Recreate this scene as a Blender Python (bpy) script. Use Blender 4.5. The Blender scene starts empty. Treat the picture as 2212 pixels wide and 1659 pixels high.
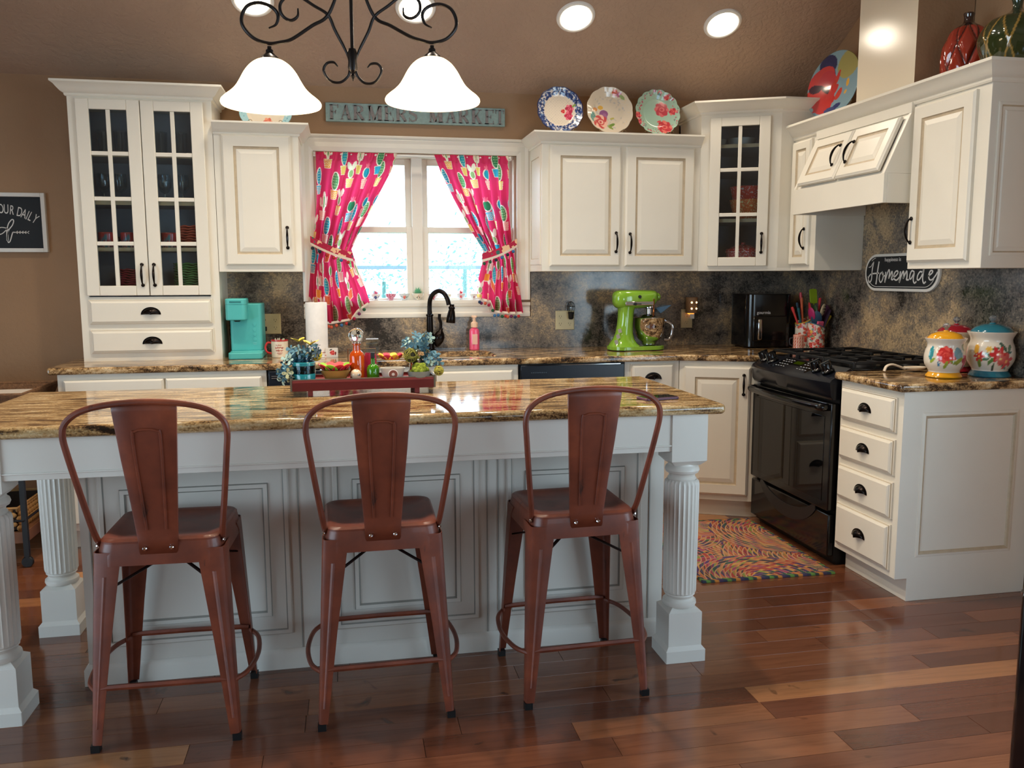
import bpy, math, random
import numpy as np
from math import pi, sin, cos, radians, sqrt
from mathutils import Vector, Matrix
random.seed(7); rng = np.random.default_rng(7)
sc = bpy.context.scene
COL = sc.collection

# ---------------------------------------------------------------- camera, world, lights, exposure
cam = bpy.data.cameras.new('camera'); cam.sensor_fit = 'HORIZONTAL'; cam.sensor_width = 36.0
cam.lens = 36.0 * 1822.8 / 2212; cam.clip_start = 0.05; cam.clip_end = 200
co = bpy.data.objects.new('camera', cam); COL.objects.link(co)
_y, _p, _r = radians(11.133), radians(7.246), radians(-0.163)
_f = Vector((sin(_y)*cos(_p), cos(_y)*cos(_p), -sin(_p))); _rt = Vector((cos(_y), -sin(_y), 0)); _u = _rt.cross(_f)
_r2 = _rt*cos(_r) + _u*sin(_r); _u2 = _u*cos(_r) - _rt*sin(_r)
co.matrix_world = Matrix(((_r2.x, _u2.x, -_f.x, 0), (_r2.y, _u2.y, -_f.y, 0), (_r2.z, _u2.z, -_f.z, 1.3425), (0, 0, 0, 1)))
sc.camera = co
sc.view_settings.view_transform = 'Standard'; sc.view_settings.look = 'None'
sc.view_settings.gamma = 1.0; sc.view_settings.use_curve_mapping = False
sc.view_settings.exposure = 0.15
sc.cycles.max_bounces = 8; sc.cycles.diffuse_bounces = 4; sc.cycles.transparent_max_bounces = 16
sc.cycles.transmission_bounces = 6; sc.cycles.glossy_bounces = 4; sc.cycles.sample_clamp_indirect = 6.0
sc.cycles.caustics_reflective = False; sc.cycles.caustics_refractive = False

wd = bpy.data.worlds.new('sky'); sc.world = wd; wd.use_nodes = True
_n = wd.node_tree.nodes; _l = wd.node_tree.links; _bg = _n['Background']
_tc = _n.new('ShaderNodeTexCoord'); _sp = _n.new('ShaderNodeSeparateXYZ'); _rp = _n.new('ShaderNodeValToRGB')
_l.new(_tc.outputs['Generated'], _sp.inputs[0]); _l.new(_sp.outputs['Z'], _rp.inputs[0])
_rp.color_ramp.elements[0].position = 0.0; _rp.color_ramp.elements[0].color = (0.70, 0.85, 1.0, 1)
_rp.color_ramp.elements[1].position = 0.8; _rp.color_ramp.elements[1].color = (0.50, 0.72, 1.0, 1)
_l.new(_rp.outputs[0], _bg.inputs[0]); _bg.inputs[1].default_value = 7.4

def light(name, kind, loc, power, color=(1, 1, 1), size=0.1, rot=None, **kw):
    d = bpy.data.lights.new(name, kind); d.energy = power; d.color = color
    if kind == 'AREA': d.size = size
    else: d.shadow_soft_size = size
    for k, v in kw.items(): setattr(d, k, v)
    o = bpy.data.objects.new(name, d); COL.objects.link(o); o.location = loc
    if rot: o.rotation_euler = rot
    return o
# portals in the sink window and the three added, unseen openings
def portal(name, loc, rot, sx, sy):
    o = light(name, 'AREA', loc, 1, size=sx, rot=rot, shape='RECTANGLE', size_y=sy)
    o.data.cycles.is_portal = True
portal('sink_window_portal', (.435, 5.20, 1.63), (radians(-90), 0, 0), 1.2, .9)
portal('added_side_opening_portal', (3.05, .55, 1.2), (0, radians(90), 0), 2.1, 2.6)
portal('added_front_window_portal', (1.85, -3.42, 1.55), (radians(90), 0, 0), 1.5, 1.6)
portal('added_patio_portal', (-3.62, .35, 1.15), (0, radians(-90), 0), 2.2, 3.9)

CK = 0.57                                     # ceiling rise towards the camera
def ceil_z(y): return 2.405 + CK*(5.01 - y)

# ---------------------------------------------------------------- materials
def S(r, g, b):
    f = lambda v: (v/255/12.92) if v/255 <= .04045 else ((v/255+.055)/1.055)**2.4
    return (f(r), f(g), f(b))
MATS = {}
class NT:
    def __init__(s, name):
        s.m = bpy.data.materials.new(name); s.m.use_nodes = True; s.t = s.m.node_tree
        s.b = s.t.nodes['Principled BSDF']; s.out = s.t.nodes['Material Output']
    def n(s, t, **kw):
        x = s.t.nodes.new(t)
        for k, v in kw.items():
            if k.startswith('i_'): x.inputs[int(k[2:]) if k[2:].isdigit() else k[2:]].default_value = v
            else: setattr(x, k, v)
        return x
    def l(s, a, b): s.t.links.new(a, b)
    def coord(s, scale=(1, 1, 1), which='Object', rot=(0, 0, 0)):
        c = s.n('ShaderNodeTexCoord'); m = s.n('ShaderNodeMapping'); m.inputs['Scale'].default_value = scale
        m.inputs['Rotation'].default_value = rot
        s.l(c.outputs[which], m.inputs[0]); return m.outputs[0]
    def ramp(s, fac, stops, interp='LINEAR'):
        r = s.n('ShaderNodeValToRGB'); r.color_ramp.interpolation = interp; e = r.color_ramp.elements
        while len(e) < len(stops): e.new(.5)
        for k, (p, c) in enumerate(stops): e[k].position = p; e[k].color = (*c, 1)
        s.l(fac, r.inputs[0]); return r.outputs[0]
    def noise(s, vec, scale, detail=4, rough=.6, dist=0):
        x = s.n('ShaderNodeTexNoise'); x.inputs['Scale'].default_value = scale; x.inputs['Detail'].default_value = detail
        x.inputs['Roughness'].default_value = rough; x.inputs['Distortion'].default_value = dist
        if vec: s.l(vec, x.inputs['Vector'])
        return x.outputs['Fac']
    def mix(s, fac, a, b, blend='MIX'):
        x = s.n('ShaderNodeMix', data_type='RGBA', blend_type=blend)
        for sock, v in ((x.inputs[0], fac), (x.inputs[6], a), (x.inputs[7], b)):
            if hasattr(v, 'links'): s.l(v, sock)
            else: sock.default_value = v if isinstance(v, float) else (*v, 1)
        return x.outputs[2]
    def bump(s, h, strength=.3, dist=.01):
        x = s.n('ShaderNodeBump'); x.inputs['Strength'].default_value = strength; x.inputs['Distance'].default_value = dist
        s.l(h, x.inputs['Height']); s.l(x.outputs[0], s.b.inputs['Normal'])
    def set(s, **kw):
        for k, v in kw.items():
            k = {'rough': 'Roughness', 'metal': 'Metallic', 'coat': 'Coat Weight', 'trans': 'Transmission Weight', 'ior': 'IOR', 'alpha': 'Alpha', 'spec': 'Specular IOR Level', 'estr': 'Emission Strength', 'coatr': 'Coat Roughness'}.get(k, k)
            s.b.inputs[k].default_value = v
def mat(name, rgb, rough=.5, metal=0.0, var=.06, nscale=18, bump=0, coat=0.0, trans=0.0, ior=1.45, bscale=None, emit=None, spec=.5):
    if name in MATS: return MATS[name]
    c = S(*rgb); t = NT(name); v = t.coord()
    f = t.noise(v, nscale, 3)
    t.l(t.ramp(f, [(.3, tuple(x*(1-var) for x in c)), (.7, tuple(min(1, x*(1+var)) for x in c))]), t.b.inputs['Base Color'])
    t.set(rough=rough, metal=metal, coat=coat, trans=trans, ior=ior, spec=spec)
    if bump: t.bump(t.noise(v, bscale or nscale*6, 4), bump, .004)
    if emit:
        t.b.inputs['Emission Color'].default_value = (*S(*emit[0]), 1); t.set(estr=emit[1])
    MATS[name] = t.m; return t.m
def glassmat(name, rgb, fac=.05, rough=.02):
    """thin pane or thin-walled glass: clear with a tint, and a fresnel reflection"""
    if name in MATS: return MATS[name]
    t = NT(name); t.t.nodes.remove(t.b)
    tr = t.n('ShaderNodeBsdfTransparent'); tr.inputs[0].default_value = (*S(*rgb), 1)
    gl = t.n('ShaderNodeBsdfGlossy'); gl.inputs['Roughness'].default_value = rough
    fr = t.n('ShaderNodeLayerWeight'); pw = t.n('ShaderNodeMath', operation='POWER'); t.l(fr.outputs['Facing'], pw.inputs[0]); pw.inputs[1].default_value = 4.0
    ad = t.n('ShaderNodeMath', operation='MULTIPLY_ADD', use_clamp=True); t.l(pw.outputs[0], ad.inputs[0]); ad.inputs[1].default_value = .8; ad.inputs[2].default_value = fac
    mx = t.n('ShaderNodeMixShader'); t.l(ad.outputs[0], mx.inputs[0]); t.l(tr.outputs[0], mx.inputs[1]); t.l(gl.outputs[0], mx.inputs[2])
    t.l(mx.outputs[0], t.out.inputs[0]); MATS[name] = t.m; return t.m
def emat(name, rgb, strength):
    if name in MATS: return MATS[name]
    t = NT(name); t.t.nodes.remove(t.b); e = t.n('ShaderNodeEmission'); e.inputs[0].default_value = (*S(*rgb), 1); e.inputs[1].default_value = strength
    t.l(e.outputs[0], t.out.inputs[0]); MATS[name] = t.m; return t.m
def colmat(name, rough=.35, coat=0.0, translucent=0.0, bump=0):
    """colour painted on the mesh (printed glaze or fabric)"""
    if name in MATS: return MATS[name]
    t = NT(name); a = t.n('ShaderNodeVertexColor'); a.layer_name = 'Col'
    t.l(a.outputs[0], t.b.inputs['Base Color']); t.set(rough=rough, coat=coat)
    if bump: t.bump(t.noise(t.coord(), 900, 2), bump, .002)
    if translucent:
        tl = t.n('ShaderNodeBsdfTranslucent'); t.l(a.outputs[0], tl.inputs[0])
        mx = t.n('ShaderNodeMixShader'); mx.inputs[0].default_value = translucent
        t.l(t.b.outputs[0], mx.inputs[1]); t.l(tl.outputs[0], mx.inputs[2]); t.l(mx.outputs[0], t.out.inputs[0])
    MATS[name] = t.m; return t.m
def randmat(name, cols, rough=.8, bump=0):
    if name in MATS: return MATS[name]
    t = NT(name); o = t.n('ShaderNodeObjectInfo'); k = len(cols)
    t.l(t.ramp(o.outputs['Random'], [(i/k, S(*c)) for i, c in enumerate(cols)], 'CONSTANT'), t.b.inputs['Base Color'])
    t.set(rough=rough)
    if bump: t.bump(t.noise(t.coord(), 400, 3), bump, .004)
    MATS[name] = t.m; return t.m

def granite(name, stops, stretch=(1, 1, 1), scale=6, rough=.12, vein=None, fine=60, dist=.5, grain=.5, mid=.30):
    """mottled stone: broad patches, mid-size blotches, crystal grains, a few drawn veins"""
    t = NT(name); v = t.coord(stretch); v1 = t.coord(); v2 = t.coord(tuple(1+(s-1)*.45 for s in stretch))
    a = t.noise(v, scale, 6, .58, dist); b = t.noise(v2, fine*.42, 5, .72, .2)
    m = t.n('ShaderNodeMath', operation='MULTIPLY_ADD'); t.l(b, m.inputs[0]); m.inputs[1].default_value = mid; t.l(a, m.inputs[2])
    s2 = t.n('ShaderNodeMath', operation='SUBTRACT'); t.l(m.outputs[0], s2.inputs[0]); s2.inputs[1].default_value = mid*.5
    vo = t.n('ShaderNodeTexVoronoi'); vo.inputs['Scale'].default_value = fine*2.4; t.l(v1, vo.inputs['Vector'])
    sp = t.n('ShaderNodeSeparateColor'); t.l(vo.outputs['Color'], sp.inputs[0])
    g = t.n('ShaderNodeMath', operation='MULTIPLY_ADD'); t.l(sp.outputs[0], g.inputs[0]); g.inputs[1].default_value = .11*grain*2; t.l(s2.outputs[0], g.inputs[2])
    g2 = t.n('ShaderNodeMath', operation='SUBTRACT'); t.l(g.outputs[0], g2.inputs[0]); g2.inputs[1].default_value = .11*grain
    c = t.ramp(g2.outputs[0], [(p, S(*k)) for p, k in stops])
    c = t.mix(grain, c, t.ramp(sp.outputs[1], [(.0, (.45, .43, .42)), (.25, (.9, .9, .9)), (.85, (1.1, 1.08, 1.05)), (1, (1.6, 1.55, 1.5))]), 'MULTIPLY')
    if vein:
        w = t.noise(t.coord((1, 1, 1.3)), vein[1], 3, .5, .9)
        f = t.ramp(w, [(.492, (0, 0, 0)), (.5, (1, 1, 1)), (.508, (0, 0, 0))]); br = t.noise(v1, 1.7, 4)
        ff = t.n('ShaderNodeMath', operation='MULTIPLY'); t.l(f, ff.inputs[0]); t.l(t.ramp(br, [(.50, (0, 0, 0)), (.62, (.45, .45, .45))]), ff.inputs[1])
        c = t.mix(ff.outputs[0], c, S(*vein[0]))
    t.l(c, t.b.inputs['Base Color']); t.set(rough=rough, spec=.6)
    return t.m
M_isl = granite('island_granite', [(.30, (32, 25, 18)), (.38, (80, 58, 38)), (.45, (140, 108, 68)), (.55, (180, 150, 106)), (.68, (200, 178, 140))], (2.0, 10, 8), 3.0, .07, None, 80, .7, .45, .34)
M_ctr = granite('counter_granite', [(.32, (26, 21, 16)), (.42, (84, 62, 42)), (.5, (146, 114, 76)), (.58, (188, 156, 112)), (.68, (212, 188, 150))], (1.5, 3, 3), 7, .10, None, 100, .4, .5, .5)
M_bsp = granite('backsplash_granite', [(.35, (46, 44, 42)), (.42, (88, 82, 76)), (.50, (118, 109, 99)), (.58, (138, 123, 104)), (.66, (180, 156, 122))], (1, 1, 1), 3.4, .13, ((176, 160, 138), 1.1), 60, .15, .55, .42)

def wall_paint(name, rgb, bs=.12, scale=55, var=.05, rough=.6):
    t = NT(name); v = t.coord(); c = S(*rgb)
    t.l(t.ramp(t.noise(v, 3, 5), [(.3, tuple(x*(1-var) for x in c)), (.7, tuple(x*(1+var) for x in c))]), t.b.inputs['Base Color'])
    n1 = t.noise(v, scale, 3, .5); t.l(n1, t.n('ShaderNodeMath').inputs[0])
    r = t.ramp(n1, [(.42, (0, 0, 0)), (.56, (1, 1, 1))]); t.bump(r, bs, .004); t.set(rough=rough, spec=.4)
    return t.m
M_wall = wall_paint('taupe_wall_paint', (164, 130, 98), .10, 60)
M_ceil = wall_paint('brown_ceiling_paint', (172, 146, 126), .34, 42, rough=.42)
M_cream = mat('cream_cabinet_paint', (232, 225, 210), .38, var=.015, nscale=5, spec=.4)
M_glaze = mat('cream_glaze_in_groove', (192, 174, 146), .5, var=.1, nscale=30)
M_white = mat('white_paint', (226, 224, 218), .35, var=.01)
M_iron = mat('dark_bronze_metal', (34, 30, 30), .32, .7, var=.15)
M_bronze = mat('oil_rubbed_bronze', (30, 24, 22), .25, .85, var=.2)
M_black = mat('gloss_black_enamel', (10, 10, 12), .12, var=.05, spec=.6)
M_blackm = mat('satin_black', (16, 16, 17), .45, var=.08)
M_oven = mat('black_oven_glass', (6, 6, 8), .03, var=.02, spec=.5)
M_bluebk = mat('black_control_panel', (22, 25, 34), .22, .35, var=.03)
M_steel = mat('polished_steel', (200, 200, 204), .08, 1.0, var=.02)
M_chrome = mat('chrome', (225, 225, 228), .05, 1.0, var=.01)
M_almond = mat('almond_plastic', (205, 192, 150), .35, var=.01)
M_pane = glassmat('cabinet_glass', (232, 240, 244), .08, .08)
M_clear = glassmat('clear_glassware', (236, 244, 247), .13, .02)
M_wpane = glassmat('window_glass', (246, 250, 250), .02, .0)
M_int = mat('cabinet_interior', (168, 170, 174), .6, var=.05)
M_shelf = mat('cabinet_shelf_edge', (206, 178, 140), .5)

# ---------------------------------------------------------------- geometry helpers
class MB:
    def __init__(s): s.v = []; s.f = []; s.m = []; s.T = Matrix.Identity(4)
    def add(s, vs, fs, mi=0):
        o = len(s.v); T = s.T; s.v += [tuple(T @ Vector(p)) for p in vs]
        s.f += [tuple(i+o for i in f) for f in fs]; s.m += ([mi]*len(fs) if isinstance(mi, int) else mi); return s
    def box(s, x0, x1, y0, y1, z0, z1, mi=0):
        return s.add([(x0, y0, z0), (x1, y0, z0), (x1, y1, z0), (x0, y1, z0), (x0, y0, z1), (x1, y0, z1), (x1, y1, z1), (x0, y1, z1)],
                     [(0, 3, 2, 1), (4, 5, 6, 7), (0, 1, 5, 4), (1, 2, 6, 5), (2, 3, 7, 6), (3, 0, 4, 7)], mi)
    def prism(s, poly, z0, z1, mi=0):
        n = len(poly); vs = [(x, y, z0) for x, y in poly] + [(x, y, z1) for x, y in poly]
        return s.add(vs, [tuple(range(n-1, -1, -1)), tuple(range(n, 2*n))] + [(i, (i+1) % n, n+(i+1) % n, n+i) for i in range(n)], mi)
    def prismy(s, poly, y0, y1, mi=0):
        """poly in x,z extruded along y"""
        n = len(poly); vs = [(x, y0, z) for x, z in poly] + [(x, y1, z) for x, z in poly]
        return s.add(vs, [tuple(range(n)), tuple(range(2*n-1, n-1, -1))] + [(i, n+i, n+(i+1) % n, (i+1) % n) for i in range(n)], mi)
    def lathe(s, prof, seg=32, c=(0, 0, 0), mi=0, sx=1, sy=1, cap=True):
        n = len(prof); vs = []; fs = []
        for r, z in prof:
            for k in range(seg):
                a = 2*pi*k/seg; vs.append((c[0]+r*cos(a)*sx, c[1]+r*sin(a)*sy, c[2]+z))
        for i in range(n-1):
            for k in range(seg):
                k2 = (k+1) % seg; fs.append((i*seg+k, i*seg+k2, (i+1)*seg+k2, (i+1)*seg+k))
        if cap and prof[0][0] > 1e-5: fs.append(tuple(range(seg-1, -1, -1)))
        if cap and prof[-1][0] > 1e-5: fs.append(tuple((n-1)*seg+k for k in range(seg)))
        return s.add(vs, fs, mi)
    def tube(s, pts, rad, seg=8, mi=0, closed=False, flat=1.0):
        pts = [Vector(p) for p in pts]; n = len(pts); R = rad if hasattr(rad, '__len__') else [rad]*n
        vs = []; fs = []; up = None
        for i, p in enumerate(pts):
            a = pts[(i-1) % n] if (closed or i) else p; b = pts[(i+1) % n] if (closed or i < n-1) else p
            t = (b-a).normalized()
            if up is None: up = Vector((0, 0, 1)) if abs(t.z) < .9 else Vector((0, 1, 0))
            sd = t.cross(up)
            if sd.length < 1e-6: sd = t.cross(Vector((1, 0, 0)))
            sd.normalize(); up = sd.cross(t).normalized()
            for k in range(seg):
                q = 2*pi*k/seg; vs.append(tuple(p + sd*cos(q)*R[i] + up*sin(q)*R[i]*flat))
        for i in range(n if closed else n-1):
            for k in range(seg):
                k2 = (k+1) % seg; j = (i+1) % n; fs.append((i*seg+k, i*seg+k2, j*seg+k2, j*seg+k))
        if not closed: fs += [tuple(range(seg-1, -1, -1)), tuple((n-1)*seg+k for k in range(seg))]
        return s.add(vs, fs, mi)
    def sphere(s, c, r, seg=16, rings=10, mi=0, sz=1):
        return s.lathe([(r*sin(pi*i/rings)+1e-6, -r*cos(pi*i/rings)*sz) for i in range(rings+1)], seg, c, mi, cap=False)
    def rings(s, x, z, w, h, prof, mats=None):
        """rectangular panel facing -y: prof = [(inset, y)], filled in the middle"""
        vs = []; fs = []; mi = []
        for d, y in prof:
            vs += [(x+d, y, z+d), (x+w-d, y, z+d), (x+w-d, y, z+h-d), (x+d, y, z+h-d)]
        for i in range(len(prof)-1):
            for k in range(4):
                k2 = (k+1) % 4; fs.append((i*4+k, i*4+k2, (i+1)*4+k2, (i+1)*4+k)); mi.append(mats[i] if mats else 0)
        o = (len(prof)-1)*4; fs.append((o, o+1, o+2, o+3)); mi.append(0)
        return s.add(vs, fs, mi)
    def sweep(s, path, prof, mi=0, cap=True):
        """path: (x,y) points, outward is to the right of travel; prof: (out, z)"""
        P = [Vector(p) for p in path]; n = len(P); m = len(prof); vs = []; fs = []
        nr = []
        for i in range(n-1):
            d = (P[i+1]-P[i]).normalized(); nr.append(Vector((d.y, -d.x)))
        for i in range(n):
            if i == 0: o = nr[0]
            elif i == n-1: o = nr[-1]
            else:
                o = (nr[i-1]+nr[i]); o = o/ (1+nr[i-1].dot(nr[i]))
            for d, z in prof: vs.append((P[i].x+o.x*d, P[i].y+o.y*d, z))
        for i in range(n-1):
            for k in range(m-1): fs.append((i*m+k, (i+1)*m+k, (i+1)*m+k+1, i*m+k+1))
        if cap: fs += [tuple(range(m)), tuple((n-1)*m+k for k in range(m-1, -1, -1))]
        return s.add(vs, fs, mi)
    def ribbon(s, pts, w, y=0.0, t=.0006, mi=0):
        """flat stroke in the x,z plane facing -y with its own thin thickness"""
        W = w if hasattr(w, '__len__') else [w]*len(pts); n = len(pts); vs = []; fs = []
        for i in range(n):
            a = Vector(pts[max(0, i-1)]); b = Vector(pts[min(n-1, i+1)]); d = (b-a)
            if d.length < 1e-9: d = Vector((1, 0))
            d.normalize(); q = Vector((-d.y, d.x))*W[i]/2
            p = Vector(pts[i]); vs += [(p.x+q.x, y-t, p.y+q.y), (p.x-q.x, y-t, p.y-q.y), (p.x+q.x, y, p.y+q.y), (p.x-q.x, y, p.y-q.y)]
        for i in range(n-1):
            a, b = i*4, i*4+4; fs += [(a, a+1, b+1, b), (a+2, a, b, b+2), (a+1, a+3, b+3, b+1)]
        return s.add(vs, fs, mi)
def mesh(name, mb, mats, smooth=True, ang=35):
    me = bpy.data.meshes.new(name); me.from_pydata(mb.v, [], mb.f)
    for m in (mats if isinstance(mats, (list, tuple)) else [mats]): me.materials.append(m)
    me.polygons.foreach_set('material_index', mb.m)
    if smooth:
        me.polygons.foreach_set('use_smooth', [True]*len(me.polygons)); me.update()
        me.set_sharp_from_angle(angle=radians(ang))
    else: me.update()
    return me
def part(name, mb, mats, parent=None, label=None, smooth=True, ang=35, bevel=0, loc=None, rot=None, bseg=2, kind=None, sub=0):
    me = mb if isinstance(mb, bpy.types.Mesh) else mesh(name, mb, mats, smooth, ang)
    o = bpy.data.objects.new(name, me); COL.objects.link(o)
    if parent: o.parent = parent
    if loc: o.location = loc
    if rot: o.rotation_euler = rot
    if label: o['label'] = label
    if kind: o['kind'] = kind
    if bevel:
        b = o.modifiers.new('edge', 'BEVEL'); b.width = bevel; b.segments = bseg; b.limit_method = 'ANGLE'; b.angle_limit = radians(50)
    if sub:
        b = o.modifiers.new('sub', 'SUBSURF'); b.levels = sub; b.render_levels = sub
    return o
def thing(name, label, cat, loc=(0, 0, 0), rotz=0, group=None):
    o = bpy.data.objects.new(name, None); COL.objects.link(o); o.empty_display_size = .05
    o.location = loc; o.rotation_euler = (0, 0, rotz); o['label'] = label; o['category'] = cat
    if group: o['group'] = group
    return o
def tag(o, label, cat, group=None):
    o['label'] = label; o['category'] = cat
    if group: o['group'] = group
    return o
def struct(name, mb, mats, **kw):
    o = part(name, mb, mats, **kw); o['kind'] = 'structure'; return o
def dup(o, loc=None, rotz=None, label=None, parent=None):
    c = o.copy(); COL.objects.link(c)
    if parent: c.parent = parent
    if loc: c.location = loc
    if rotz is not None: c.rotation_euler = (0, 0, rotz)
    if label: c['label'] = label
    for ch in list(o.children): dup(ch, parent=c)
    return c
def text(body, size, parent, loc, rot, m, name='lettering', ext=.0006, shear=0, align='CENTER', sx=1, offset=0):
    c = bpy.data.curves.new(name, 'FONT'); c.body = body; c.size = size; c.extrude = ext; c.shear = shear
    c.align_x = align; c.align_y = 'CENTER'; c.offset = offset; c.materials.append(m)
    tmp = bpy.data.objects.new(name, c); me = bpy.data.meshes.new_from_object(tmp); bpy.data.objects.remove(tmp); bpy.data.curves.remove(c)
    me.name = name; me.materials.clear(); me.materials.append(m)
    for p in me.polygons: p.use_smooth = False
    o = bpy.data.objects.new(name, me); COL.objects.link(o); o.parent = parent; o.location = loc; o.rotation_euler = rot; o.scale = (sx, 1, 1)
    return o
def rr(x0, x1, y0, y1, r, n=5):
    """rounded rectangle outline, ccw"""
    P = []
    for cx, cy, a0 in ((x1-r, y0+r, -pi/2), (x1-r, y1-r, 0), (x0+r, y1-r, pi/2), (x0+r, y0+r, pi)):
        for i in range(n+1): a = a0+pi/2*i/n; P.append((cx+r*cos(a), cy+r*sin(a)))
    return P
def arc(c, r, a0, a1, n=12, sx=1, sz=1): return [(c[0]+r*cos(radians(a0+(a1-a0)*i/n))*sx, c[1]+r*sin(radians(a0+(a1-a0)*i/n))*sz) for i in range(n+1)]
def smoothpath(P, k=6):
    """catmull-rom through points of any dimension"""
    P = [np.array(p, float) for p in P]; Q = [2*P[0]-P[1]]+P+[2*P[-1]-P[-2]]; R = []
    for i in range(1, len(Q)-2):
        for j in range(k):
            t = j/k; a, b, c, d = Q[i-1], Q[i], Q[i+1], Q[i+2]
            R.append(tuple(.5*((2*b)+(-a+c)*t+(2*a-5*b+4*c-d)*t*t+(-a+3*b-3*c+d)*t**3)))
    R.append(tuple(P[-1])); return R
# ---- painted colour on dense meshes
def ell(cx, cy, rx, ry, col, ang=0): return ('e', cx, cy, rx, ry, col, ang)
def rose(cx, cy, r, c1=(196, 44, 52), c2=(236, 120, 110), n=6, a0=0):
    L = []
    for k in range(n):
        a = a0+2*pi*k/n; L.append(ell(cx+.5*r*cos(a), cy+.5*r*sin(a), .52*r, .42*r, c1 if k % 2 else c2, a))
    L += [ell(cx, cy, .55*r, .5*r, c1), ell(cx+.05*r, cy, .36*r, .3*r, c2), ell(cx, cy, .2*r, .17*r, c1)]
    return L
def daisy(cx, cy, r, c1, c2=(240, 200, 90), n=6, a0=0):
    return [ell(cx+.55*r*cos(a0+2*pi*k/n), cy+.55*r*sin(a0+2*pi*k/n), .46*r, .25*r, c1, a0+2*pi*k/n) for k in range(n)] + [ell(cx, cy, .2*r, .2*r, c2)]
def leaf(cx, cy, r, ang, col=(70, 110, 70)): return [ell(cx, cy, r, r*.4, col, ang)]
def paint(U, V, base, shapes):
    C = np.tile(np.array(S(*base), np.float32), (len(U), 1)) if not isinstance(base, np.ndarray) else base.copy()
    for s in shapes:
        if s[0] == 'e':
            _, cx, cy, rx, ry, col, a = s; dx = U-cx; dy = V-cy; m = ((dx*cos(a)+dy*sin(a))/rx)**2+((-dx*sin(a)+dy*cos(a))/ry)**2 < 1
        elif s[0] == 'r':
            _, x0, x1, y0, y1, col = s; m = (U > x0) & (U < x1) & (V > y0) & (V < y1)
        elif s[0] == 'q':                       # trapezoid pot: centre, top width, bottom width
            _, cx, y0, y1, wt, wb, col = s; k = (V-y0)/(y1-y0); m = (V > y0) & (V < y1) & (np.abs(U-cx) < (wb+(wt-wb)*k)/2)
        elif s[0] == 'f': _, fn, col = s; m = fn(U, V)
        C[m] = S(*col)
    return C
def gridmesh(name, nu, nv, fn, colfn, m, closeu=False):
    u = np.linspace(0, 1, nu+1)[:nu if closeu else nu+1]; v = np.linspace(0, 1, nv+1); nU = len(u)
    UU, VV = np.meshgrid(u, v); UU = UU.ravel(); VV = VV.ravel()
    P = fn(UU, VV); Cc = colfn(UU, VV)
    i = np.arange(nu)[None, :]; j = np.arange(nv)[:, None]; i2 = (i+1) % nU if closeu else i+1
    F = np.stack([j*nU+i, j*nU+i2, (j+1)*nU+i2, (j+1)*nU+i], -1).reshape(-1, 4)
    me = bpy.data.meshes.new(name); me.vertices.add(len(P)); me.vertices.foreach_set('co', P.astype(np.float32).ravel())
    me.loops.add(F.size); me.loops.foreach_set('vertex_index', F.astype(np.int32).ravel())
    me.polygons.add(len(F)); me.polygons.foreach_set('loop_start', np.arange(0, F.size, 4, dtype=np.int32)); me.polygons.foreach_set('loop_total', np.full(len(F), 4, np.int32))
    me.polygons.foreach_set('use_smooth', np.ones(len(F), bool))
    ca = me.color_attributes.new('Col', 'FLOAT_COLOR', 'POINT')
    ca.data.foreach_set('color', np.concatenate([Cc, np.ones((len(Cc), 1))], 1).astype(np.float32).ravel())
    me.materials.append(m); me.update(calc_edges=True); me.validate(); return me
def lathe_painted(name, prof, m, shapes, base, seg=96, sub=6, front=-pi/2):
    """prof [(r,z)], painted in (arc length around from the front, z); front is the angle facing the viewer"""
    pr = np.array(smoothpath(prof, sub)); n = len(pr)-1
    def fn(u, v):
        k = v*n; r = np.interp(k, np.arange(n+1), pr[:, 0]); z = np.interp(k, np.arange(n+1), pr[:, 1]); a = front+pi+2*pi*u
        return np.stack([r*np.cos(a), r*np.sin(a), z], 1)
    rm = max(p[0] for p in prof)
    def cf(u, v): return paint((u-.5)*2*pi*rm, np.interp(v*n, np.arange(n+1), pr[:, 1]), base, shapes)
    return gridmesh(name, seg, n, fn, cf, m, closeu=True)
# ================================================================ the room
YB, XW = 5.01, 2.82
WX0, WX1, WZ0, WZ1 = -.155, 1.025, 1.205, 2.05
b = MB(); b.box(-5.0, XW+.15, YB, YB+.15, -.02, WZ0); b.box(-5.0, WX0, YB, YB+.15, WZ0, WZ1); b.box(WX1, XW+.15, YB, YB+.15, WZ0, WZ1); b.box(-5.0, XW+.15, YB, YB+.15, WZ1, 2.56)
struct('wall_back', b, M_wall)
def gable(x0, x1):
    b = MB(); ys = [YB+.15, YB, 1.4, -3.2]; top = [ceil_z(YB), ceil_z(YB), ceil_z(1.4), ceil_z(1.4)-CK*4.6]
    vs = []
    for x in (x0, x1):
        vs += [(x, -3.2, -.02), (x, YB+.15, -.02)] + [(x, y, z+.1) for y, z in zip(ys, top)]
    n = 6; b.add(vs, [tuple(range(n)), tuple(range(2*n-1, n-1, -1))] + [(i, n+i, n+(i+1) % n, (i+1) % n) for i in range(n)]); return b
wr = gable(XW, XW+.15); wr.v = [(x, y, max(z, 2.25)) for x, y, z in wr.v]
for y0, y1, zz0 in ((-3.2, -.75, -.02), (1.85, YB+.15, -.02)): wr.box(XW, XW+.15, y0, y1, zz0, 2.25)
wr.box(XW, XW+.15, -.75, 1.85, -.02, .15)
struct('wall_right', wr, M_wall, smooth=False)
b = MB()
for y in (-.75, .51, 1.77): b.box(XW+.04, XW+.12, y, y+.08, .15, 2.25)
b.box(XW+.04, XW+.12, -.75, 1.85, 2.17, 2.25); b.box(XW+.04, XW+.12, -.75, 1.85, .15, .23)
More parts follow.
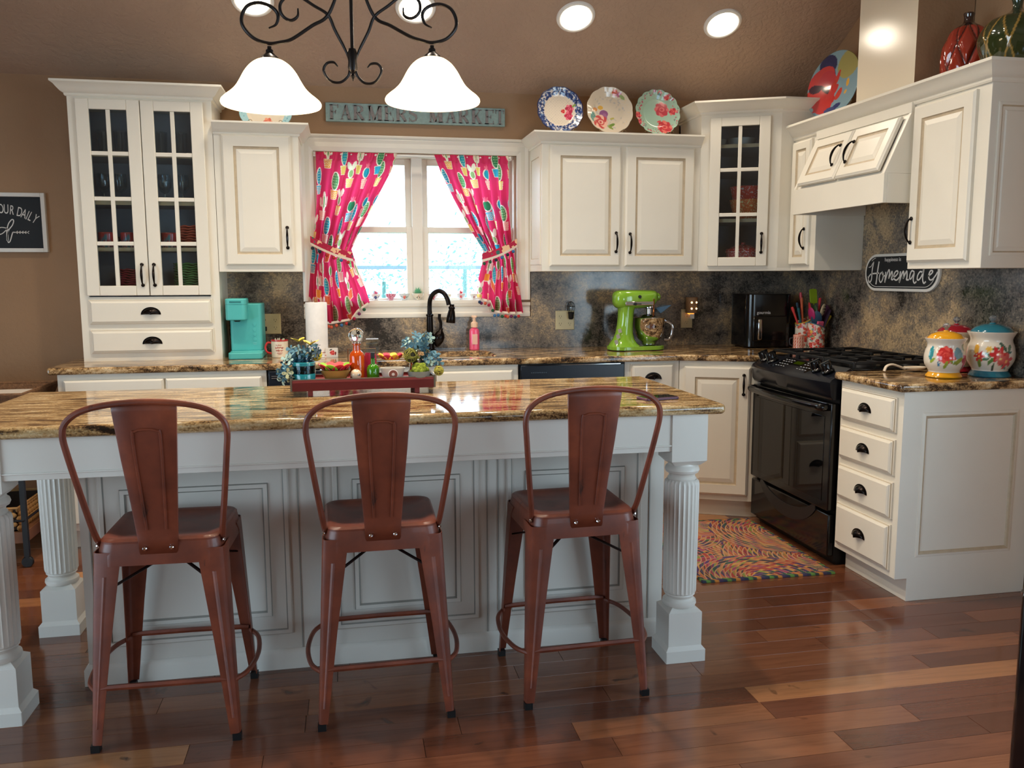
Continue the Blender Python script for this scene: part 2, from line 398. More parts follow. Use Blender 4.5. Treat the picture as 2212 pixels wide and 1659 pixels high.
d = struct('added_side_door', b, M_white, bevel=.004); g = MB(); g.box(XW+.08, XW+.086, -.7, 1.8, .2, 2.2); part('pane', g, M_wpane, d)  # unseen opening added in the right wall for cool daylight on camera-facing sides
b = MB(); b.box(-3.55, -3.4, -3.2, -1.6, -.02, 5); b.box(-3.55, -3.4, 2.3, YB+.1, -.02, 5); b.box(-3.55, -3.4, -1.6, 2.3, 2.25, 5)
struct('wall_left', b, M_wall)
b = MB(); fw_ = ((1.1, 2.6),); b.box(-3.55, 1.1, -3.35, -3.2, -.02, 5); b.box(2.6, XW+.15, -3.35, -3.2, -.02, 5)
for x0, x1 in fw_: b.box(x0, x1, -3.35, -3.2, -.02, .75); b.box(x0, x1, -3.35, -3.2, 2.35, 5)
struct('wall_front', b, M_wall)
for k, (x0, x1) in enumerate(fw_):           # unseen window added behind the camera for cool fill
    b = MB(); b.box(x0, x1, -3.32, -3.24, .75, .80); b.box(x0, x1, -3.32, -3.24, 2.30, 2.35)
    for q in range(4): xx = x0+(x1-x0-.05)*q/3; b.box(xx, xx+.05, -3.32, -3.24, .80, 2.30)
    w_ = struct('window_%d' % (k+2), b, M_white, bevel=.003); g = MB(); g.box(x0+.01, x1-.01, -3.285, -3.28, .8, 2.3); part('pane', g, M_wpane, w_)
b = MB(); za, zb, zc = ceil_z(YB+.2), ceil_z(1.4), ceil_z(1.4)-CK*4.8
b.add([(-5, YB+.2, za), (3.1, YB+.2, za), (3.1, 1.4, zb), (-5, 1.4, zb), (3.1, -3.4, zc), (-5, -3.4, zc)] + [(-5, YB+.2, za+.08), (3.1, YB+.2, za+.08), (3.1, 1.4, zb+.08), (-5, 1.4, zb+.08), (3.1, -3.4, zc+.08), (-5, -3.4, zc+.08)],
      [(0, 1, 2, 3), (3, 2, 4, 5), (6, 9, 8, 7), (9, 11, 10, 8), (0, 6, 7, 1), (1, 7, 8, 2), (2, 8, 10, 4), (4, 10, 11, 5), (5, 11, 9, 3), (3, 9, 6, 0)])
struct('ceiling', b, M_ceil, smooth=False)
# unseen patio opening added on the far left for side daylight
b = MB()
for y in (-1.6, .31, 2.22): b.box(-3.52, -3.43, y, y+.08, 0, 2.25)
b.box(-3.52, -3.43, -1.6, 2.3, 2.17, 2.25); b.box(-3.52, -3.43, -1.6, 2.3, 0, .1)
d = struct('added_patio_door', b, M_white, bevel=.004); g = MB(); g.box(-3.48, -3.472, -1.52, 2.22, .1, 2.17); part('pane', g, M_wpane, d)

# floor: planks one by one where they can be told apart, one sheet beyond
def plankmat():
    t = NT('hickory_plank'); o = t.n('ShaderNodeObjectInfo'); c = t.coord((1, 1, 1))
    mp = t.n('ShaderNodeVectorMath', operation='ADD'); t.l(c, mp.inputs[0])
    mm = t.n('ShaderNodeVectorMath', operation='SCALE'); t.l(o.outputs['Location'], mm.inputs[0]); mm.inputs['Scale'].default_value = 7.3; t.l(mm.outputs[0], mp.inputs[1])
    sc2 = t.n('ShaderNodeMapping'); sc2.inputs['Scale'].default_value = (1.2, 14, 4); t.l(mp.outputs[0], sc2.inputs[0])
    gr = t.noise(sc2.outputs[0], 2.6, 8, .65, .9)
    base = t.ramp(o.outputs['Random'], [(0, S(88, 50, 34)), (.3, S(104, 61, 42)), (.6, S(116, 70, 47)), (.85, S(132, 82, 54)), (.93, S(158, 106, 68)), (1, S(180, 128, 80))])
    col = t.mix(.8, base, t.ramp(gr, [(.28, (.62, .56, .52)), (.5, (.98, .98, .98)), (.72, (1.18, 1.14, 1.1))]), 'MULTIPLY')
    kn = t.noise(mp.outputs[0], 9, 3, .5, .6)
    col = t.mix(t.ramp(kn, [(.24, (.8, .8, .8)), (.31, (0, 0, 0))]), col, S(44, 26, 18))
    t.l(col, t.b.inputs['Base Color']); t.set(rough=.17, coat=.3, coatr=.1); t.bump(gr, .06, .002); return t.m
M_plank = plankmat()
b = MB(); b.box(-5, 3.0, -3.3, 5.2, -.10, -.006); floor = struct('floor', b, mat('dark_subfloor', (30, 19, 13), .6))
R = random.Random(3); PW = .1016; y = 1.62; np_ = 0
def plank(x0, x1, y0, y1):
    m = MB(); L, W = x1-x0, y1-y0; e = .0009
    m.add([(-L/2+.0006, -W/2+.0006, -.006), (L/2-.0006, -W/2+.0006, -.006), (L/2-.0006, W/2-.0006, -.006), (-L/2+.0006, W/2-.0006, -.006),
           (-L/2+.0006, -W/2+.0006, -e), (L/2-.0006, -W/2+.0006, -e), (L/2-.0006, W/2-.0006, -e), (-L/2+.0006, W/2-.0006, -e),
           (-L/2+e, -W/2+e, 0), (L/2-e, -W/2+e, 0), (L/2-e, W/2-e, 0), (-L/2+e, W/2-e, 0)],
          [(0, 1, 5, 4), (1, 2, 6, 5), (2, 3, 7, 6), (3, 0, 4, 7), (4, 5, 9, 8), (5, 6, 10, 9), (6, 7, 11, 10), (7, 4, 8, 11), (8, 9, 10, 11)])
    return part('plank', m, M_plank, floor, smooth=False, loc=((x0+x1)/2, (y0+y1)/2, 0))
while y < 4.95:
    x = -2.05 - R.random()*.7
    while x < 2.85:
        L = R.choice((.45, .62, .78, .95, 1.15, 1.3))
        plank(x, x+L, y, y+PW); x += L
    y += PW
m = MB(); yy = 1.62-PW
while yy > -3.3:
    x = -3.3-R.random()*.1
    while x < 2.9:
        L = R.uniform(.6, 1.4); m.box(x+.001, min(x+L, 2.9)-.001, yy+.001, yy+PW-.001, -.006, 0); x += L
    yy -= PW
yy = 1.62
while yy < 4.95:
    x = -3.4; m.box(x, -2.8, yy+.001, yy+PW-.001, -.006, 0); yy += PW
part('far_planks', m, M_plank, floor, smooth=False, kind='stuff')

# window
M_cas = mat('window_trim_paint', (232, 226, 214), .35, var=.01)
w1 = MB()
def frame(m, x0, x1, z0, z1, y0, y1, t): m.box(x0, x0+t, y0, y1, z0, z1); m.box(x1-t, x1, y0, y1, z0, z1); m.box(x0+t, x1-t, y0, y1, z0, z0+t); m.box(x0+t, x1-t, y0, y1, z1-t, z1)
frame(w1, WX0, WX1, WZ0-.02, WZ1, YB+.03, YB+.15, .02); w1.box(.400, .462, YB+.045, YB+.15, WZ0, WZ1)
win = struct('window_1', w1, M_cas, bevel=.003)
for x0, x1 in ((WX0+.02, .400), (.462, WX1-.02)):
    up = MB(); frame(up, x0, x1, 1.60, WZ1-.02, YB+.10, YB+.13, .035); u = part('sash', up, M_cas, win, bevel=.002)
    g = MB(); g.box(x0+.03, x1-.03, YB+.113, YB+.117, 1.63, WZ1-.05); part('pane', g, M_wpane, u)
    lo = MB(); frame(lo, x0, x1, WZ0-.02, 1.635, YB+.06, YB+.09, .034); u = part('sash', lo, M_cas, win, bevel=.002)
    g = MB(); g.box(x0+.03, x1-.03, YB+.073, YB+.077, WZ0+.01, 1.605); part('pane', g, M_wpane, u)
# casing and sill
t1 = MB(); cz = [(0, -.001), (.0, -.016), (.012, -.02), (.03, -.016), (.05, -.02), (.072, -.024), (.075, -.001)]
def casing(m, pts):      # mitred picture-frame moulding facing -y, pts outer corners clockwise seen from the room
    pass
prof = [(.0, .0), (.0, .022), (.012, .026), (.03, .018), (.055, .022), (.078, .014), (.078, .0)]
ox0, ox1, oz0, oz1 = -.232, 1.094, 1.205, 2.128
vs = []; fs = []
for X, Z, dx, dz in ((ox0, oz0, 1, 0), (ox0, oz1, 1, -1), (ox1, oz1, -1, -1), (ox1, oz0, -1, 0)):
    for d, h in prof: vs.append((X+d*dx, YB-h, Z+d*dz))
n = len(prof)
for i in range(3):
    for k in range(n-1): fs.append((i*n+k, (i+1)*n+k, (i+1)*n+k+1, i*n+k+1))
t1.add(vs, fs)
t1.sweep([(ox0-.01, YB), (ox0-.01, YB-.001), (ox1, YB-.001), (ox1, YB)][1:3], [(0, 2.125), (.03, 2.125), (.034, 2.132), (.03, 2.14), (0, 2.14)])
t1.box(WX0-.01, WX1+.01, YB-.03, YB+.07, 1.185, 1.207)                 # stool board
t1.sweep([(ox0, YB-.001), (ox1, YB-.001)], [(0, 1.106), (.018, 1.106), (.022, 1.118), (.022, 1.13), (.014, 1.136), (.014, 1.165), (.026, 1.172), (.03, 1.19), (0, 1.19)])
struct('trim_1', t1, M_cas, ang=25)

# outdoors seen through the window: rail, lawn and leafy shrubs, all overexposed by the sun
b = MB(); b.box(-30, 30, 5.3, 60, -.6, -.5); tag(part('lawn', b, mat('lawn_green', (150, 170, 140), .9)), 'pale sunlit lawn outside the sink window', 'lawn').__setitem__('kind', 'stuff')
b = MB(); b.box(-3, 4, 7.0, 7.05, 1.405, 1.435)
fz = thing('porch_railing', 'pale porch railing seen through the lower window panes', 'railing', (0, 0, 0))
part('rail', b, mat('pale_rail', (130, 150, 160), .6), fz)
for x in (-2.9, -1.4, 2.4, 3.9): m = MB(); m.box(x, x+.05, 7.0, 7.05, -.5, 1.405); part('post', m, MATS['pale_rail'], fz)
M_leafo = mat('sunlit_leaf', (98, 134, 128), .8, var=.2)
for k, (x, z, r, lb) in enumerate(((.35, 1.30, .42, 'sunlit shrub outside the left window pane'), (1.15, 1.42, .40, 'sunlit shrub outside the right window pane'))):
    m = MB(); Q = random.Random(k+20)
    for i in range(420):
        a, b2, c = Q.gauss(0, r*.5), Q.gauss(0, .3), Q.gauss(0, r*.45); s = Q.uniform(.010, .028); e = Q.random()*6
        m.add([(x+a-s*cos(e), 8.4+b2, z+c-s*sin(e)), (x+a, 8.4+b2-.02, z+c-s*.5), (x+a+s*cos(e), 8.4+b2, z+c+s*sin(e)), (x+a, 8.4+b2+.02, z+c+s*.5)], [(0, 1, 2, 3)])
    m.tube([(x, 8.4, -.5), (x+.03, 8.4, z)], .02, 6)
    tag(part('shrub', m, M_leafo, smooth=False), lb, 'shrub')

# backsplash slabs (granite, structure of the wall)
bs = MB(); bs.box(-.645, ox0-.001, YB-.02, YB, .914, 1.375); tr = struct('trim_2', bs, M_bsp); 
for nm, bx in (('trim_3', (ox0, 1.10, YB-.02, YB, .914, 1.104)), ('trim_4', (1.10, XW-.02, YB-.02, YB, .914, 1.375))):
    bs = MB(); bs.box(*bx); struct(nm, bs, M_bsp)
bs = MB(); bs.box(XW-.02, XW, 3.46, 4.235, .90, 1.85); bs.box(XW-.02, XW, 2.96, 3.46, .914, 1.375); bs.box(XW-.02, XW, 4.235, YB-.02, .914, 1.375)
struct('trim_5', bs, M_bsp)

# ================================================================ hardware
def pull(parent, x, z, y=-.022, L=.105, horizontal=False):
    m = MB(); P = smoothpath([(0, 0, -L/2), (0, -.012, -L/2+.004), (0, -.024, -L/4), (0, -.028, 0), (0, -.024, L/4), (0, -.012, L/2-.004), (0, 0, L/2)], 4)
    n = len(P); R_ = [.0035+.003*sin(pi*i/(n-1))**4 for i in range(n)]; m.tube(P, R_, 8)
    for s in (-1, 1): m.lathe([(.008, 0), (.008, .003), (.005, .006), (.0, .007)], 14)
    m2 = MB(); m2.tube(P, R_, 8)
    for s in (-1, 1):
        m2.T = Matrix.Translation((0, -.001, s*L/2)) @ Matrix.Rotation(pi/2, 4, 'X'); m2.lathe([(.009, 0), (.009, .003), (.006, .006), (.0003, .008)], 14)
    return part('handle', m2, M_bronze, parent, loc=(x, y, z))
def cup(parent, x, z, y=-.022, w=.088, h=.034, d=.026):
    m = MB(); nu, nv = 14, 7; vs = []; fs = []
    for off in (0, .0025):
        for i in range(nu+1):
            a = pi*i/nu
            for j in range(nv+1):
                bb = pi/2*j/nv; vs.append(((w/2-off)*cos(a)*cos(bb*.0) * (1 if j == 0 else cos(bb)), -(d-off)*sin(bb)*sin(a)**.35 if j else 0, (h-off)*sin(a)*(cos(bb) if j else 1)))
    N = nv+1; o2 = (nu+1)*N
    for i in range(nu):
        for j in range(nv):
            a = i*N+j; fs += [(a, a+1, a+N+1, a+N), (o2+a+N, o2+a+N+1, o2+a+1, o2+a)]
    m.add(vs, fs); m.T = Matrix.Identity(4); m.ribbon(arc((0, 0), w/2+.002, 0, 180, 14, 1, (h+.002)/(w/2+.002)), .006, 0, .003)
    return part('handle', m, M_bronze, parent, loc=(x, y, z-h*.4))
FW = .058
def door(parent, x, z, w, h, handle=None, y=0, name='door', fw=FW, label=None):
    m = MB(); pr = [(0, 0), (0, -.013), (.005, -.017), (.009, -.021), (fw, -.021), (fw+.004, -.016), (fw+.010, -.015), (fw+.014, -.015), (fw+.036, -.0205)]
    m.rings(0, 0, w, h, pr, [0, 0, 0, 0, 1, 1, 1, 0])
    o = part(name, m, [M_cream, M_glaze], parent, smooth=False, loc=(x, y, z), label=label)
    if handle: pull(o, handle[0], handle[1])
    return o
def drawer(parent, x, z, w, h, y=0, cupw=.088):
    m = MB(); m.rings(0, 0, w, h, [(0, 0), (0, -.008), (.004, -.009), (.006, -.013), (.010, -.014), (.012, -.018), (.018, -.022)], [0, 0, 1, 0, 0, 0])
    o = part('drawer', m, [M_cream, M_glaze], parent, smooth=False, loc=(x, y, z)); cup(o, w/2, h/2, w=cupw); return o
def glassdoor(parent, x, z, w, h, rows, handle, fwx=.062, top=.05, bot=.05):
    m = MB(); m.rings(0, 0, w, h, [(0, 0), (0, -.013), (.006, -.021)]); m = MB()
    mw = .02; gw = (w-2*fwx-mw)/2; gh = (h-top-bot-(rows-1)*mw)/rows
    m.box(0, fwx, -.021, 0, 0, h); m.box(w-fwx, w, -.021, 0, 0, h); m.box(fwx, w-fwx, -.021, 0, 0, bot); m.box(fwx, w-fwx, -.021, 0, h-top, h)
    o = part('door', m, M_cream, parent, loc=(x, 0, z), bevel=.003)
    mm = MB(); mm.box(fwx+gw, fwx+gw+mw, -.018, -.004, bot, h-top)
    for r in range(1, rows): mm.box(fwx, w-fwx, -.0175, -.0045, bot+r*gh+(r-1)*mw, bot+r*(gh+mw))
    part('muntin', mm, M_cream, o, bevel=.002)
    for r in range(rows):
        for c in (0, 1):
            g = MB(); gx = fwx+c*(gw+mw); gz = bot+r*(gh+mw); g.box(gx, gx+gw, -.011, -.008, gz, gz+gh); part('pane', g, M_pane, o)
    pull(o, *handle); return o
CROWN = [(0, 0), (.006, 0), (.010, .006), (.010, .014), (.022, .020), (.034, .034), (.046, .050), (.054, .056), (.060, .060), (.060, .070), (0, .070)]
def crown(parent, path, z, sc_=1.0, h=1.0, name='crown_moulding'):
    m = MB(); m.sweep(path, [(a*sc_, z+b_*h) for a, b_ in CROWN]); return part(name, m, M_cream, parent, ang=25)
def shell(W, D, H, t=.018, front=.03, rails=(.03, .03), back=True, mid=()):
    """open-fronted box with a face frame, local x 0..W, y 0..D, z 0..H"""
    m = MB(); m.box(0, t, .019, D, 0, H); m.box(W-t, W, .019, D, 0, H); m.box(t, W-t, .019, D, 0, t); m.box(t, W-t, .019, D, H-t, H); m.box(t, W-t, D-.006, D, t, H-t, 1)
    m.box(0, front, 0, .019, 0, H); m.box(W-front, W, 0, .019, 0, H); m.box(front, W-front, 0, .019, 0, rails[0]); m.box(front, W-front, 0, .019, H-rails[1], H)
    return m

# ================================================================ hutch (upper left)
HX, HY = -1.329, 4.68
hu = thing('hutch_cabinet', 'tall cream hutch cabinet with two glass doors standing on the left counter', 'cabinet', (HX, HY, .914))
m = MB(); W, D, H = .684, .32, 1.325; t = .018
m.box(0, t, 0, D, 0, H); m.box(W-t, W, 0, D, 0, H); m.box(t, W-t, .0, D, H-t, H); m.box(t, W-t, 0, D, 0, .33); m.box(t, W-t, D-.008, D, .33, H-t, 1); m.box(t, W-t, 0, .02, H-.06, H-t); m.box(t, .045, 0, .02, .33, H-.06); m.box(W-.045, W-t, 0, .02, .33, H-.06); m.box(t+.0005, t+.003, .02, D-.008, .33, H-t, 1); m.box(W-t-.003, W-t-.0005, .02, D-.008, .33, H-t, 1); m.box(t, W-t, .02, D, .3301, .332, 1)
part('body', m, [M_cream, M_int], hu)
glassdoor(hu, .040, .338, .300, .975, 4, (.272, .105)); glassdoor(hu, .344, .338, .300, .975, 4, (.026, .105))
drawer(hu, .040, .188, .604, .130); drawer(hu, .040, .038, .604, .125)
for z in (.565, .80, 1.04):
    s = MB(); s.box(.022, W-.022, .03, D-.01, z, z+.018); s.box(.022, W-.022, .026, .03, z-.001, z+.019, 1); part('shelf', s, [M_int, M_shelf], hu)
crown(hu, [(0, D), (0, 0), (W, 0), (W, D)], H)
# dishes in the hutch
def lathe_thing(name, prof, m, label, cat, loc, group=None, seg=28, rotz=0):
    b_ = MB(); b_.lathe(prof, seg); o = part(name, b_, m, loc=loc, rot=(0, 0, rotz)); return tag(o, label, cat, group)
z0 = .914
tum = [(.026, 0), (.028, .002), (.033, .13), (.0315, .13), (.027, .006), (.0001, .006)]
gob = [(.028, 0), (.028, .003), (.004, .008), (.004, .05), (.02, .06), (.034, .085), (.036, .12), (.031, .15), (.030, .15), (.034, .12), (.032, .086), (.0001, .062)]
for k, (x, nm) in enumerate(((-1.21, 'leftmost'), (-1.13, 'second from left'), (-1.04, 'third from left'), (-.93, 'third from right'), (-.83, 'second from right'), (-.74, 'rightmost'))):
    lathe_thing('tall_glass', tum, M_clear, f'tall clear drinking glass, {nm} on the top hutch shelf', 'glass', (x, 4.85, z0+1.058), 'tall glasses on the top hutch shelf')
for k, (x, nm) in enumerate(((-1.22, 'leftmost'), (-1.14, 'second from left'), (-1.05, 'third from left'), (-.92, 'third from right'), (-.83, 'second from right'), (-.74, 'rightmost'))):
    lathe_thing('stemmed_glass', gob, M_clear, f'clear stemmed glass, {nm} on the second hutch shelf', 'glass', (x, 4.83, z0+.818), 'stemmed glasses on the second hutch shelf')
M_cup = colmat('patterned_cup_glaze', .25, .4)
def shp(seed, n, w, h, cols, r=(.006, .012)):
    q = random.Random(seed); return [ell(q.uniform(-w, w), q.uniform(0, h), q.uniform(*r), q.uniform(*r), q.choice(cols), q.random()*3) for _ in range(n)]
cupme = lathe_painted('cup_body', [(.02, 0), (.034, .004), (.041, .03), (.043, .075), (.041, .075), (.038, .03), (.0001, .006)], M_cup, shp(1, 120, .14, .035, [(170, 70, 80), (225, 200, 200), (120, 130, 150)]) + [('r', -1, 1, .045, .08, (205, 74, 66))]+shp(2, 60, .14, .09, [(190, 50, 50), (90, 140, 150), (236, 150, 130)], (.005, .009)), (214, 190, 188), 64, 3)
for x, nm in ((-1.21, 'behind the far-left pane'), (-1.10, 'second from the left'), (-.90, 'beside the orange plates')):
    o = tag(part('patterned_cup', cupme, None, loc=(x, 4.79, z0+.583)), f'red and white patterned cup {nm} on the third hutch shelf', 'cup', 'patterned cups in the hutch')
    h_ = MB(); h_.tube([(.04, 0, .06), (.06, 0, .055), (.062, 0, .03), (.04, 0, .02)], .004, 6); part('handle', h_, M_cup, o)
def wavyplate(r, seed):
    q = random.Random(seed); k0 = q.random()*6; k1 = q.randint(9, 12)
    def fn(u, v):
        a = 2*pi*u; rr_ = v*r; z = .0025*(v > .62)*0+np.where(v > .6, (v-.6)*.03, 0)+.0028*np.sin(a*k1+k0)*np.clip(v-.6, 0, 1)*2.5
        return np.stack([rr_*np.cos(a), rr_*np.sin(a), z+.002], 1)
    me = gridmesh('plate', 90, 8, fn, lambda u, v: np.tile(np.array([.5, .5, .5]), (len(u), 1)), M_white, True)
    return me
wp = wavyplate(.092, 3)
ORD = ['first', 'second', 'third', 'fourth', 'fifth', 'sixth', 'seventh', 'eighth', 'ninth', 'tenth', 'eleventh', 'twelfth', 'thirteenth']
def platestack(x, y, z, n, color, cname, dz, where):
    mt = mat(cname+'_stoneware', color, .22, var=.12, coat=.5)
    me = wp.copy(); me.materials.clear(); me.materials.append(mt)
    for k in range(n):
        pos = 'topmost' if k == n-1 else ('lowest' if k == 0 else ORD[k]+' from the bottom')
        o = part('plate', me, None, loc=(x, y, z+k*dz), rot=(0, 0, k*.7)); md = o.modifiers.new('thick', 'SOLIDIFY'); md.thickness = .004
        tag(o, f'{cname} wavy-rimmed plate, {pos} of the stack {where}', 'plate', f'{cname} plates in the hutch')
platestack(-.775, 4.80, z0+.586, 8, (206, 92, 66), 'orange', .0135, 'on the third hutch shelf')
platestack(-.80, 4.80, z0+.336, 13, (84, 140, 70), 'green', .0125, 'at the hutch bottom right')
platestack(-1.08, 4.80, z0+.336, 11, (150, 34, 48), 'red', .012, 'at the hutch bottom left')
me = wp.copy(); me.materials.clear(); me.materials.append(mat('dark_stoneware', (40, 44, 52), .2, coat=.5))
lathe_thing('dark_cup', [(.02, 0), (.03, .003), (.036, .09), (.033, .09), (.028, .006), (.0001, .006)], mat('dark_cup_glaze', (36, 42, 46), .2), 'dark cup beside the orange plates on the third hutch shelf', 'cup', (-.845, 4.90, z0+.583))

# ================================================================ wall cabinets on the back wall
def wallcab(name, label, x0, x1, ztop, doors, y0=4.68, z0=1.372, path=None, ch=.9):
    o = thing(name, label, 'cabinet', (x0, y0, z0)); W = x1-x0; H = ztop-z0; D = YB-y0-.002
    m = MB(); m.box(0, W, 0, D, 0, H); part('body', m, M_cream, o, bevel=.002)
    for (dx, dz, dw, dh, hd) in doors: door(o, dx, dz, dw, dh, hd)
    if path: crown(o, path, H-.012, .93, ch)
    return o
w2 = wallcab('wall_cabinet', 'cream single-door wall cabinet between hutch and window', -.643, -.218, 2.085, [(.04, .033, .345, .668, (.315, .145))], path=[(0, 0), (.425, 0), (.425, .328)])
w3 = wallcab('wall_cabinet', 'cream double-door wall cabinet right of the window under three plates', 1.094, 2.0318, 2.086, [(.043, .028, .412, .668, (.385, .135)), (.484, .028, .412, .668, (.027, .13))], path=[(0, .328), (0, 0), (.938, 0)])
m = MB(); m.T = Matrix.Translation((0, .32, 0)) @ Matrix.Rotation(radians(-90), 4, 'Z'); m.rings(.03, .04, .26, .63, [(0, 0), (0, -.004), (.03, -.004), (.034, -.001), (.05, -.003)], [0, 0, 1, 0]); part('side_panel', m, [M_cream, M_glaze], w3, smooth=False)
# diagonal corner cabinet with glass door
A0 = Vector((2.032, 4.68)); A1 = Vector((2.430, 4.490)); dd = A1-A0; ang = math.atan2(dd.y, dd.x); Wd = dd.length
cc = thing('corner_cabinet', 'tall cream corner wall cabinet with six-pane glass door', 'cabinet', (A0.x, A0.y, 1.372), ang)
iv = Matrix.Rotation(-ang, 3, 'Z')
def loc2(x, y): v = iv @ Vector((x-A0.x, y-A0.y, 0)); return (v.x, v.y)
H = .895; t = .018; m = MB()
poly = [loc2(2.032, 4.68), loc2(2.43, 4.49), loc2(2.818, 4.49), loc2(2.818, 5.008), loc2(2.032, 5.008)]
m.prism(poly, 0, t); m.prism(poly, H-t, H)
def panel(m, p, q, z0, z1, th, mi=0):
    p = Vector(p); q = Vector(q); d = (q-p).normalized(); nn = Vector((-d.y, d.x))*th
    m.prism([tuple(p), tuple(q), tuple(q+nn), tuple(p+nn)], z0, z1, mi)
panel(m, poly[4], poly[0], t, H-t, t); panel(m, poly[1], poly[2], t, H-t, t); panel(m, poly[2], poly[3], t, H-t, t, 1); panel(m, poly[3], poly[4], t, H-t, t, 1)
m.box(0, .070, 0, .019, t, H-t); m.box(Wd-.078, Wd, 0, .019, t, H-t); m.box(.070, Wd-.078, 0, .019, t, .045); m.box(.070, Wd-.078, 0, .019, H-.06, H-t)
part('body', m, [M_cream, M_int], cc)
glassdoor(cc, .052, .028, .330, .835, 3, (.298, .13), fwx=.060)
for z in (.28, .565, .70):
    s = MB(); ins = [loc2(2.06, 4.70), loc2(2.42, 4.53), loc2(2.79, 4.52), loc2(2.79, 4.98), loc2(2.06, 4.98)]; s.prism(ins, z, z+.018)
    s.T = Matrix.Identity(4); s.box(.03, Wd-.03, .0205, .0215, z-.001, z+.019, 1); part('shelf', s, [M_int, M_shelf], cc)
crown(cc, [loc2(2.032, 5.008), (0, 0), (Wd, 0), loc2(2.818, 4.49)], H-.012)
# bowls in the corner cabinet
def speckmat(name, rgb, dots=(240, 225, 215), th=.62, scale=130):
    t = NT(name); v = t.coord(); n_ = t.noise(v, scale, 2, .4); t.l(t.mix(t.ramp(n_, [(th, (0, 0, 0)), (th+.03, (1, 1, 1))]), S(*rgb), S(*dots)), t.b.inputs['Base Color']); t.set(rough=.18, coat=.5); return t.m
bowlp = [(.055, 0), (.066, .004), (.092, .03), (.108, .105), (.112, .112), (.106, .112), (.086, .03), (.0001, .01)]
zc = 1.372
lathe_thing('mixing_bowl', bowlp, speckmat('red_speckled_enamel', (214, 62, 44)), 'red speckled bowl standing inside the orange bowl in the corner cabinet', 'bowl', (2.345, 4.695, zc+.375), 'bowls in the corner cabinet')
lathe_thing('mixing_bowl', bowlp, speckmat('orange_speckled_enamel', (240, 116, 50), (250, 220, 150), .58), 'orange speckled bowl on the middle shelf of the corner cabinet', 'bowl', (2.345, 4.695, zc+.300), 'bowls in the corner cabinet')
lathe_thing('casserole_pot', [(.08, 0), (.092, .01), (.1, .085), (.106, .09), (.106, .096), (.096, .096), (.088, .02), (.0001, .012)], speckmat('coral_speckled_enamel', (226, 92, 84), (245, 200, 190), .55), 'coral speckled pot with a grey rim in the corner cabinet bottom', 'pot', (2.325, 4.705, zc+.019))
lathe_thing('pot_lid', [(.103, 0), (.1, .012), (.05, .035), (.012, .042), (.014, .05), (.0001, .055)], speckmat('red_lid_enamel', (184, 40, 36)), 'red lid lying on the coral pot', 'lid', (2.325, 4.705, zc+.116))
lathe_thing('small_white_bowl', [(.02, 0), (.04, .004), (.042, .045), (.038, .045), (.03, .006), (.0001, .005)], mat('white_stoneware', (226, 214, 200), .25), 'small white cup left of the orange bowl in the corner cabinet', 'cup', (2.150, 4.76, zc+.2985))
lathe_thing('white_bowl', [(.03, 0), (.07, .01), (.085, .05), (.08, .05), (.065, .014), (.0001, .006)], MATS['white_stoneware'], 'white bowl on the top shelf of the corner cabinet', 'bowl', (2.32, 4.76, zc+.72))
lathe_thing('white_bowl', [(.03, 0), (.06, .01), (.07, .045), (.066, .045), (.055, .014), (.0001, .006)], MATS['white_stoneware'], 'smaller white bowl left on the corner cabinet top shelf', 'bowl', (2.17, 4.80, zc+.72))

# ================================================================ right wall: narrow cabinet, hood, cabinet
RZ = radians(-90); XU = 2.514
nc = thing('narrow_wall_cabinet', 'narrow cream wall cabinet between the corner cabinet and the range hood', 'cabinet', (XU, 4.488, 1.372), RZ)
m = MB(); m.box(0, .250, 0, XW-XU-.001, 0, .735); part('body', m, M_cream, nc, bevel=.002)
door(nc, .005, .03, .195, .680, (.165, .145), fw=.045)
rc = thing('end_wall_cabinet', 'large cream end wall cabinet right of the range hood', 'cabinet', (XU, 3.455, 1.372), RZ)
m = MB(); m.box(0, .455, 0, XW-XU-.001, 0, .735); part('body', m, M_cream, rc, bevel=.002)
door(rc, .012, .03, .375, .680, (.03, .14))
m = MB(); m.T = Matrix.Translation((.455, 0, 0)) @ Matrix.Rotation(radians(90), 4, 'Z'); m.rings(.035, .05, .235, .60, [(0, 0), (0, -.004), (.004, -.005), (.012, -.005), (.018, -.001), (.03, -.001), (.036, -.004)], [0, 0, 0, 1, 0, 0]); part('side_panel', m, [M_cream, M_glaze], rc, smooth=False)
hd = thing('range_hood', 'cream wooden range hood with two slanted doors and a chimney above the black stove', 'range hood', (XU, 4.236, 1.372), RZ)
WH = .780; yf = -.140; m = MB()
z_b, z_t, z_s = .295, .425, .690
m.box(0, WH, yf, yf+.018, z_b, z_t); m.box(0, .018, yf+.018, XW-XU-.022, z_b, z_t); m.box(WH-.018, WH, yf+.018, 0, z_b, z_t)
for x in (0, WH-.018): m.add([(x, yf, z_t), (x+.018, yf, z_t), (x+.018, -.02, z_s), (x, -.02, z_s), (x, 0, z_t), (x+.018, 0, z_t), (x+.018, 0, z_s), (x, 0, z_s)], [(0, 1, 2, 3), (4, 7, 6, 5), (0, 4, 5, 1), (1, 5, 6, 2), (2, 6, 7, 3), (3, 7, 4, 0)])
m.box(0, WH, -.02, XW-XU-.022, z_s, .735); m.box(.0185, WH-.0185, yf+.02, XW-XU-.022, z_t-.015, z_t)
m.add([(.018, yf+.012, z_t), (WH-.018, yf+.012, z_t), (WH-.018, -.012, z_s), (.018, -.012, z_s)], [(0, 1, 2, 3)])
part('body', m, M_cream, hd, bevel=.0015)
m = MB(); m.box(.1, WH-.1, -.05, .2, z_t-.03, z_t-.016); part('vent_insert', m, M_blackm, hd)
dl = Vector((0, .12, z_s-z_t)); L = dl.length; ta = math.atan2(.12, z_s-z_t)
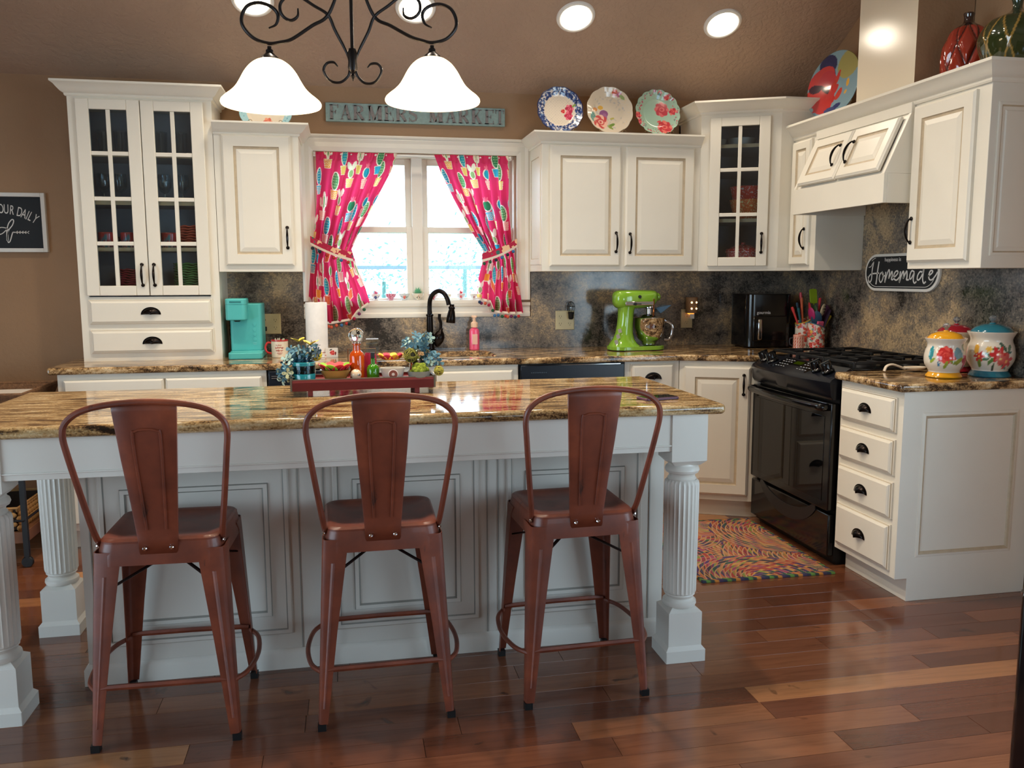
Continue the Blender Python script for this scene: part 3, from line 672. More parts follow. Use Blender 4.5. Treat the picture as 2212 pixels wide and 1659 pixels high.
for x, hx in ((.045, .285), (.398, .045)):
    o = door(hd, x, z_t+.012, .340, L-.03, None, y=yf+.006, fw=.05); o.rotation_euler = (-ta, 0, 0); pull(o, hx, .13)
m = MB(); yc0, yc1, xc0 = 3.50, 3.94, 2.53        # chimney in world space, top follows the ceiling slope
to = lambda X, Y, Z: (4.236-Y, X-XU, Z-1.372)
m.add([to(xc0, yc1, 2.1), to(xc0, yc0, 2.1), to(2.815, yc0, 2.1), to(2.815, yc1, 2.1), to(xc0, yc1, ceil_z(yc1)-.004), to(xc0, yc0, ceil_z(yc0)-.004), to(2.815, yc0, ceil_z(yc0)-.004), to(2.815, yc1, ceil_z(yc1)-.004)],
      [(0, 1, 2, 3), (4, 7, 6, 5), (0, 4, 5, 1), (1, 5, 6, 2), (2, 6, 7, 3), (3, 7, 4, 0)])
m.m[3] = 1; part('chimney', m, [mat('cream_chimney_gloss', (226, 212, 188), .2, var=.01, nscale=3), M_wall], hd, smooth=False)
cm = MB(); cm.sweep([(XU-.002, 4.489), (XU-.002, 3.0), (XW-.001, 3.0)], [(a*.95, 2.095+b_*1.15) for a, b_ in CROWN]); cm.box(XU, XW-.001, 3.0, 4.489, 2.1075, 2.112)
o = part('crown_moulding', cm, M_cream, ang=25); tag(o, 'long cream crown moulding running over the hood and end cabinet', 'moulding')
# ================================================================ base cabinets
YF = 4.39
def basecab(name, label, x0, x1, fronts, loc=None, rot=0, W=None, D=.60, H=.780, toe=.055, dtoe=.06, box=True, z=.10):
    W = W or x1-x0; o = thing(name, label, 'cabinet', loc or (x0, YF, 0), rot)
    m = MB(); m.box(0, W, 0, D, z, z+H-.0); m.box(.0, W, dtoe, D, 0, z); part('body', m, M_cream, o, bevel=.0015)
    for f in fronts:
        if f[0] == 'door': door(o, *f[1:])
        else: drawer(o, *f[1:])
    return o
basecab('base_cabinet', 'cream base cabinet with two doors below the hutch', -1.372, -.398, [('door', .03, .135, .455, .715, (.425, .6)), ('door', .495, .135, .455, .715, (.03, .6))])
basecab('base_cabinet', 'cream sink base cabinet below the window', .02, .898, [('door', .03, .135, .405, .715, (.375, .6)), ('door', .440, .135, .405, .715, (.03, .6))])
basecab('base_cabinet', 'cream base cabinet with drawers between dishwasher and corner', 1.492, 1.808, [('drawer', .032, .722, .252, .145), ('drawer', .032, .42, .252, .27), ('drawer', .032, .125, .252, .27)])
D0 = Vector((1.812, 4.39)); D1 = Vector((2.186, 4.212)); dv = D1-D0; an = math.atan2(dv.y, dv.x); DW = dv.length
dg = thing('corner_base_cabinet', 'cream angled corner base cabinet left of the black stove', 'cabinet', (D0.x, D0.y, 0), an)
iv2 = Matrix.Rotation(-an, 3, 'Z'); l3 = lambda x, y: tuple((iv2 @ Vector((x-D0.x, y-D0.y, 0)))[:2])
m = MB(); m.prism([(0, 0), (DW, 0), l3(2.78, 4.212), l3(2.78, 4.985), l3(1.812, 4.985)], .10, .88); m.prism([(.02, .05), (DW-.01, .05), l3(2.7, 4.27), l3(2.7, 4.9), l3(1.85, 4.9)], 0, .10); part('body', m, M_cream, dg, bevel=.0015)
door(dg, .028, .135, .352, .715, (.318, .62))
e1 = basecab('drawer_cabinet', 'cream four-drawer base cabinet on the right end of the kitchen', 0, 0, [('drawer', .018, .706, .385, .145, 0, .082), ('drawer', .018, .528, .385, .150, 0, .082), ('drawer', .018, .345, .385, .155, 0, .082), ('drawer', .018, .127, .385, .195, 0, .082)], loc=(2.19, 3.418, 0), rot=RZ, W=.433, D=.625, H=.780)
m = MB(); m.T = Matrix.Translation((.433, 0, 0)) @ Matrix.Rotation(radians(90), 4, 'Z'); m.rings(.0, .10, .625, .78, [(0, 0), (0, -.004), (.088, -.004), (.09, -.007), (.10, -.009), (.108, -.006), (.112, -.001), (.125, -.001)], [0, 0, 0, 0, 1, 1, 0]); part('side_panel', m, [M_cream, M_glaze], e1, smooth=False)

# black trash compactor and dishwasher
def blackfront(name, label, x0, x1, cat):
    o = thing(name, label, cat, (x0, YF, 0)); W = x1-x0
    m = MB(); m.box(0, W, 0, .58, .10, .878); part('body', m, M_blackm, o)
    m = MB(); m.box(.004, W-.004, -.022, 0, .12, .79); part('door', m, M_black, o, bevel=.004)
    m = MB(); m.box(.004, W-.004, -.028, 0, .795, .875); p_ = part('control_panel', m, mat('navy_black_panel', (14, 22, 34), .25), o, bevel=.005)
    return o, p_, W
o, p_, W = blackfront('trash_compactor', 'black built-in appliance right of the lower left cabinets', -.392, .014, 'appliance')
for z in (.848, .838): m = MB(); m.box(.02, .10, -.0305, -.028, z, z+.003); part('chrome_line', m, M_chrome, p_)
o, p_, W = blackfront('dishwasher', 'black dishwasher in the back run under the counter', .902, 1.488, 'dishwasher')
m = MB()
for k in range(9): m.box(.06+k*.010, .066+k*.010, -.0285, -.028, .832, .836)
part('indicator', m, mat('grey_print', (70, 84, 96), .5), p_)
m = MB(); m.box(.03, W-.03, -.034, -.028, .872, .875); part('trim_strip', m, M_steel, p_)

# ================================================================ counters
def slab(name, polys, m, z1=.914, th=.034, r=.014, parent=None, holes=None):
    """counter with a bullnose: bevel on a prism"""
    b_ = MB()
    for P in polys: b_.prism(P, z1-th, z1)
    return part(name, b_, m, parent, bevel=r, bseg=4)
ct = thing('back_counter', 'long brown granite counter along the back wall with sink cutout', 'counter', (0, 0, 0))
YE, YK = 4.36, YB-.021
sx0, sx1, sy0, sy1 = .135, .80, 4.48, 4.86
outer = [(-1.41, YE), (1.805, YE), (2.155, 4.195+.013), (XW-.021, 4.208), (XW-.021, YK), (-1.41, YK)]
hole = list(reversed(rr(sx0, sx1, sy0, sy1, .06, 5)))
me = bpy.data.meshes.new('slab')
import bmesh
def polyslab(outer, hole, z0_, z1_):
    bm = bmesh.new(); lo = []
    rings_ = [outer] + ([hole] if hole else [])
    es = []
    for rg in rings_:
        vs = [bm.verts.new((x, y, z1_)) for x, y in rg]; n = len(vs)
        es += [bm.edges.new((vs[i], vs[(i+1) % n])) for i in range(n)]
    bmesh.ops.triangle_fill(bm, use_beauty=True, use_dissolve=False, edges=es, normal=(0, 0, 1))
    ret = bmesh.ops.extrude_face_region(bm, geom=bm.faces[:]); vv = [g for g in ret['geom'] if isinstance(g, bmesh.types.BMVert)]
    bmesh.ops.translate(bm, vec=(0, 0, z0_-z1_), verts=vv); bmesh.ops.recalc_face_normals(bm, faces=bm.faces[:])
    me_ = bpy.data.meshes.new('slab'); bm.to_mesh(me_); bm.free(); return me_
me = polyslab(outer, hole, .880, .914); me.materials.append(M_ctr)
part('worktop', me, None, ct, bevel=.012, bseg=4)
sk = thing('sink', 'undermount sink basin set into the back counter', 'sink', ((sx0+sx1)/2, (sy0+sy1)/2, .70))
m = MB(); w, d = (sx1-sx0)/2+.008, (sy1-sy0)/2+.008; Pq = rr(-w, w, -d, d, .06, 5); n = len(Pq); k = [(x*.92, y*.9) for x, y in Pq]
m.add([(x, y, .178) for x, y in Pq]+[(x, y, .0) for x, y in k]+[(x*1.03, y*1.03, .178) for x, y in Pq]+[(x*1.03, y*1.03, -.01) for x, y in k], [(i, (i+1) % n, n+(i+1) % n, n+i) for i in range(n)]+[tuple(range(n, 2*n))]+[(2*n+i, 3*n+i, 3*n+(i+1) % n, 2*n+(i+1) % n) for i in range(n)]+[tuple(range(4*n-1, 3*n-1, -1))]+[(i, 2*n+i, 2*n+(i+1) % n, (i+1) % n) for i in range(n)])
part('basin', m, mat('dark_sink_composite', (70, 62, 56), .35), sk)
m = MB(); m.lathe([(.04, .001), (.042, .004), (.03, .003), (.0001, .002)], 24); part('drain', m, M_steel, sk)
rcn = slab('end_counter', [[(2.155, 2.955), (XW-.021, 2.955), (XW-.021, 3.432), (2.155, 3.432)]], M_ctr, r=.013)
tag(rcn, 'short brown granite counter over the drawer cabinet right of the stove', 'counter')

# ================================================================ stove
st = thing('gas_range', 'black slide-in gas range with four knobs and a glass oven door', 'stove', (2.17, 4.197, 0), RZ)
SW = .757; m = MB(); m.box(.002, SW-.002, .03, .62, .02, .905); m.box(.01, SW-.01, .05, .60, 0, .02); part('body', m, M_blackm, st)
m = MB(); m.box(0, SW, -.004, .03, .045, .245); dr = part('drawer', m, M_black, st, bevel=.006)
m = MB(); pz = arc((SW/2, .32), .30, 205, 335, 16, 1.0, .62); pz2 = arc((SW/2, .35), .30, 333, 207, 16, 1.0, .50)
m.prismy(pz+pz2, -.008, -.003); part('handle', m, mat('drawer_recess_black', (30, 30, 32), .4), dr)
m = MB(); m.box(0, SW, -.012, .03, .262, .765); od = part('door', m, M_black, st, bevel=.006)
m = MB(); m.box(.05, SW-.05, -.014, -.011, .30, .70); part('oven_window', m, M_oven, od, bevel=.002)
P = [(.03, -.012, .745)] + [(.03+(SW-.06)*k/14, -.045-.03*sin(pi*k/14), .745) for k in range(15)] + [(SW-.03, -.012, .745)]
m = MB(); m.tube(smoothpath(P, 3), .014, 12, flat=1.25); part('handle', m, M_black, od)
# bowed control panel
m = MB(); n = 24; vs = []; fs = []
for i in range(n+1):
    x = SW*i/n; bb = 1-(2*x/SW-1)**2
    vs += [(x, -.006-.020*bb, .782), (x, -.018-.035*bb, .80), (x, -.026-.045*bb, .862), (x, -.018-.045*bb, .874), (x, .075, .925), (x, .085, .905), (x, .085, .782)]
for i in range(n):
    for k in range(6): fs.append((i*7+k, (i+1)*7+k, (i+1)*7+k+1, i*7+k+1))
fs += [tuple(range(7)), tuple(n*7+k for k in range(6, -1, -1))]
m.add(vs, fs); cp = part('control_panel', m, M_bluebk, st, ang=40)
m = MB(); tilt = math.atan2(.051, .12)
m.T = Matrix.Translation((SW/2, .020, .9035)) @ Matrix.Rotation(tilt, 4, 'X'); m.box(-.17, .17, -.055, .045, -.001, .0015); part('touch_pad', m, M_oven, cp)
m = MB(); m.T = Matrix.Translation((SW/2, .020, .9055)) @ Matrix.Rotation(tilt, 4, 'X'); m.box(-.035, .035, .005, .03, 0, .0012); part('display', m, emat('lime_display', (120, 140, 20), .12), cp)
m = MB(); m.T = Matrix.Translation((SW/2, .020, .9052)) @ Matrix.Rotation(tilt, 4, 'X')
for x in (-.14, -.115, -.09, -.065, .065, .09, .115, .14):
    for y in (-.035, -.012, .012, .03): m.box(x-.007, x+.007, y, y+.0025, 0, .001)
part('print', m, mat('pale_print', (200, 204, 210), .5), cp)
for x in (.075, .155, SW-.165, SW-.085):
    m = MB(); m.T = Matrix.Translation((x, .010 if .2 < x < .6 else .014, .902)) @ Matrix.Rotation(tilt, 4, 'X')
    m.lathe([(.030, 0), (.031, .006), (.028, .010), (.023, .014), (.022, .040), (.018, .046), (.0001, .047)], 24); m.box(-.005, .005, -.026, .026, .012, .050); part('knob', m, M_black, st)
m = MB(); m.box(0, SW, .08, .60, .905, .922); part('cooktop', m, M_black, st, bevel=.006)
M_cast = mat('cast_iron_grate', (20, 20, 22), .5, .1)
for gx in (.012, .262, .512):
    m = MB(); z = .947; x0, x1, y0, y1 = gx, gx+.233, .10, .585
    for a, b2 in (((x0, y0), (x1, y0)), ((x1, y0), (x1, y1)), ((x1, y1), (x0, y1)), ((x0, y1), (x0, y0)), ((x0, (y0+y1)/2), (x1, (y0+y1)/2)), (((x0+x1)/2, y0), ((x0+x1)/2, y0+.09)), (((x0+x1)/2, y1), ((x0+x1)/2, y1-.09)), (((x0+x1)/2, (y0+y1)/2-.08), ((x0+x1)/2, (y0+y1)/2+.08)), ((x0, y0+.12), (x0+.08, y0+.12)), ((x1, y0+.12), (x1-.08, y0+.12)), ((x0, y1-.12), (x0+.08, y1-.12)), ((x1, y1-.12), (x1-.08, y1-.12))):
        a, b2 = Vector(a), Vector(b2); dd_ = (b2-a).normalized(); nn = Vector((-dd_.y, dd_.x))*.006
        m.prism([tuple(a-nn), tuple(b2-nn), tuple(b2+nn), tuple(a+nn)], z-.008, z+.006)
    for x in (x0, x1):
        for y in (y0, y1): m.box(x-.006, x+.006, y-.006, y+.006, .921, z)
    part('grate', m, M_cast, st, bevel=.002)
for x, y, r_ in ((.128, .22, .038), (.128, .465, .045), (.378, .34, .05), (.628, .22, .048), (.628, .465, .036)):
    m = MB(); m.lathe([(r_+.012, 0), (r_+.01, .006), (r_, .008), (r_, .014), (r_-.006, .018), (.0001, .018)], 24, (x, y, .922)); part('burner', m, M_cast, st)

# ================================================================ island
isl = thing('kitchen_island', 'white kitchen island with granite top, fluted corner posts and panelled base', 'island', (0, 0, 0))
m = MB(); m.prism([(-1.19, 2.628), (1.258, 2.628), (1.258, 3.465), (-1.19, 3.465)], .878, .914); part('worktop', m, M_isl, isl, bevel=.0165, bseg=5)
M_isw = mat('island_grey_white_paint', (210, 205, 195), .36, var=.012, nscale=4)
m = MB()
for a, b2 in (((-1.0, 2.652), (1.075, 2.652)),): m.box(a[0], b2[0], 2.655, 2.675, .752, .878); m.box(a[0], b2[0], 2.650, 2.656, .770, .7745)
m.box(1.105, 1.125, 2.78, 3.40, .752, .878); m.box(-1.13, -1.11, 2.78, 3.32, .752, .878); m.box(-1.02, 1.1, 3.40, 3.42, .752, .878); m.box(-1.02, 1.1, 2.675, 3.4, .86, .877)
part('apron', m, M_isw, isl, bevel=.0015)
m = MB(); m.box(-.865, 1.137, 2.880, 3.40, 0, .86); part('body', m, M_isw, isl)
m = MB(); m.sweep([(-.866, 3.40), (-.866, 2.879), (1.137, 2.879)], [(0, 0), (.012, 0), (.012, .055), (.006, .066), (0, .07)]); part('baseboard', m, M_isw, isl)
for x0, x1 in ((-.805, -.205), (-.06, .445), (.545, 1.05)):
    m = MB(); m.T = Matrix.Translation((0, 2.880, 0)); m.rings(x0, .125, x1-x0, .60, [(0, 0), (0, -.006), (.004, -.010), (.016, -.010), (.020, -.005), (.066, -.005), (.069, -.011), (.082, -.011), (.087, -.003), (.10, -.003)], [0, 0, 0, 1, 0, 1, 0, 1, 0]); part('panel', m, [M_isw, mat('island_groove_glaze', (150, 148, 140), .5)], isl, smooth=False)
for x in (-.835, -.175, -.09, .475, .515, 1.082):
    m = MB(); m.box(x-.002, x+.002, 2.877, 2.881, .07, .86); part('panel_seam', m, MATS['island_groove_glaze'], isl)
def fluted():
    m = MB(); prof = [(.050, .232), (.056, .238), (.0585, .244), (.0600, .42), (.0610, .628), (.058, .638), (.050, .643)]; seg = 120; vs = []; fs = []; n = len(prof)
    rows = [(r_, z, 0 if i in (0, 1, n-1) else 1) for i, (r_, z) in enumerate(prof)]
    for r_, z, fl in rows:
        for k in range(seg):
            a = 2*pi*k/seg; q = (k % 5)/5; dz = (.0042*max(0, sin(pi*q))**.7 if fl else 0); vs.append(((r_-dz)*cos(a), (r_-dz)*sin(a), z))
    for i in range(n-1):
        for k in range(seg): k2 = (k+1) % seg; fs.append((i*seg+k, i*seg+k2, (i+1)*seg+k2, (i+1)*seg+k))
    m.add(vs, fs); return m
pm = {}
def post(x, y):
    if not pm:
        m = MB(); m.prism(rr(-.0725, .0725, -.0725, .0725, .002, 1), 0, .042); m.add([(-.0725, -.0725, .042), (.0725, -.0725, .042), (.0725, .0725, .042), (-.0725, .0725, .042), (-.061, -.061, .056), (.061, -.061, .056), (.061, .061, .056), (-.061, .061, .056)], [(0, 1, 5, 4), (1, 2, 6, 5), (2, 3, 7, 6), (3, 0, 4, 7), (4, 5, 6, 7)])
        pm['plinth'] = mesh('plinth', m, M_isw)
        m = MB(); m.box(-.061, .061, -.061, .061, .056, .175); m.lathe([(.0862, .17), (.0862, .174), (.07, .186), (.05, .192)], 4, cap=False)
        m = MB(); m.box(-.061, .061, -.061, .061, .055, .176); m.add([(-.061, -.061, .176), (.061, -.061, .176), (.061, .061, .176), (-.061, .061, .176), (-.040, -.040, .192), (.040, -.040, .192), (.040, .040, .192), (-.040, .040, .192)], [(0, 1, 5, 4), (1, 2, 6, 5), (2, 3, 7, 6), (3, 0, 4, 7), (4, 5, 6, 7)])
        pm['block'] = mesh('block', m, M_isw)
        m = MB(); m.lathe([(.046, .186), (.056, .190), (.0595, .198), (.058, .207), (.051, .212), (.047, .218), (.05, .226), (.054, .230), (.05, .236)], 40); pm['turning2'] = mesh('turning', m, M_isw); m = MB(); m.lathe([(.048, .638), (.050, .648), (.044, .656), (.047, .664), (.056, .669), (.060, .678), (.057, .688), (.05, .694), (.048, .702)], 40); pm['turning'] = mesh('turning', m, M_isw)
        pm['fluted_column'] = mesh('fluted_column', fluted(), M_isw, ang=50)
        m = MB(); m.box(-.0635, .0635, -.0635, .0635, .716, .8775); m.add([(-.0635, -.0635, .716), (.0635, -.0635, .716), (.0635, .0635, .716), (-.0635, .0635, .716), (-.045, -.045, .698), (.045, -.045, .698), (.045, .045, .698), (-.045, .045, .698)], [(4, 5, 1, 0), (5, 6, 2, 1), (6, 7, 3, 2), (7, 4, 0, 3), (7, 6, 5, 4)]); pm['block2'] = mesh('block', m, M_isw)
    o = bpy.data.objects.new('post', None); COL.objects.link(o); o.parent = isl; o.location = (x, y, 0)
    for k in pm: part(k.replace('2', ''), pm[k], None, o)
post(1.137, 2.712); post(-1.062, 2.712); post(-1.09, 3.385)
m = MB(); m.prism([(1.0, 2.666), (1.072, 2.666), (1.072, 2.70), (1.0, 2.70)], .70, .752); 

# ================================================================ counter stools
def rustmat():
    t = NT('rust_painted_metal'); v = t.coord(); a = t.noise(v, 7, 4, .6)
    c = t.ramp(a, [(.35, S(88, 40, 25)), (.55, S(108, 50, 31)), (.7, S(128, 62, 38))])
    w = t.noise(t.coord((9, 9, 2.2)), 2.4, 6, .7); c = t.mix(t.ramp(w, [(.64, (0, 0, 0)), (.72, (.85, .85, .85))]), c, S(34, 20, 16))
    t.l(c, t.b.inputs['Base Color']); t.set(rough=.42, spec=.5, coat=.06); return t.m
M_rust = rustmat(); M_rustd = mat('dark_brown_brace', (44, 28, 24), .45, var=.2)
def stool_parts():
    P = {}
    # seat pan: rounded square dish with a rolled rim, skirt below
    def ringpts(w0, w1, y0, y1, r, z, n=6):      # trapezoid-ish rounded outline
        out = []
        for cx, cy, a0 in ((1, -1, -pi/2), (1, 1, 0), (-1, 1, pi/2), (-1, -1, pi)):
            for i in range(n+1):
                a = a0+pi/2*i/n; ww = (w0 if cy < 0 else w1); yy_ = y0 if cy < 0 else y1
                out.append((cx*(ww-r)+r*cos(a), (yy_-cy*r*0) + (r if cy < 0 else -r)+r*sin(a), z))
        return out
    m = MB(); rings_ = []
    spec = [(.0, .045, .597), (.0, .045, .603), (-.006, .045, .609), (-.014, .045, .610), (-.026, .04, .606), (-.045, .04, .600), (-.10, .03, .597)]
    for d, r_, z in spec: rings_ += ringpts(.166+d, .172+d, -.168-d, .165+d, max(.02, r_+d*.3), z)
    N = 28; fs = []
    for i in range(len(spec)-1):
        for k in range(N): k2 = (k+1) % N; fs.append((i*N+k, i*N+k2, (i+1)*N+k2, (i+1)*N+k))
    fs.append(tuple((len(spec)-1)*N+k for k in range(N))); m.add(rings_, fs)
    m2 = ringpts(.166, .172, -.168, .165, .045, .597) + ringpts(.172, .178, -.174, .171, .045, .566)+ringpts(.1735, .1795, -.1755, .1725, .045, .535)+ringpts(.1675, .1735, -.1695, .1665, .045, .535)+ringpts(.160, .166, -.162, .159, .045, .594)
    fs = []
    for i in range(4):
        for k in range(N): k2 = (k+1) % N; fs.append((i*N+k2, i*N+k, (i+1)*N+k, (i+1)*N+k2))
    P['seat'] = mesh('seat', m, M_rust); m = MB(); m.add(m2, fs); P['seat_skirt'] = mesh('seat_skirt', m, M_rust)
    def leg(sx_, sy_):
        m = MB(); vs = []; K = [(0, .575), (.06, .545), (.5, .30), (.92, .045), (1, .02)]
        for tt, z in K:
            tt = (.575-z)/.575; cx = (.178+.027*tt)*sx_; cy = (.172+.033*tt)*sy_; w = .072-.046*tt
            if z > .54: w += .03*((z-.54)/.035)
            r_ = .016-.006*tt; q = .0025
            sec = [(-w, 0), (-r_, 0), (-.3*r_, -.3*r_), (0, -r_), (0, -w), (-q, -w), (-q, -r_), (-.3*r_-q, -.3*r_-q), (-r_, -q), (-w, -q)]
            for a, b_ in sec: vs.append((cx+a*sx_, cy+b_*sy_, z))
        n = 10; fs = []
        for i in range(len(K)-1):
            for k in range(n): k2 = (k+1) % n; fs.append((i*n+k, i*n+k2, (i+1)*n+k2, (i+1)*n+k))
        fs += [tuple(range(n)), tuple((len(K)-1)*n+k for k in range(n-1, -1, -1))]; m.add(vs, fs)
        # raised rib down the rear face
        vs = []
        for tt in (.12, .55, .88):
            z = .575*(1-tt); cx = (.178+.027*tt)*sx_; cy = (.172+.033*tt)*sy_; w = .072-.046*tt; xx = cx-sx_*w*.5; hw = .006-.003*tt
            vs += [(xx-hw, cy, z), (xx, cy+.0028*sy_, z), (xx+hw, cy, z)]
        m.add(vs, [(0, 1, 4, 3), (1, 2, 5, 4), (3, 4, 7, 6), (4, 5, 8, 7)]); return mesh('leg', m, M_rust, ang=30)
    P['legs'] = {(a, b_): leg(a, b_) for a in (-1, 1) for b_ in (-1, 1)}
    m = MB(); m.box(-.012, .012, -.012, .012, 0, .021); P['foot'] = mesh('rubber_foot', m, M_blackm)
    m = MB()
    Q = [(-.168, -.12, .585), (-.173, -.152, .625), (-.188, -.185, .73), (-.205, -.222, .86), (-.211, -.236, .925), (-.198, -.241, .962), (-.158, -.244, .990), (-.09, -.246, 1.006), (0, -.247, 1.012)]
    Q = Q + [(-x, y, z) for x, y, z in reversed(Q[:-1])]; m.tube(smoothpath(Q, 5), .0088, 10); P['back_hoop'] = mesh('back_hoop', m, M_rust)
    # back splat with folded edges and an embossed outline
    m = MB(); rows = [(.084, -.2475, 1.010), (.083, -.2455, .985), (.073, -.222, .85), (.062, -.195, .72), (.054, -.176, .61), (.052, -.1745, .566)]
    def row(w, y_, z, front): return [(-w, y_+.012, z), (-w, y_+.002, z), (-w+.004, y_, z), (-w*.42, y_+.0005, z), (0, y_+.0005, z), (w*.42, y_+.0005, z), (w-.004, y_, z), (w, y_+.002, z), (w, y_+.012, z)]
    vs = []; fs = []
    for r_ in rows: vs += row(*r_, 0)
    for i in range(len(rows)-1):
        for k in range(8): fs.append((i*9+k, (i+1)*9+k, (i+1)*9+k+1, i*9+k+1))
    m.add(vs, fs)
    o_ = []
    yz = lambda z: np.interp(z, [.566, .61, .72, .85, .985, 1.01], [-.1745, -.176, -.195, -.222, -.2455, -.2475])
    for x, z in ((-.026, .64), (-.036, .90), (-.028, .93), (0, .935), (.028, .93), (.036, .90), (.026, .64)): o_.append((x, yz(z)-.0005, z))
    m.tube(smoothpath(o_, 4), .0022, 6); P['splat'] = mesh('back_splat', m, M_rust, ang=40)
    for kk, y_, s in (('rungA', -.19, 1), ('rungB', .186, -1)):
        a = .187; m = MB(); m.tube([(-a+.004, y_, .182), (-a+.03, y_, .185), (0, y_-.002*s, .186), (a-.03, y_, .185), (a-.004, y_, .182)], [.005, .006, .006, .006, .005], 6, flat=1.5); P[kk] = mesh('footrest', m, M_rust)
    for s in (-1, 1):
        m = MB(); m.tube(smoothpath([(s*.190, -.182, .176), (s*.222, -.12, .174), (s*.236, 0, .172), (s*.222, .12, .174), (s*.190, .18, .176)], 4), .0075, 8); P['side%d' % s] = mesh('side_rung', m, M_rust)
    m = MB()
    for sx_ in (-1, 1): m.tube([(sx_*.160, -.160, .455), (0, 0, .517), (-sx_*.160, .160, .455)], .007, 6, flat=.5)
    P['brace'] = mesh('cross_brace', m, M_rustd)
    m = MB(); m.T = Matrix.Rotation(pi/2, 4, 'X'); m.lathe([(.0062, 0), (.0062, .002), (.004, .0045), (.0001, .005)], 12); P['bolt'] = mesh('bolt', m, M_chrome)
    return P
SP = stool_parts()
def stool(x, y, rot, label):
    o = thing('counter_stool', label, 'stool', (x, y, 0), rot, 'rust metal counter stools at the island')
    for k in ('seat', 'seat_skirt', 'back_hoop'): part(k, SP[k], None, o)
    sp = part('back_splat', SP['splat'], None, o)
    sd = sp.modifiers.new('thick', 'SOLIDIFY'); sd.thickness = .0018
    for (a, b_), me_ in SP['legs'].items():
        l_ = part('leg', me_, None, o); part('rubber_foot', SP['foot'], None, l_, loc=(a*.194, b_*.194, 0))
    part('footrest', SP['rungA'], None, o); part('footrest', SP['rungB'], None, o); part('side_rung', SP['side1'], None, o); part('side_rung', SP['side-1'], None, o); part('cross_brace', SP['brace'], None, o)
    for bx, bz in ((-.036, .583), (.036, .583)): part('bolt', SP['bolt'], None, o, loc=(bx, -.1765, bz))
    for s in (-1, 1): part('bolt', SP['bolt'], None, o, loc=(s*.172, -.14, .588), rot=(0, 0, s*pi/3))
stool(-.533, 2.638, radians(-1.5), 'rust-red metal counter stool with hoop back, leftmost of three at the island')
stool(.091, 2.634, radians(0.5), 'rust-red metal counter stool with hoop back, middle one in front of the red tray')
stool(.716, 2.640, radians(2.0), 'rust-red metal counter stool with hoop back, rightmost beside the fluted island post')

# ================================================================ chandelier and recessed lights
ch = thing('island_chandelier', 'dark wrought-iron island chandelier with two glowing white bell shades', 'chandelier', (.046, 2.95, 2.02))
M_sh = NT('alabaster_shade'); t = M_sh; e = t.n('ShaderNodeEmission'); e.inputs[0].default_value = (*S(255, 226, 180), 1); e.inputs[1].default_value = 1.5
tl = t.n('ShaderNodeBsdfTranslucent'); tl.inputs[0].default_value = (.9, .85, .75, 1); ad = t.n('ShaderNodeAddShader'); t.l(e.outputs[0], ad.inputs[0]); t.l(tl.outputs[0], ad.inputs[1]); t.l(ad.outputs[0], t.out.inputs[0])
for s, dz, hr in ((-1, -.012, 'left'), (1, .016, 'right')):
    x = s*.264; zr = -.110+dz
    m = MB(); pf = [(.157, .000), (.160, .006), (.158, .014), (.148, .024), (.130, .038), (.112, .056), (.098, .078), (.084, .103), (.066, .126), (.044, .142), (.024, .148)]
    m.lathe([(r_, z) for r_, z in smoothpath(pf, 3)], 48, (x, 0, zr), cap=False)
    sh = part('lamp_shade', m, t.m, ch); md = sh.modifiers.new('thick', 'SOLIDIFY'); md.thickness = .004
    m = MB(); m.lathe([(.030, 0), (.033, .004), (.028, .012), (.018, .020), (.012, .027), (.012, .034), (.007, .039), (.007, .046), (.0001, .047)], 24, (x, 0, zr+.141)); part('socket_cap', m, M_iron, ch)
    m = MB(); m.sphere((x, 0, zr+.060), .028, 16, 10); part('bulb', m, emat('lamp_bulb', (255, 232, 190), 14), ch)
    light('pendant_lamp_'+hr, 'POINT', (.046+x, 2.95, 2.02+zr+.03), 11, (1, .86, .66), .04)
    zt = .075+dz+.012
    def T(P, r_=.0052, taper=True):
        Q = smoothpath([(s*a, 0, b_+(dz+.012)*min(1, max(0, a-.06)/.14)) for a, b_ in P], 7); n = len(Q); RR = [r_*(.45+.55*min(1, min(i, n-1-i)/(n*.12))) if taper else r_ for i in range(n)]
        m = MB(); m.tube(Q, RR, 8); part('scroll_arm', m, M_iron, ch)
    d = zt
    # main arm: from the lower hub, up and out, crossing, down to the lamp and round into the outer curl
    T([(.010, .030), (.022, .065), (.054, .127), (.075, .173), (.120, .200), (.165, .226), (.195, .228), (.222, .205), (.226, .178), (.214, .158), (.192, .150), (.172, .164), (.170, .188)], .0052)
    T([(.02, .33), (.035, .27), (.075, .173), (.128, .136), (.192, .092), (.230, .080), (.266, .075), (.312, .089), (.343, .122), (.346, .155), (.328, .187), (.292, .199), (.254, .189), (.234, .166), (.240, .136), (.264, .122)], .0058)
    T([(.008, .03), (.010, .0), (.018, -.020), (.042, -.038), (.074, -.034), (.094, -.004), (.084, .020), (.062, .025), (.048, .012)], .0045)
m = MB(); m.tube([(0, 0, -.01), (0, 0, .50)], .0058, 10); m.lathe([(.013, .0), (.016, .01), (.014, .03), (.018, .05), (.012, .07), (.0001, .071)], 20); part('stem', m, M_iron, ch)
m = MB(); m.lathe([(.0001, -.034), (.004, -.026), (.008, -.016), (.004, -.010), (.010, -.004), (.014, .004), (.0001, .005)], 20); part('finial', m, M_iron, ch)
m = MB(); zc_ = ceil_z(2.95)-2.02; m.tube([(0, 0, .49), (0, 0, zc_-.02)], .004, 8); m.lathe([(.06, zc_+.02), (.06, zc_-.02), (.02, zc_-.045), (.0001, zc_-.046)], 24); part('hanging_chain', m, M_iron, ch)
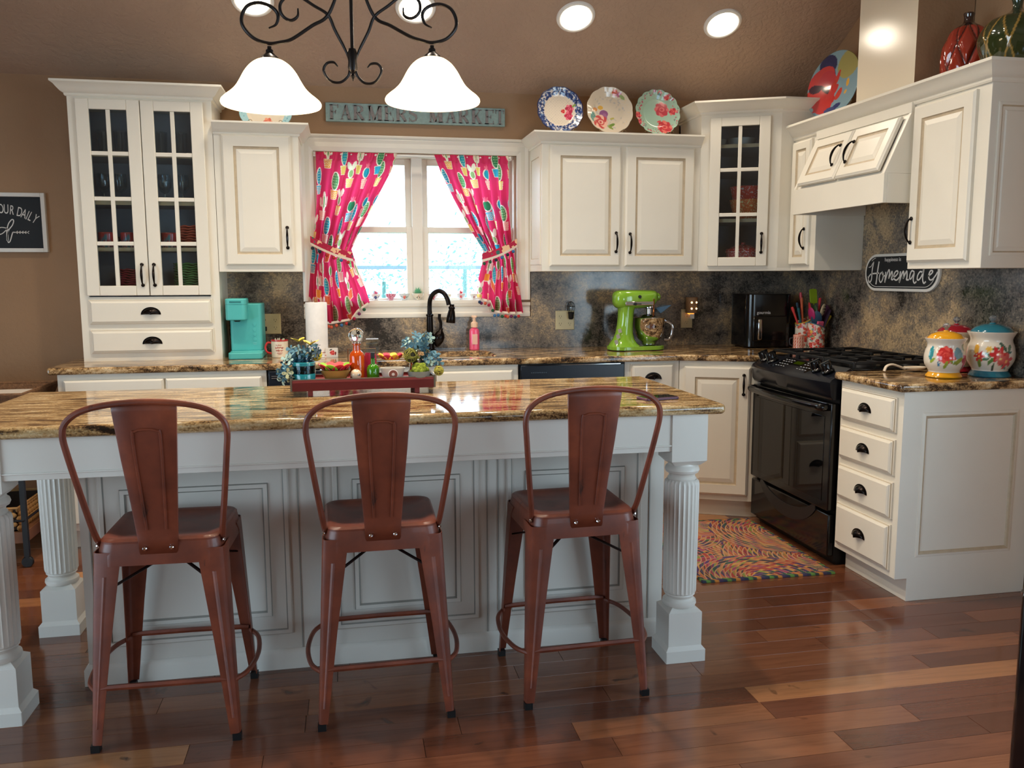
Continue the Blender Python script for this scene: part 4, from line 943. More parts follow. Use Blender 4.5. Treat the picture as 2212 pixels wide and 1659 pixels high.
# recessed lights
ca = math.atan(CK); nrm = Vector((0, -sin(ca), -cos(ca)))
m = MB(); m.lathe([(.082, .004), (.100, .004), (.103, .0), (.100, -.008), (.090, -.012), (.084, -.010), (.080, -.004), (.080, .003)], 48, cap=False); ME_tr = mesh('trim_ring', m, mat('white_trim_ring', (236, 232, 224), .4))
m = MB(); m.lathe([(.0815, -.002), (.06, -.006), (.0001, -.007)], 40, cap=False); ME_ln = mesh('lens', m, emat('led_lens', (255, 240, 214), 16))
for x, y, nm in ((.95, 3.25, 'right one added over the aisle, out of view'), (-.05, 3.35, 'middle one added over the aisle, out of view'), (-1.15, 3.35, 'left one added over the aisle, out of view'), (-.405, 4.505, 'leftmost of the four, cut by the top edge'), (.392, 4.495, 'second from left, behind the chandelier'), (1.232, 4.495, 'third from left, above the flowered plates'), (2.055, 4.485, 'rightmost, nearest the hood chimney')):  # the three aisle lights are unseen, added to brighten the kitchen
    z = ceil_z(y)
    o = thing('recessed_light', f'round white recessed ceiling light, {nm}', 'ceiling light', (x, y, z), 0, 'recessed ceiling lights')
    a = part('trim_ring', ME_tr, None, o); l_ = part('lens', ME_ln, None, o)
    o.rotation_euler = (-ca, 0, 0)
    light('downlight', 'SPOT', (x, y, z)+0*nrm if False else Vector((x, y, z))+nrm*.03, 16 if y > 4 else 105, (1, .87, .70), .06, rot=(-ca*.55, 0, 0), spot_size=radians(150), spot_blend=.8)
# ================================================================ things on the wall cabinets
M_glz = colmat('printed_stoneware', .14, .6)
M_wire = mat('thin_brass_wire', (150, 128, 96), .3, .9)
def plate_thing(label, cx, cy, cz, r, base, shapes, scallop=(12, .03), rot=(radians(-12), 0, 0), stand=True, name='decorative_plate', rim=.62):
    k, amp = scallop
    def fn(u, v):
        a = 2*pi*u; rr_ = v*r*(1+amp*np.abs(np.sin(a*k/2))*(v > .8)-amp*(v > .8)*.5)
        y = -(.02*np.clip((v-rim)/(1-rim), 0, 1)**1.0+.0)*r/.13; return np.stack([rr_*np.cos(a), y, rr_*np.sin(a)], 1)
    def cf(u, v): a = 2*pi*u; return paint(v*r*np.cos(a), v*r*np.sin(a), base, shapes)
    me = gridmesh('plate_face', 160, 60, fn, cf, M_glz, True)
    o = thing(name, label, 'plate', (cx, cy, cz)); o.rotation_euler = rot
    f = part('plate_face', me, None, o); md = f.modifiers.new('thick', 'SOLIDIFY'); md.thickness = .005; md.offset = 1
    return o
blue = [(40, 60, 110), (60, 84, 140), (110, 140, 180)]
def ringshapes(seed, n, r0, r1, cols, s0, s1):
    q = random.Random(seed); L = []
    for _ in range(n): a = q.random()*6.283; rr_ = q.uniform(r0, r1); L.append(ell(rr_*cos(a), rr_*sin(a), q.uniform(s0, s1), q.uniform(s0, s1)*.6, q.choice(cols), q.random()*3))
    return L
r = .133
inner = ('f', lambda U, V: (U*U+V*V) < (.09)**2, (226, 212, 192)); edge = ('f', lambda U, V: (U*U+V*V) > (.127)**2, (44, 50, 92))
lat = ('f', lambda U, V: ((U*U+V*V) < .088**2) & ((np.abs(((U+V)*60) % 1-.5) > .46) | (np.abs(((U-V)*60) % 1-.5) > .46)), (206, 192, 178))
pl1 = plate_thing('white plate with a blue floral rim and pink roses, leftmost above the double cabinet', 1.232, 4.83, 2.283, r, (216, 212, 208), ringshapes(4, 420, .094, .13, blue+[(40, 54, 100)], .003, .010)+[inner, lat]+rose(.058, .012, .026, (190, 58, 84), (232, 120, 140))+rose(.052, -.030, .026, (196, 56, 84), (226, 110, 130))+rose(.020, -.004, .013)+leaf(.085, .03, .014, .5, (140, 160, 80))+[edge])
pl2 = plate_thing('cream scalloped plate with a purple and pink bouquet, middle above the double cabinet', 1.527, 4.83, 2.290, r+.003, (222, 208, 186), ringshapes(9, 60, .05, .11, [(206, 196, 180), (196, 190, 184)], .004, .010)+[ell(-.052, .018, .016, .012, (226, 178, 84)), ell(-.085, .006, .014, .012, (222, 150, 90)), ell(-.1, -.04, .016, .03, (110, 160, 150)), ell(-.08, -.05, .01, .02, (150, 180, 130)), ell(-.034, -.018, .026, .022, (150, 96, 140)), ell(-.030, -.035, .016, .02, (168, 110, 150))]+rose(-.056, -.068, .044, (206, 84, 84), (240, 190, 170), 9)+rose(.036, .105, .018, (206, 90, 70), (224, 130, 110))+rose(.060, .095, .016, (170, 96, 130), (200, 130, 150))+leaf(.078, .08, .02, -.8, (150, 170, 110))+leaf(.01, -.085, .022, .5, (120, 150, 70))+leaf(.0, -.1, .02, 2.4, (140, 160, 80))+leaf(.015, -.045, .014, .3, (190, 180, 100))+ringshapes(12, 80, .08, .12, [(232, 206, 150)], .001, .003))
pl3 = plate_thing('pale green scalloped plate with red peonies, rightmost above the double cabinet', 1.818, 4.83, 2.288, r, (168, 198, 176), ringshapes(5, 90, .1, .128, [(206, 84, 96), (190, 96, 120), (120, 150, 140)], .003, .008)+rose(.030, .022, .044, (196, 58, 72), (226, 110, 112), 8)+rose(.040, -.085, .042, (200, 62, 70), (232, 120, 110), 8)+rose(.095, .01, .022, (200, 56, 70))+rose(-.12, -.02, .02, (196, 60, 80))+rose(-.115, -.06, .018, (190, 60, 90))+rose(.06, .09, .016)+rose(.02, .115, .013)+leaf(.01, -.05, .014, .4, (214, 90, 90))+leaf(.012, .1, .02, 1.2, (110, 150, 150)), scallop=(16, .05))
pl4 = plate_thing('cream plate with pale blue rim behind the left pendant shade', -.388, 4.83, 2.226, .135, (160, 200, 206), [('f', lambda U, V: (U*U+V*V) < .1**2, (226, 212, 190))]+rose(.01, -.06, .024, (216, 110, 90), (236, 160, 130))+ringshapes(3, 40, .11, .125, [(90, 150, 170), (220, 226, 220)], .002, .006))
for p, zb in ((pl1, 2.1285), (pl2, 2.1285), (pl3, 2.1285), (pl4, 2.120)):
    m = MB(); x, y, z = p.location; R_ = .133
    for s in (-1, 1):
        m.tube(smoothpath([(s*.082, -.052, zb-z+.016), (s*.088, -.050, zb-z+.044), (s*.072, -.046, zb-z+.050), (s*.066, -.035, zb-z+.022), (s*.06, -.01, zb-z+.006), (s*.05, .05, zb-z+.03), (s*.02, .055, zb-z+.12)], 4), .0015, 6)
    q_ = thing('plate_stand', 'thin wire easel under the '+p['label'].split(',')[0].split(' behind')[0], 'plate stand', (x, y, z)); part('wire', m, M_wire, q_)
big = plate_thing('large bright blue and red platter propped against the hood chimney', 2.665, 4.345, 2.372, .182, (128, 160, 172), [ell(.09, .1, .09, .07, (160, 152, 90), .4), ell(-.06, .12, .06, .05, (34, 40, 84), .3), ell(-.05, .09, .03, .05, (40, 44, 90), .6), ell(-.10, .05, .09, .055, (196, 60, 62), .5), ell(-.06, .02, .06, .07, (188, 56, 66)), ell(-.1, -.06, .10, .075, (198, 54, 52)), ell(-.06, -.1, .06, .05, (196, 52, 50)), ell(-.135, .0, .04, .025, (60, 32, 50)), ell(-.07, -.012, .05, .013, (70, 30, 40), -.6), ell(-.01, .02, .013, .07, (196, 62, 54), -.5), ell(-.02, -.03, .02, .05, (198, 58, 56), -.7), ell(.03, -.05, .02, .035, (200, 66, 54), -.4), ell(.0, -.075, .01, .02, (190, 50, 48)), ell(-.15, -.12, .03, .02, (150, 176, 180)), ell(.04, -.12, .03, .015, (52, 60, 110), .3), ell(.09, .0, .012, .022, (226, 170, 60)), ell(.085, -.05, .01, .012, (220, 170, 80)), ell(.0, -.14, .04, .02, (64, 74, 120))], scallop=(2, 0.0), rot=(radians(-9), 0, radians(-76)), rim=.2, name='platter')
m = MB(); m.box(-.06, .06, -.03, .07, 2.112-2.372, 2.13-2.372); m.tube([(-.03, .0, -.245), (0, .07, .02), (.03, .0, -.245)], .005, 6)
q_ = thing('plate_stand', 'black easel under the large blue and red platter', 'plate stand', (2.665, 4.345, 2.372), radians(-76)); part('easel', m, M_blackm, q_)
# vases
def vase_facets(name, prof, nx_, m, label, loc, depth, twist, seg=96, colr=None, colb=None, glaze=None, rows=3.2, sharp=.5):
    pr = np.array(smoothpath(prof, 10)); n = len(pr)-1; rm = max(p[0] for p in prof); zt_ = prof[-1][1]
    def pat(u, v):
        k = v*n; z = np.interp(k, np.arange(n+1), pr[:, 1]); a = u*nx_; b_ = z/zt_*rows
        p, q = (a+b_*.5) % 1, (a-b_*.5) % 1; return np.minimum(np.minimum(p, 1-p), np.minimum(q, 1-q)), z
    def fn(u, v):
        k = v*n; r0 = np.interp(k, np.arange(n+1), pr[:, 0]); d_, z = pat(u, v); msk = np.clip((r0-.03)/.03, 0, 1)
        r0 = r0+msk*depth*(np.clip(d_*2.2, 0, .5)/.5)**sharp-msk*depth*.5; a = 2*pi*u; return np.stack([r0*np.cos(a), r0*np.sin(a), z], 1)
    def cf(u, v):
        d_, z = pat(u, v); k = v*n; r0 = np.interp(k, np.arange(n+1), pr[:, 0]); C = np.tile(np.array(S(*colr), np.float32), (len(u), 1)); C[(d_ < .045) & (r0 > .035)] = S(*colb); C[z > zt_*.9] = S(*glaze); return C
    return tag(part(name, gridmesh(name, seg*2, n, fn, cf, m, True), None, loc=loc), label, 'vase')
M_vz = colmat('vase_glaze', .09, .9)
vase_facets('red_vase', [(.0001, 0), (.055, .003), (.085, .06), (.098, .15), (.088, .22), (.060, .275), (.026, .305), (.019, .325), (.022, .345), (.016, .347), (.0001, .32)], 7, M_vz, 'glossy red vase with leaf-shaped dimples on the right wall cabinets', (2.665, 3.345, 2.112), .013, 0, colr=(156, 50, 32), colb=(74, 26, 22), glaze=(44, 26, 22), rows=3.0, sharp=.8)
vase_facets('green_vase', [(.0001, 0), (.06, .004), (.105, .07), (.133, .15), (.128, .20), (.095, .245), (.045, .268), (.020, .285), (.019, .31), (.028, .343), (.022, .343), (.0001, .30)], 9, M_vz, 'glossy dark green vase with gold diamond lines on the end wall cabinet', (2.668, 3.075, 2.112), -.004, 0, colr=(42, 54, 26), colb=(150, 118, 56), glaze=(38, 56, 40), rows=2.2, sharp=1)

# ================================================================ signs
M_signb = mat('blackboard_face', (24, 28, 32), .6); M_lett = mat('white_lettering', (222, 220, 216), .6)
sg = thing('farmers_market_sign', 'long aqua board reading FARMERS MARKET above the window', 'sign', (-.078, YB-.002, 2.211))
m = MB(); m.box(0, 1.022, -.022, 0, 0, .102); part('board', m, mat('aged_aqua_paint', (146, 168, 162), .7, var=.14, nscale=30, bump=.3), sg, bevel=.002)
M_gal = mat('galvanised_letter', (140, 132, 128), .5, .2, var=.2, nscale=90)
def slabletter(m, ch_, x, z, w, h):
    st_, th, sf = w*.27, h*.055, w*.09
    def V(x0, z0=0, z1=1, ww=None): m.box(x+x0*w, x+x0*w+(ww or st_), -.0035, .0, z+z0*h, z+z1*h)
    def Hh(x0, x1, z0, t=th): m.box(x+x0*w, x+x1*w, -.0035, .0, z+z0*h-(t if z0 > .9 else 0), z+z0*h+(0 if z0 > .9 else t))
    def D(a, b2, ww): m.ribbon([(x+a[0]*w, z+a[1]*h), (x+b2[0]*w, z+b2[1]*h)], ww, 0, .0035)
    if ch_ in 'FEK RMT'.replace(' ', '') or ch_ in 'A': pass
    if ch_ in 'FE': V(.1); Hh(0, .45, 0); Hh(0, .95, 1); Hh(.2, .7, .48); m.box(x+.88*w, x+.96*w, -.0035, 0, z+.78*h, z+h); m.box(x+.64*w, x+.71*w, -.0035, 0, z+.38*h, z+.64*h)
    if ch_ == 'E': Hh(0, .98, 0); m.box(x+.9*w, x+.98*w, -.0035, 0, z, z+.24*h)
    if ch_ == 'R' or ch_ == 'P': V(.1); Hh(0, .5, 0); Hh(0, .3, 1); m.ribbon([(x+.3*w, z+.97*h), (x+.6*w, z+.97*h), (x+.82*w, z+.86*h), (x+.84*w, z+.66*h), (x+.6*w, z+.51*h), (x+.3*w, z+.5*h)], [th, th*1.4, st_*.8, st_*.8, th*1.4, th], 0, .0035); D((.5, .5), (.92, .02), st_*.9); Hh(.75, 1.05, 0)
    if ch_ == 'A': D((.52, .98), (.14, .02), st_*.3); D((.5, .98), (.84, .02), st_*1.0); Hh(.25, .7, .3); Hh(0, .32, 0); Hh(.62, 1.05, 0)
    if ch_ == 'M': V(.08, ww=st_*.35); V(.72); D((.14, .98), (.48, .03), st_*.9); D((.82, .98), (.48, .03), st_*.3); Hh(0, .25, 0); Hh(.62, 1.08, 0); Hh(0, .22, 1); Hh(.78, 1.08, 1)
    if ch_ == 'S': m.ribbon([(x+(.5+.38*cos(a))*w, z+zz*h) for a, zz in ((.3, .82), (1.2, .95), (2.2, .93), (3.0, .78), (2.6, .63), (1.57, .53), (.5, .42), (0, .25), (-.8, .09), (-1.8, .04), (-2.7, .18))], [th, th*1.3, th*2, st_*.8, st_, st_*1.1, st_, st_*.8, th*2, th*1.3, th], 0, .0035); m.box(x+.83*w, x+.9*w, -.0035, 0, z+.75*h, z+h); m.box(x+.08*w, x+.15*w, -.0035, 0, z, z+.28*h)
    if ch_ == 'K': V(.1); Hh(0, .48, 0); Hh(0, .48, 1); D((.34, .42), (.85, .97), st_*.3); D((.48, .58), (.88, .02), st_*.9); Hh(.7, 1.05, 0); Hh(.66, 1.0, 1)
    if ch_ == 'T': V(.36); Hh(.2, .82, 0); Hh(.0, 1.0, 1); m.box(x, x+.08*w, -.0035, 0, z+.76*h, z+h); m.box(x+.92*w, x+w, -.0035, 0, z+.76*h, z+h)
xs = {'F': .020, 'A': .080, 'R': .150, 'M': .233, 'E': .325, 'R2': .388, 'S': .462, 'M2': .578, 'A2': .674, 'R3': .746, 'K': .822, 'E2': .902, 'T': .966}
for k, x in xs.items():
    m = MB(); w_ = {'M': .078, 'A': .060, 'T': .050, 'E': .054, 'F': .052, 'S': .050}.get(k[0], .062); slabletter(m, k[0], 0, 0, w_, .080); part('letter', m, M_gal, sg, smooth=False, loc=(x, -.0222, .011))
# "our daily bread" board, cut by the left edge of the photograph
br = thing('bread_sign', 'black white-framed sign with our daily lettering on the left wall', 'sign', (-2.13, YB-.002, 1.480))
m = MB(); m.box(.02, .55, -.012, 0, .02, .292); part('board', m, M_signb, br)
m = MB(); frame(m, 0, .572, 0, .312, -.026, 0, .021); part('frame', m, M_white, br, bevel=.002)
word = 'GIVE US THIS DAY OUR DAILY'; 
for k, (c_, fx, fz, rt) in enumerate((('O', .352, .226, 3), ('U', .378, .224, -2), ('R', .405, .219, -8), ('D', .442, .210, -14), ('A', .463, .201, -20), ('I', .479, .193, -24), ('L', .493, .187, -28), ('Y', .516, .174, -34))):
    text(c_, .070, br, (fx, -.0128, fz), (pi/2, 0, 0), M_lett, 'letter', sx=.52).rotation_euler = (pi/2, -radians(rt), 0)
m = MB(); q = [(.322, .120), (.345, .130), (.366, .128), (.374, .122), (.350, .098), (.325, .092)]; m.ribbon(smoothpath(q, 5), .0045, -.012)
m.ribbon(smoothpath([(.374, .118), (.384, .150), (.402, .172), (.410, .165), (.402, .142), (.382, .115), (.374, .08), (.376, .052), (.386, .060), (.398, .095), (.404, .106), (.412, .105), (.47, .105)], 6), .005, -.012)
m.ribbon([(.376, .125), (.373, .06)], .010, -.012)
for k in range(5): x = .417+k*.014; m.ribbon([(x+.008, .098), (x, .1045), (x+.009, .112)], .0035, -.012)
part('lettering', m, M_lett, br, smooth=False)
# "Homemade" oval sign on the right backsplash
hm = thing('homemade_sign', 'black stadium-shaped sign reading Homemade on the right granite wall', 'sign', (XW-.0205, 4.178, 1.262), RZ)
Lw, Hh_ = .590, .194
def stad(x0, x1, z0, z1, r_, n=12): return [(x, z) for x, z in rr(x0, x1, z0, z1, r_, n)]
m = MB(); m.prismy(stad(0, Lw, 0, Hh_, .095), -.014, 0); part('frame', m, M_white, hm, bevel=.002)
m = MB(); m.prismy(stad(.013, Lw-.013, .015, Hh_-.014, .082), -.0155, -.013); part('board', m, M_signb, hm)
sx_ = lambda px: (px-150)/1780*Lw
mp_ = lambda P: smoothpath([((sx_(x)), (1085-z)/920*Hh_) for x, z in P], 5)
m = MB(); W1 = .0055
for P, w_ in (([(250, 490), (300, 478), (340, 410), (375, 350)], .004), ([(375, 350), (345, 560), (340, 700), (335, 800), (300, 870), (265, 850), (255, 760), (290, 690), (350, 655), (530, 640)], .0075), ([(515, 350), (490, 560), (475, 780), (460, 920)], .009),
             ([(610, 610), (555, 670), (540, 790), (580, 870), (625, 800), (640, 690), (605, 605), (625, 685), (680, 712)], .007), ([(700, 610), (692, 740), (685, 870), (725, 700), (775, 560), (795, 640), (780, 770), (820, 680), (855, 600), (865, 700), (850, 790), (885, 800), (915, 745), (955, 705), (1000, 640), (985, 590), (935, 615), (905, 700), (925, 790), (980, 810), (1040, 740)], .0075),
             ([(1060, 600), (1052, 740), (1045, 870), (1085, 700), (1130, 600), (1142, 700), (1135, 770), (1180, 650), (1212, 600), (1222, 720), (1215, 800), (1270, 800)], .0085), ([(1390, 625), (1330, 590), (1290, 680), (1290, 780), (1330, 760), (1385, 640), (1370, 800), (1400, 880), (1445, 840)], .0075),
             ([(1580, 640), (1520, 612), (1470, 690), (1460, 790), (1500, 800), (1560, 700), (1605, 500), (1580, 760), (1610, 880), (1655, 840)], .0075), ([(1700, 720), (1780, 645), (1790, 600), (1742, 598), (1710, 700), (1730, 790), (1790, 795), (1860, 700), (1895, 620)], .0075)):
    m.ribbon(mp_(P), w_, -.0155)
part('lettering', m, M_lett, hm, smooth=False)
m = MB(); m.ribbon([(x, z) for x, z in arc((.105, .105), .082, 200, 268, 8)]+[(.48, .0235)]+arc((.485, .105), .082, 275, 330, 8), .0028, -.0155); m.ribbon(arc((.105, .097), .078, 100, 128, 5), .0028, -.0155); part('border_line', m, M_lett, hm, smooth=False)
text('happiness is', .028, hm, (.235, -.0162, .163), (pi/2, 0, 0), M_lett)

# ================================================================ outlets and night lights
def outlet(x, z, w, h, label, cfg):
    o = thing('wall_outlet', label, 'outlet', (x, YB-.0205, z)); m = MB(); m.rings(0, 0, w, h, [(0, 0), (0, -.002), (.004, -.0055)]); part('cover_plate', m, M_almond, o, smooth=False)
    for k, kind in enumerate(cfg):
        cx = w*(k+.5)/len(cfg)
        if kind == 'duplex' or kind == 'switch':
            for zz in (.035, .078):
                zz = zz*h/.115; m = MB(); m.prismy([(a+cx, b2+zz) for a, b2 in rr(-.016, .016, -.014, .014, .012, 4)], -.0075, -.005); s_ = part('socket', m, M_almond, o)
                m = MB(); m.box(cx-.008, cx-.006, -.0078, -.0074, zz-.001, zz+.008); m.box(cx+.005, cx+.007, -.0078, -.0074, zz-.001, zz+.007); m.box(cx-.002, cx+.002, -.0078, -.0074, zz-.009, zz-.005); part('slot', m, M_blackm, s_)
        if kind == 'decora': m = MB(); m.rings(cx-.017, .022*h/.115, .034, .070*h/.115, [(0, -.005), (0, -.008), (.002, -.009)]); part('rocker', m, M_almond, o, smooth=False)
    return o
outlet(-.482, 1.022, .120, .115, 'double beige outlet plate beside the turquoise coffee maker', ['duplex', 'duplex'])
outlet(1.252, 1.021, .118, .116, 'beige switch and outlet plate left of the green mixer', ['switch', 'duplex'])
outlet(2.060, 1.021, .076, .117, 'single beige outlet plate right of the green mixer', ['duplex'])
pg = thing('power_plug', 'black plug and cord from the coffee maker in the left outlet', 'cord', (-.452, YB-.027, 1.053))
m = MB(); m.box(-.013, .013, -.022, 0, -.012, .012); part('plug', m, M_blackm, pg, bevel=.003)
m = MB(); m.tube(smoothpath([(0, -.02, -.010), (.002, -.022, -.045), (-.004, -.03, -.075), (-.03, -.05, -.09), (-.07, -.07, -.092)], 5), .0035, 8); part('cable', m, M_blackm, pg)
nl = thing('night_light', 'small black wire-cage night light plugged in left of the mixer', 'night light', (1.343, YB-.045, 1.085))
m = MB(); m.lathe([(.010, 0), (.015, .008), (.017, .03), (.020, .04), (.016, .044), (.0001, .045)], 20); m.box(-.010, .010, 0, .018, .002, .028); part('base', m, M_blackm, nl)
m = MB(); m.lathe([(.006, .045), (.008, .055), (.011, .07), (.008, .085), (.0001, .09)], 16); part('bulb', m, M_clear, nl)
m = MB()
for k in range(6):
    a = k*pi/3; m.tube(smoothpath([(.018*cos(a), .018*sin(a), .042), (.024*cos(a), .024*sin(a), .07), (.018*cos(a), .018*sin(a), .095), (.003*cos(a), .003*sin(a), .108)], 3), .0013, 5)
m.tube([(.0235*cos(q), .0235*sin(q), .078) for q in np.linspace(0, 2*pi, 16)[:-1]], .0013, 5, closed=True); part('cage', m, M_blackm, nl)
nl = thing('night_light', 'cream pierced-metal night light glowing above the right outlet', 'night light', (2.118, YB-.05, 1.115))
m = MB(); m.lathe([(.034, 0), (.036, .004), (.036, .094), (.033, .098), (.0001, .098)], 28); part('shade', m, mat('pierced_cream_shade', (150, 116, 84), .5), nl)
M_glow = emat('night_light_glow', (255, 206, 140), 9)
m = MB()
for a in (-112, -60):
    for z in (.028, .066): m.sphere((.036*cos(radians(a)), .036*sin(radians(a)), z), .0055, 8, 6)
part('glowing_hole', m, M_glow, nl)
m = MB(); m.box(-.014, .014, -.012, .02, -.035, 0); part('base', m, M_white, nl)
m = MB(); m.box(-.022, .012, -.012, .01, -.006, -.001); part('glow_slot', m, emat('amber_slot', (255, 140, 50), 3), nl)

# ================================================================ back counter things
ZC = .914
M_teal = mat('turquoise_plastic', (80, 182, 178), .42, var=.02)
cf = thing('coffee_maker', 'turquoise slim single-serve coffee maker by the hutch', 'coffee maker', (-.610, 4.71, ZC), radians(0))
m = MB(); m.prism(rr(0, .172, 0, .22, .02), .0, .038); m.prism(rr(.004, .168, .006, .214, .016), .036, .290); part('body', m, M_teal, cf, bevel=.006, bseg=3)
m = MB(); m.prism(rr(-.008, .098, -.075, .08, .022), .205, .318); hd2 = part('brew_head', m, M_teal, cf, bevel=.006, bseg=3)
m = MB(); m.prism(rr(-.0085, .0985, -.0755, .0805, .022), .287, .2885); part('lid_seam', m, mat('dark_teal', (30, 104, 104), .5), hd2)
m = MB(); m.box(.016, .074, -.0775, -.074, .299, .304); part('lid_slot', m, MATS['dark_teal'], hd2)
m = MB(); m.lathe([(.012, -.008), (.02, 0), (.02, .003)], 16, (.045, -.02, .203)); part('spout', m, M_blackm, hd2)
m = MB(); m.prism(rr(.0, .172, -.09, .0, .02), .0, .034); part('drip_tray', m, M_teal, cf, bevel=.004)
for z in (.150, .178, .124, .098):
    m = MB(); m.T = Matrix.Translation((.130, .0055, z)) @ Matrix.Rotation(pi/2, 4, 'X'); m.lathe([(.010, 0), (.010, .0012), (.008, .0016), (.0001, .0014)], 18); part('button', m, M_teal, cf)
m = MB(); m.box(.118, .140, .0045, .0055, .078, .0795); m.box(.121, .137, .0045, .0055, .070, .0715); part('print', m, mat('pale_teal_print', (150, 214, 210), .5), cf)
M_crm = mat('cream_enamel', (226, 214, 190), .3); M_red = mat('red_enamel', (188, 44, 44), .25, coat=.4)
mg = thing('enamel_mug', 'cream enamel mug with red rim, handle and script beside the outlet', 'mug', (-.352, 4.70, ZC))
m = MB(); m.lathe([(.040, 0), (.043, .004), (.0445, .09), (.042, .09), (.040, .006), (.0001, .006)], 40); part('body', m, M_crm, mg)
m = MB(); m.lathe([(.0445, .088), (.0465, .090), (.0465, .095), (.042, .095), (.0415, .089)], 40, cap=False); part('rim', m, M_red, mg)
m = MB(); m.tube(smoothpath([(-.040, 0, .078), (-.062, -.004, .080), (-.074, -.006, .056), (-.066, -.006, .030), (-.042, 0, .022)], 5), .0055, 10); part('handle', m, M_red, mg)
m = MB(); Q = random.Random(5)
def wrap(P): return P
def curvetext(m, rows, R_, seed, jit=.5):
    """small handwritten strokes wrapped round a cylinder facing -y"""
    Q = random.Random(seed)
    for (z, x0, x1, hh) in rows:
        x = x0
        while x < x1:
            P = [(x+Q.uniform(0, .002), z+Q.uniform(-.2, .3)*hh), (x+.002, z+hh*Q.uniform(.5, 1)), (x+.004, z+Q.uniform(-.1, .3)*hh), (x+.0055, z+hh*.6)]
            PP = smoothpath(P, 3); m.tube([(R_*sin(a/R_), -R_*cos(a/R_), b_) for a, b_ in PP], .0006, 4); x += .0065
curvetext(m, [(.066, -.018, .010, .007), (.050, -.022, .018, .012), (.036, -.018, .020, .011)], .0448, 5); m.tube([(.0448*sin(a), -.0448*cos(a), .027+.003*a) for a in np.linspace(-.3, .4, 8)], .0009, 4); m.tube([(.0448*sin(a), -.0448*cos(a), .021) for a in np.linspace(-.1, .25, 8)], .0009, 4)
part('script_print', m, M_red, mg)
m = MB()
for k in range(7): a = Q.random()*6; x, y = .025*cos(a), .02*sin(a); m.tube([(x*.7, y*.7, .03), (x, y, .098+Q.uniform(0, .008))], .003, 5)
part('packets', m, mat('sugar_packets', (206, 200, 170), .7), mg)
tw = thing('paper_towel_holder', 'white paper towel roll on a floral ceramic holder', 'paper towels', (-.155, 4.72, ZC))
m = MB(); m.lathe([(.055, 0), (.058, .004), (.0585, .268), (.056, .272), (.02, .272), (.018, .27)], 48, (0, 0, .022)); part('paper_roll', m, mat('white_paper_towel', (230, 226, 222), .9, bump=.15, bscale=300), tw)
bs_ = lathe_painted('base', [(.0001, 0), (.083, .0), (.088, .004), (.088, .014), (.082, .020), (.0001, .021)], M_glz, rose(.06, .009, .013)+rose(-.12, .009, .012)+rose(.19, .009, .012), (226, 218, 208), 80, 4); part('base', bs_, None, tw)
m = MB(); m.lathe([(.006, .29), (.010, .296), (.012, .306), (.009, .318), (.004, .323), (.0001, .324)], 16); m.tube([(0, 0, .02), (0, 0, .3)], .006, 8); part('finial', m, mat('amber_wood_knob', (150, 84, 40), .3, coat=.5), tw)
m = MB(); m.rings(-.0, 0, .062, .052, [(0, 0), (0, -.004), (.003, -.005)]); 
fd = thing('floral_dish', 'small white square dish with a red rose right of the paper towels', 'dish', (-.078, 4.665, ZC))
def dfn(u, v): return np.stack([(u-.5)*.066, -.02*np.ones_like(u)+.0*v, v*.048], 1)
part('face', gridmesh('face', 60, 40, dfn, lambda u, v: paint((u-.5)*.066, v*.048, (226, 218, 208), rose(.004, .024, .014)+leaf(-.004, .04, .008, .3, (60, 60, 60))+leaf(.02, .02, .01, 1.4, (120, 30, 30))), M_glz), None, fd)
m = MB(); m.box(-.033, .033, -.0195, .02, 0, .048); part('body', m, mat('white_ceramic', (226, 218, 208), .2), fd, bevel=.003)
sp_ = thing('soap_bottle', 'pink foaming hand soap bottle behind the sink', 'soap bottle', (.742, 4.915, ZC))
m = MB(); m.lathe([(.026, 0), (.030, .004), (.030, .110), (.027, .122), (.016, .130), (.014, .134), (.0001, .134)], 28, sy=.75); part('body', m, mat('pink_soap', (226, 84, 122), .2, coat=.6), sp_)
m = MB(); m.lathe([(.019, .134), (.021, .137), (.021, .160), (.014, .165), (.009, .17), (.009, .190), (.016, .192), (.018, .197), (.016, .203), (.0001, .204)], 24); m.box(-.006, .006, -.034, 0, .193, .202); part('pump', m, mat('peach_pump', (236, 198, 168), .4), sp_)
m = MB(); m.box(-.015, .015, -.0245, -.022, .035, .095); part('paper_label', m, mat('soap_label', (224, 176, 160), .6), sp_)
text('soap', .011, sp_, (0, -.0252, .075), (pi/2, 0, 0), mat('dark_print', (60, 40, 44), .6)) if False else None
fc = thing('faucet', 'dark bronze gooseneck kitchen faucet with pull-down head', 'faucet', (.482, 4.925, ZC))
m = MB(); m.lathe([(.032, 0), (.034, .006), (.026, .012), (.024, .03), (.026, .09), (.0225, .10), (.018, .108), (.020, .125), (.018, .20), (.022, .205), (.022, .212), (.0145, .216), (.0145, .23)], 28); part('base', m, M_bronze, fc)
P = smoothpath([(0, 0, .22), (0, 0, .262), (.004, -.006, .30), (.020, -.018, .332), (.050, -.038, .348), (.078, -.058, .335), (.097, -.070, .300), (.104, -.075, .268)], 6)
m = MB(); m.tube(P, .0135, 14); part('spout', m, M_bronze, fc)
m = MB(); m.T = Matrix.Translation((.112, -.080, .165)) @ Matrix.Rotation(radians(5), 4, 'Y'); m.lathe([(.0, .0), (.024, .0), (.027, .005), (.025, .035), (.021, .06), (.016, .078), (.019, .084), (.019, .090), (.014, .096), (.013, .108)], 24); part('spray_head', m, M_bronze, fc)
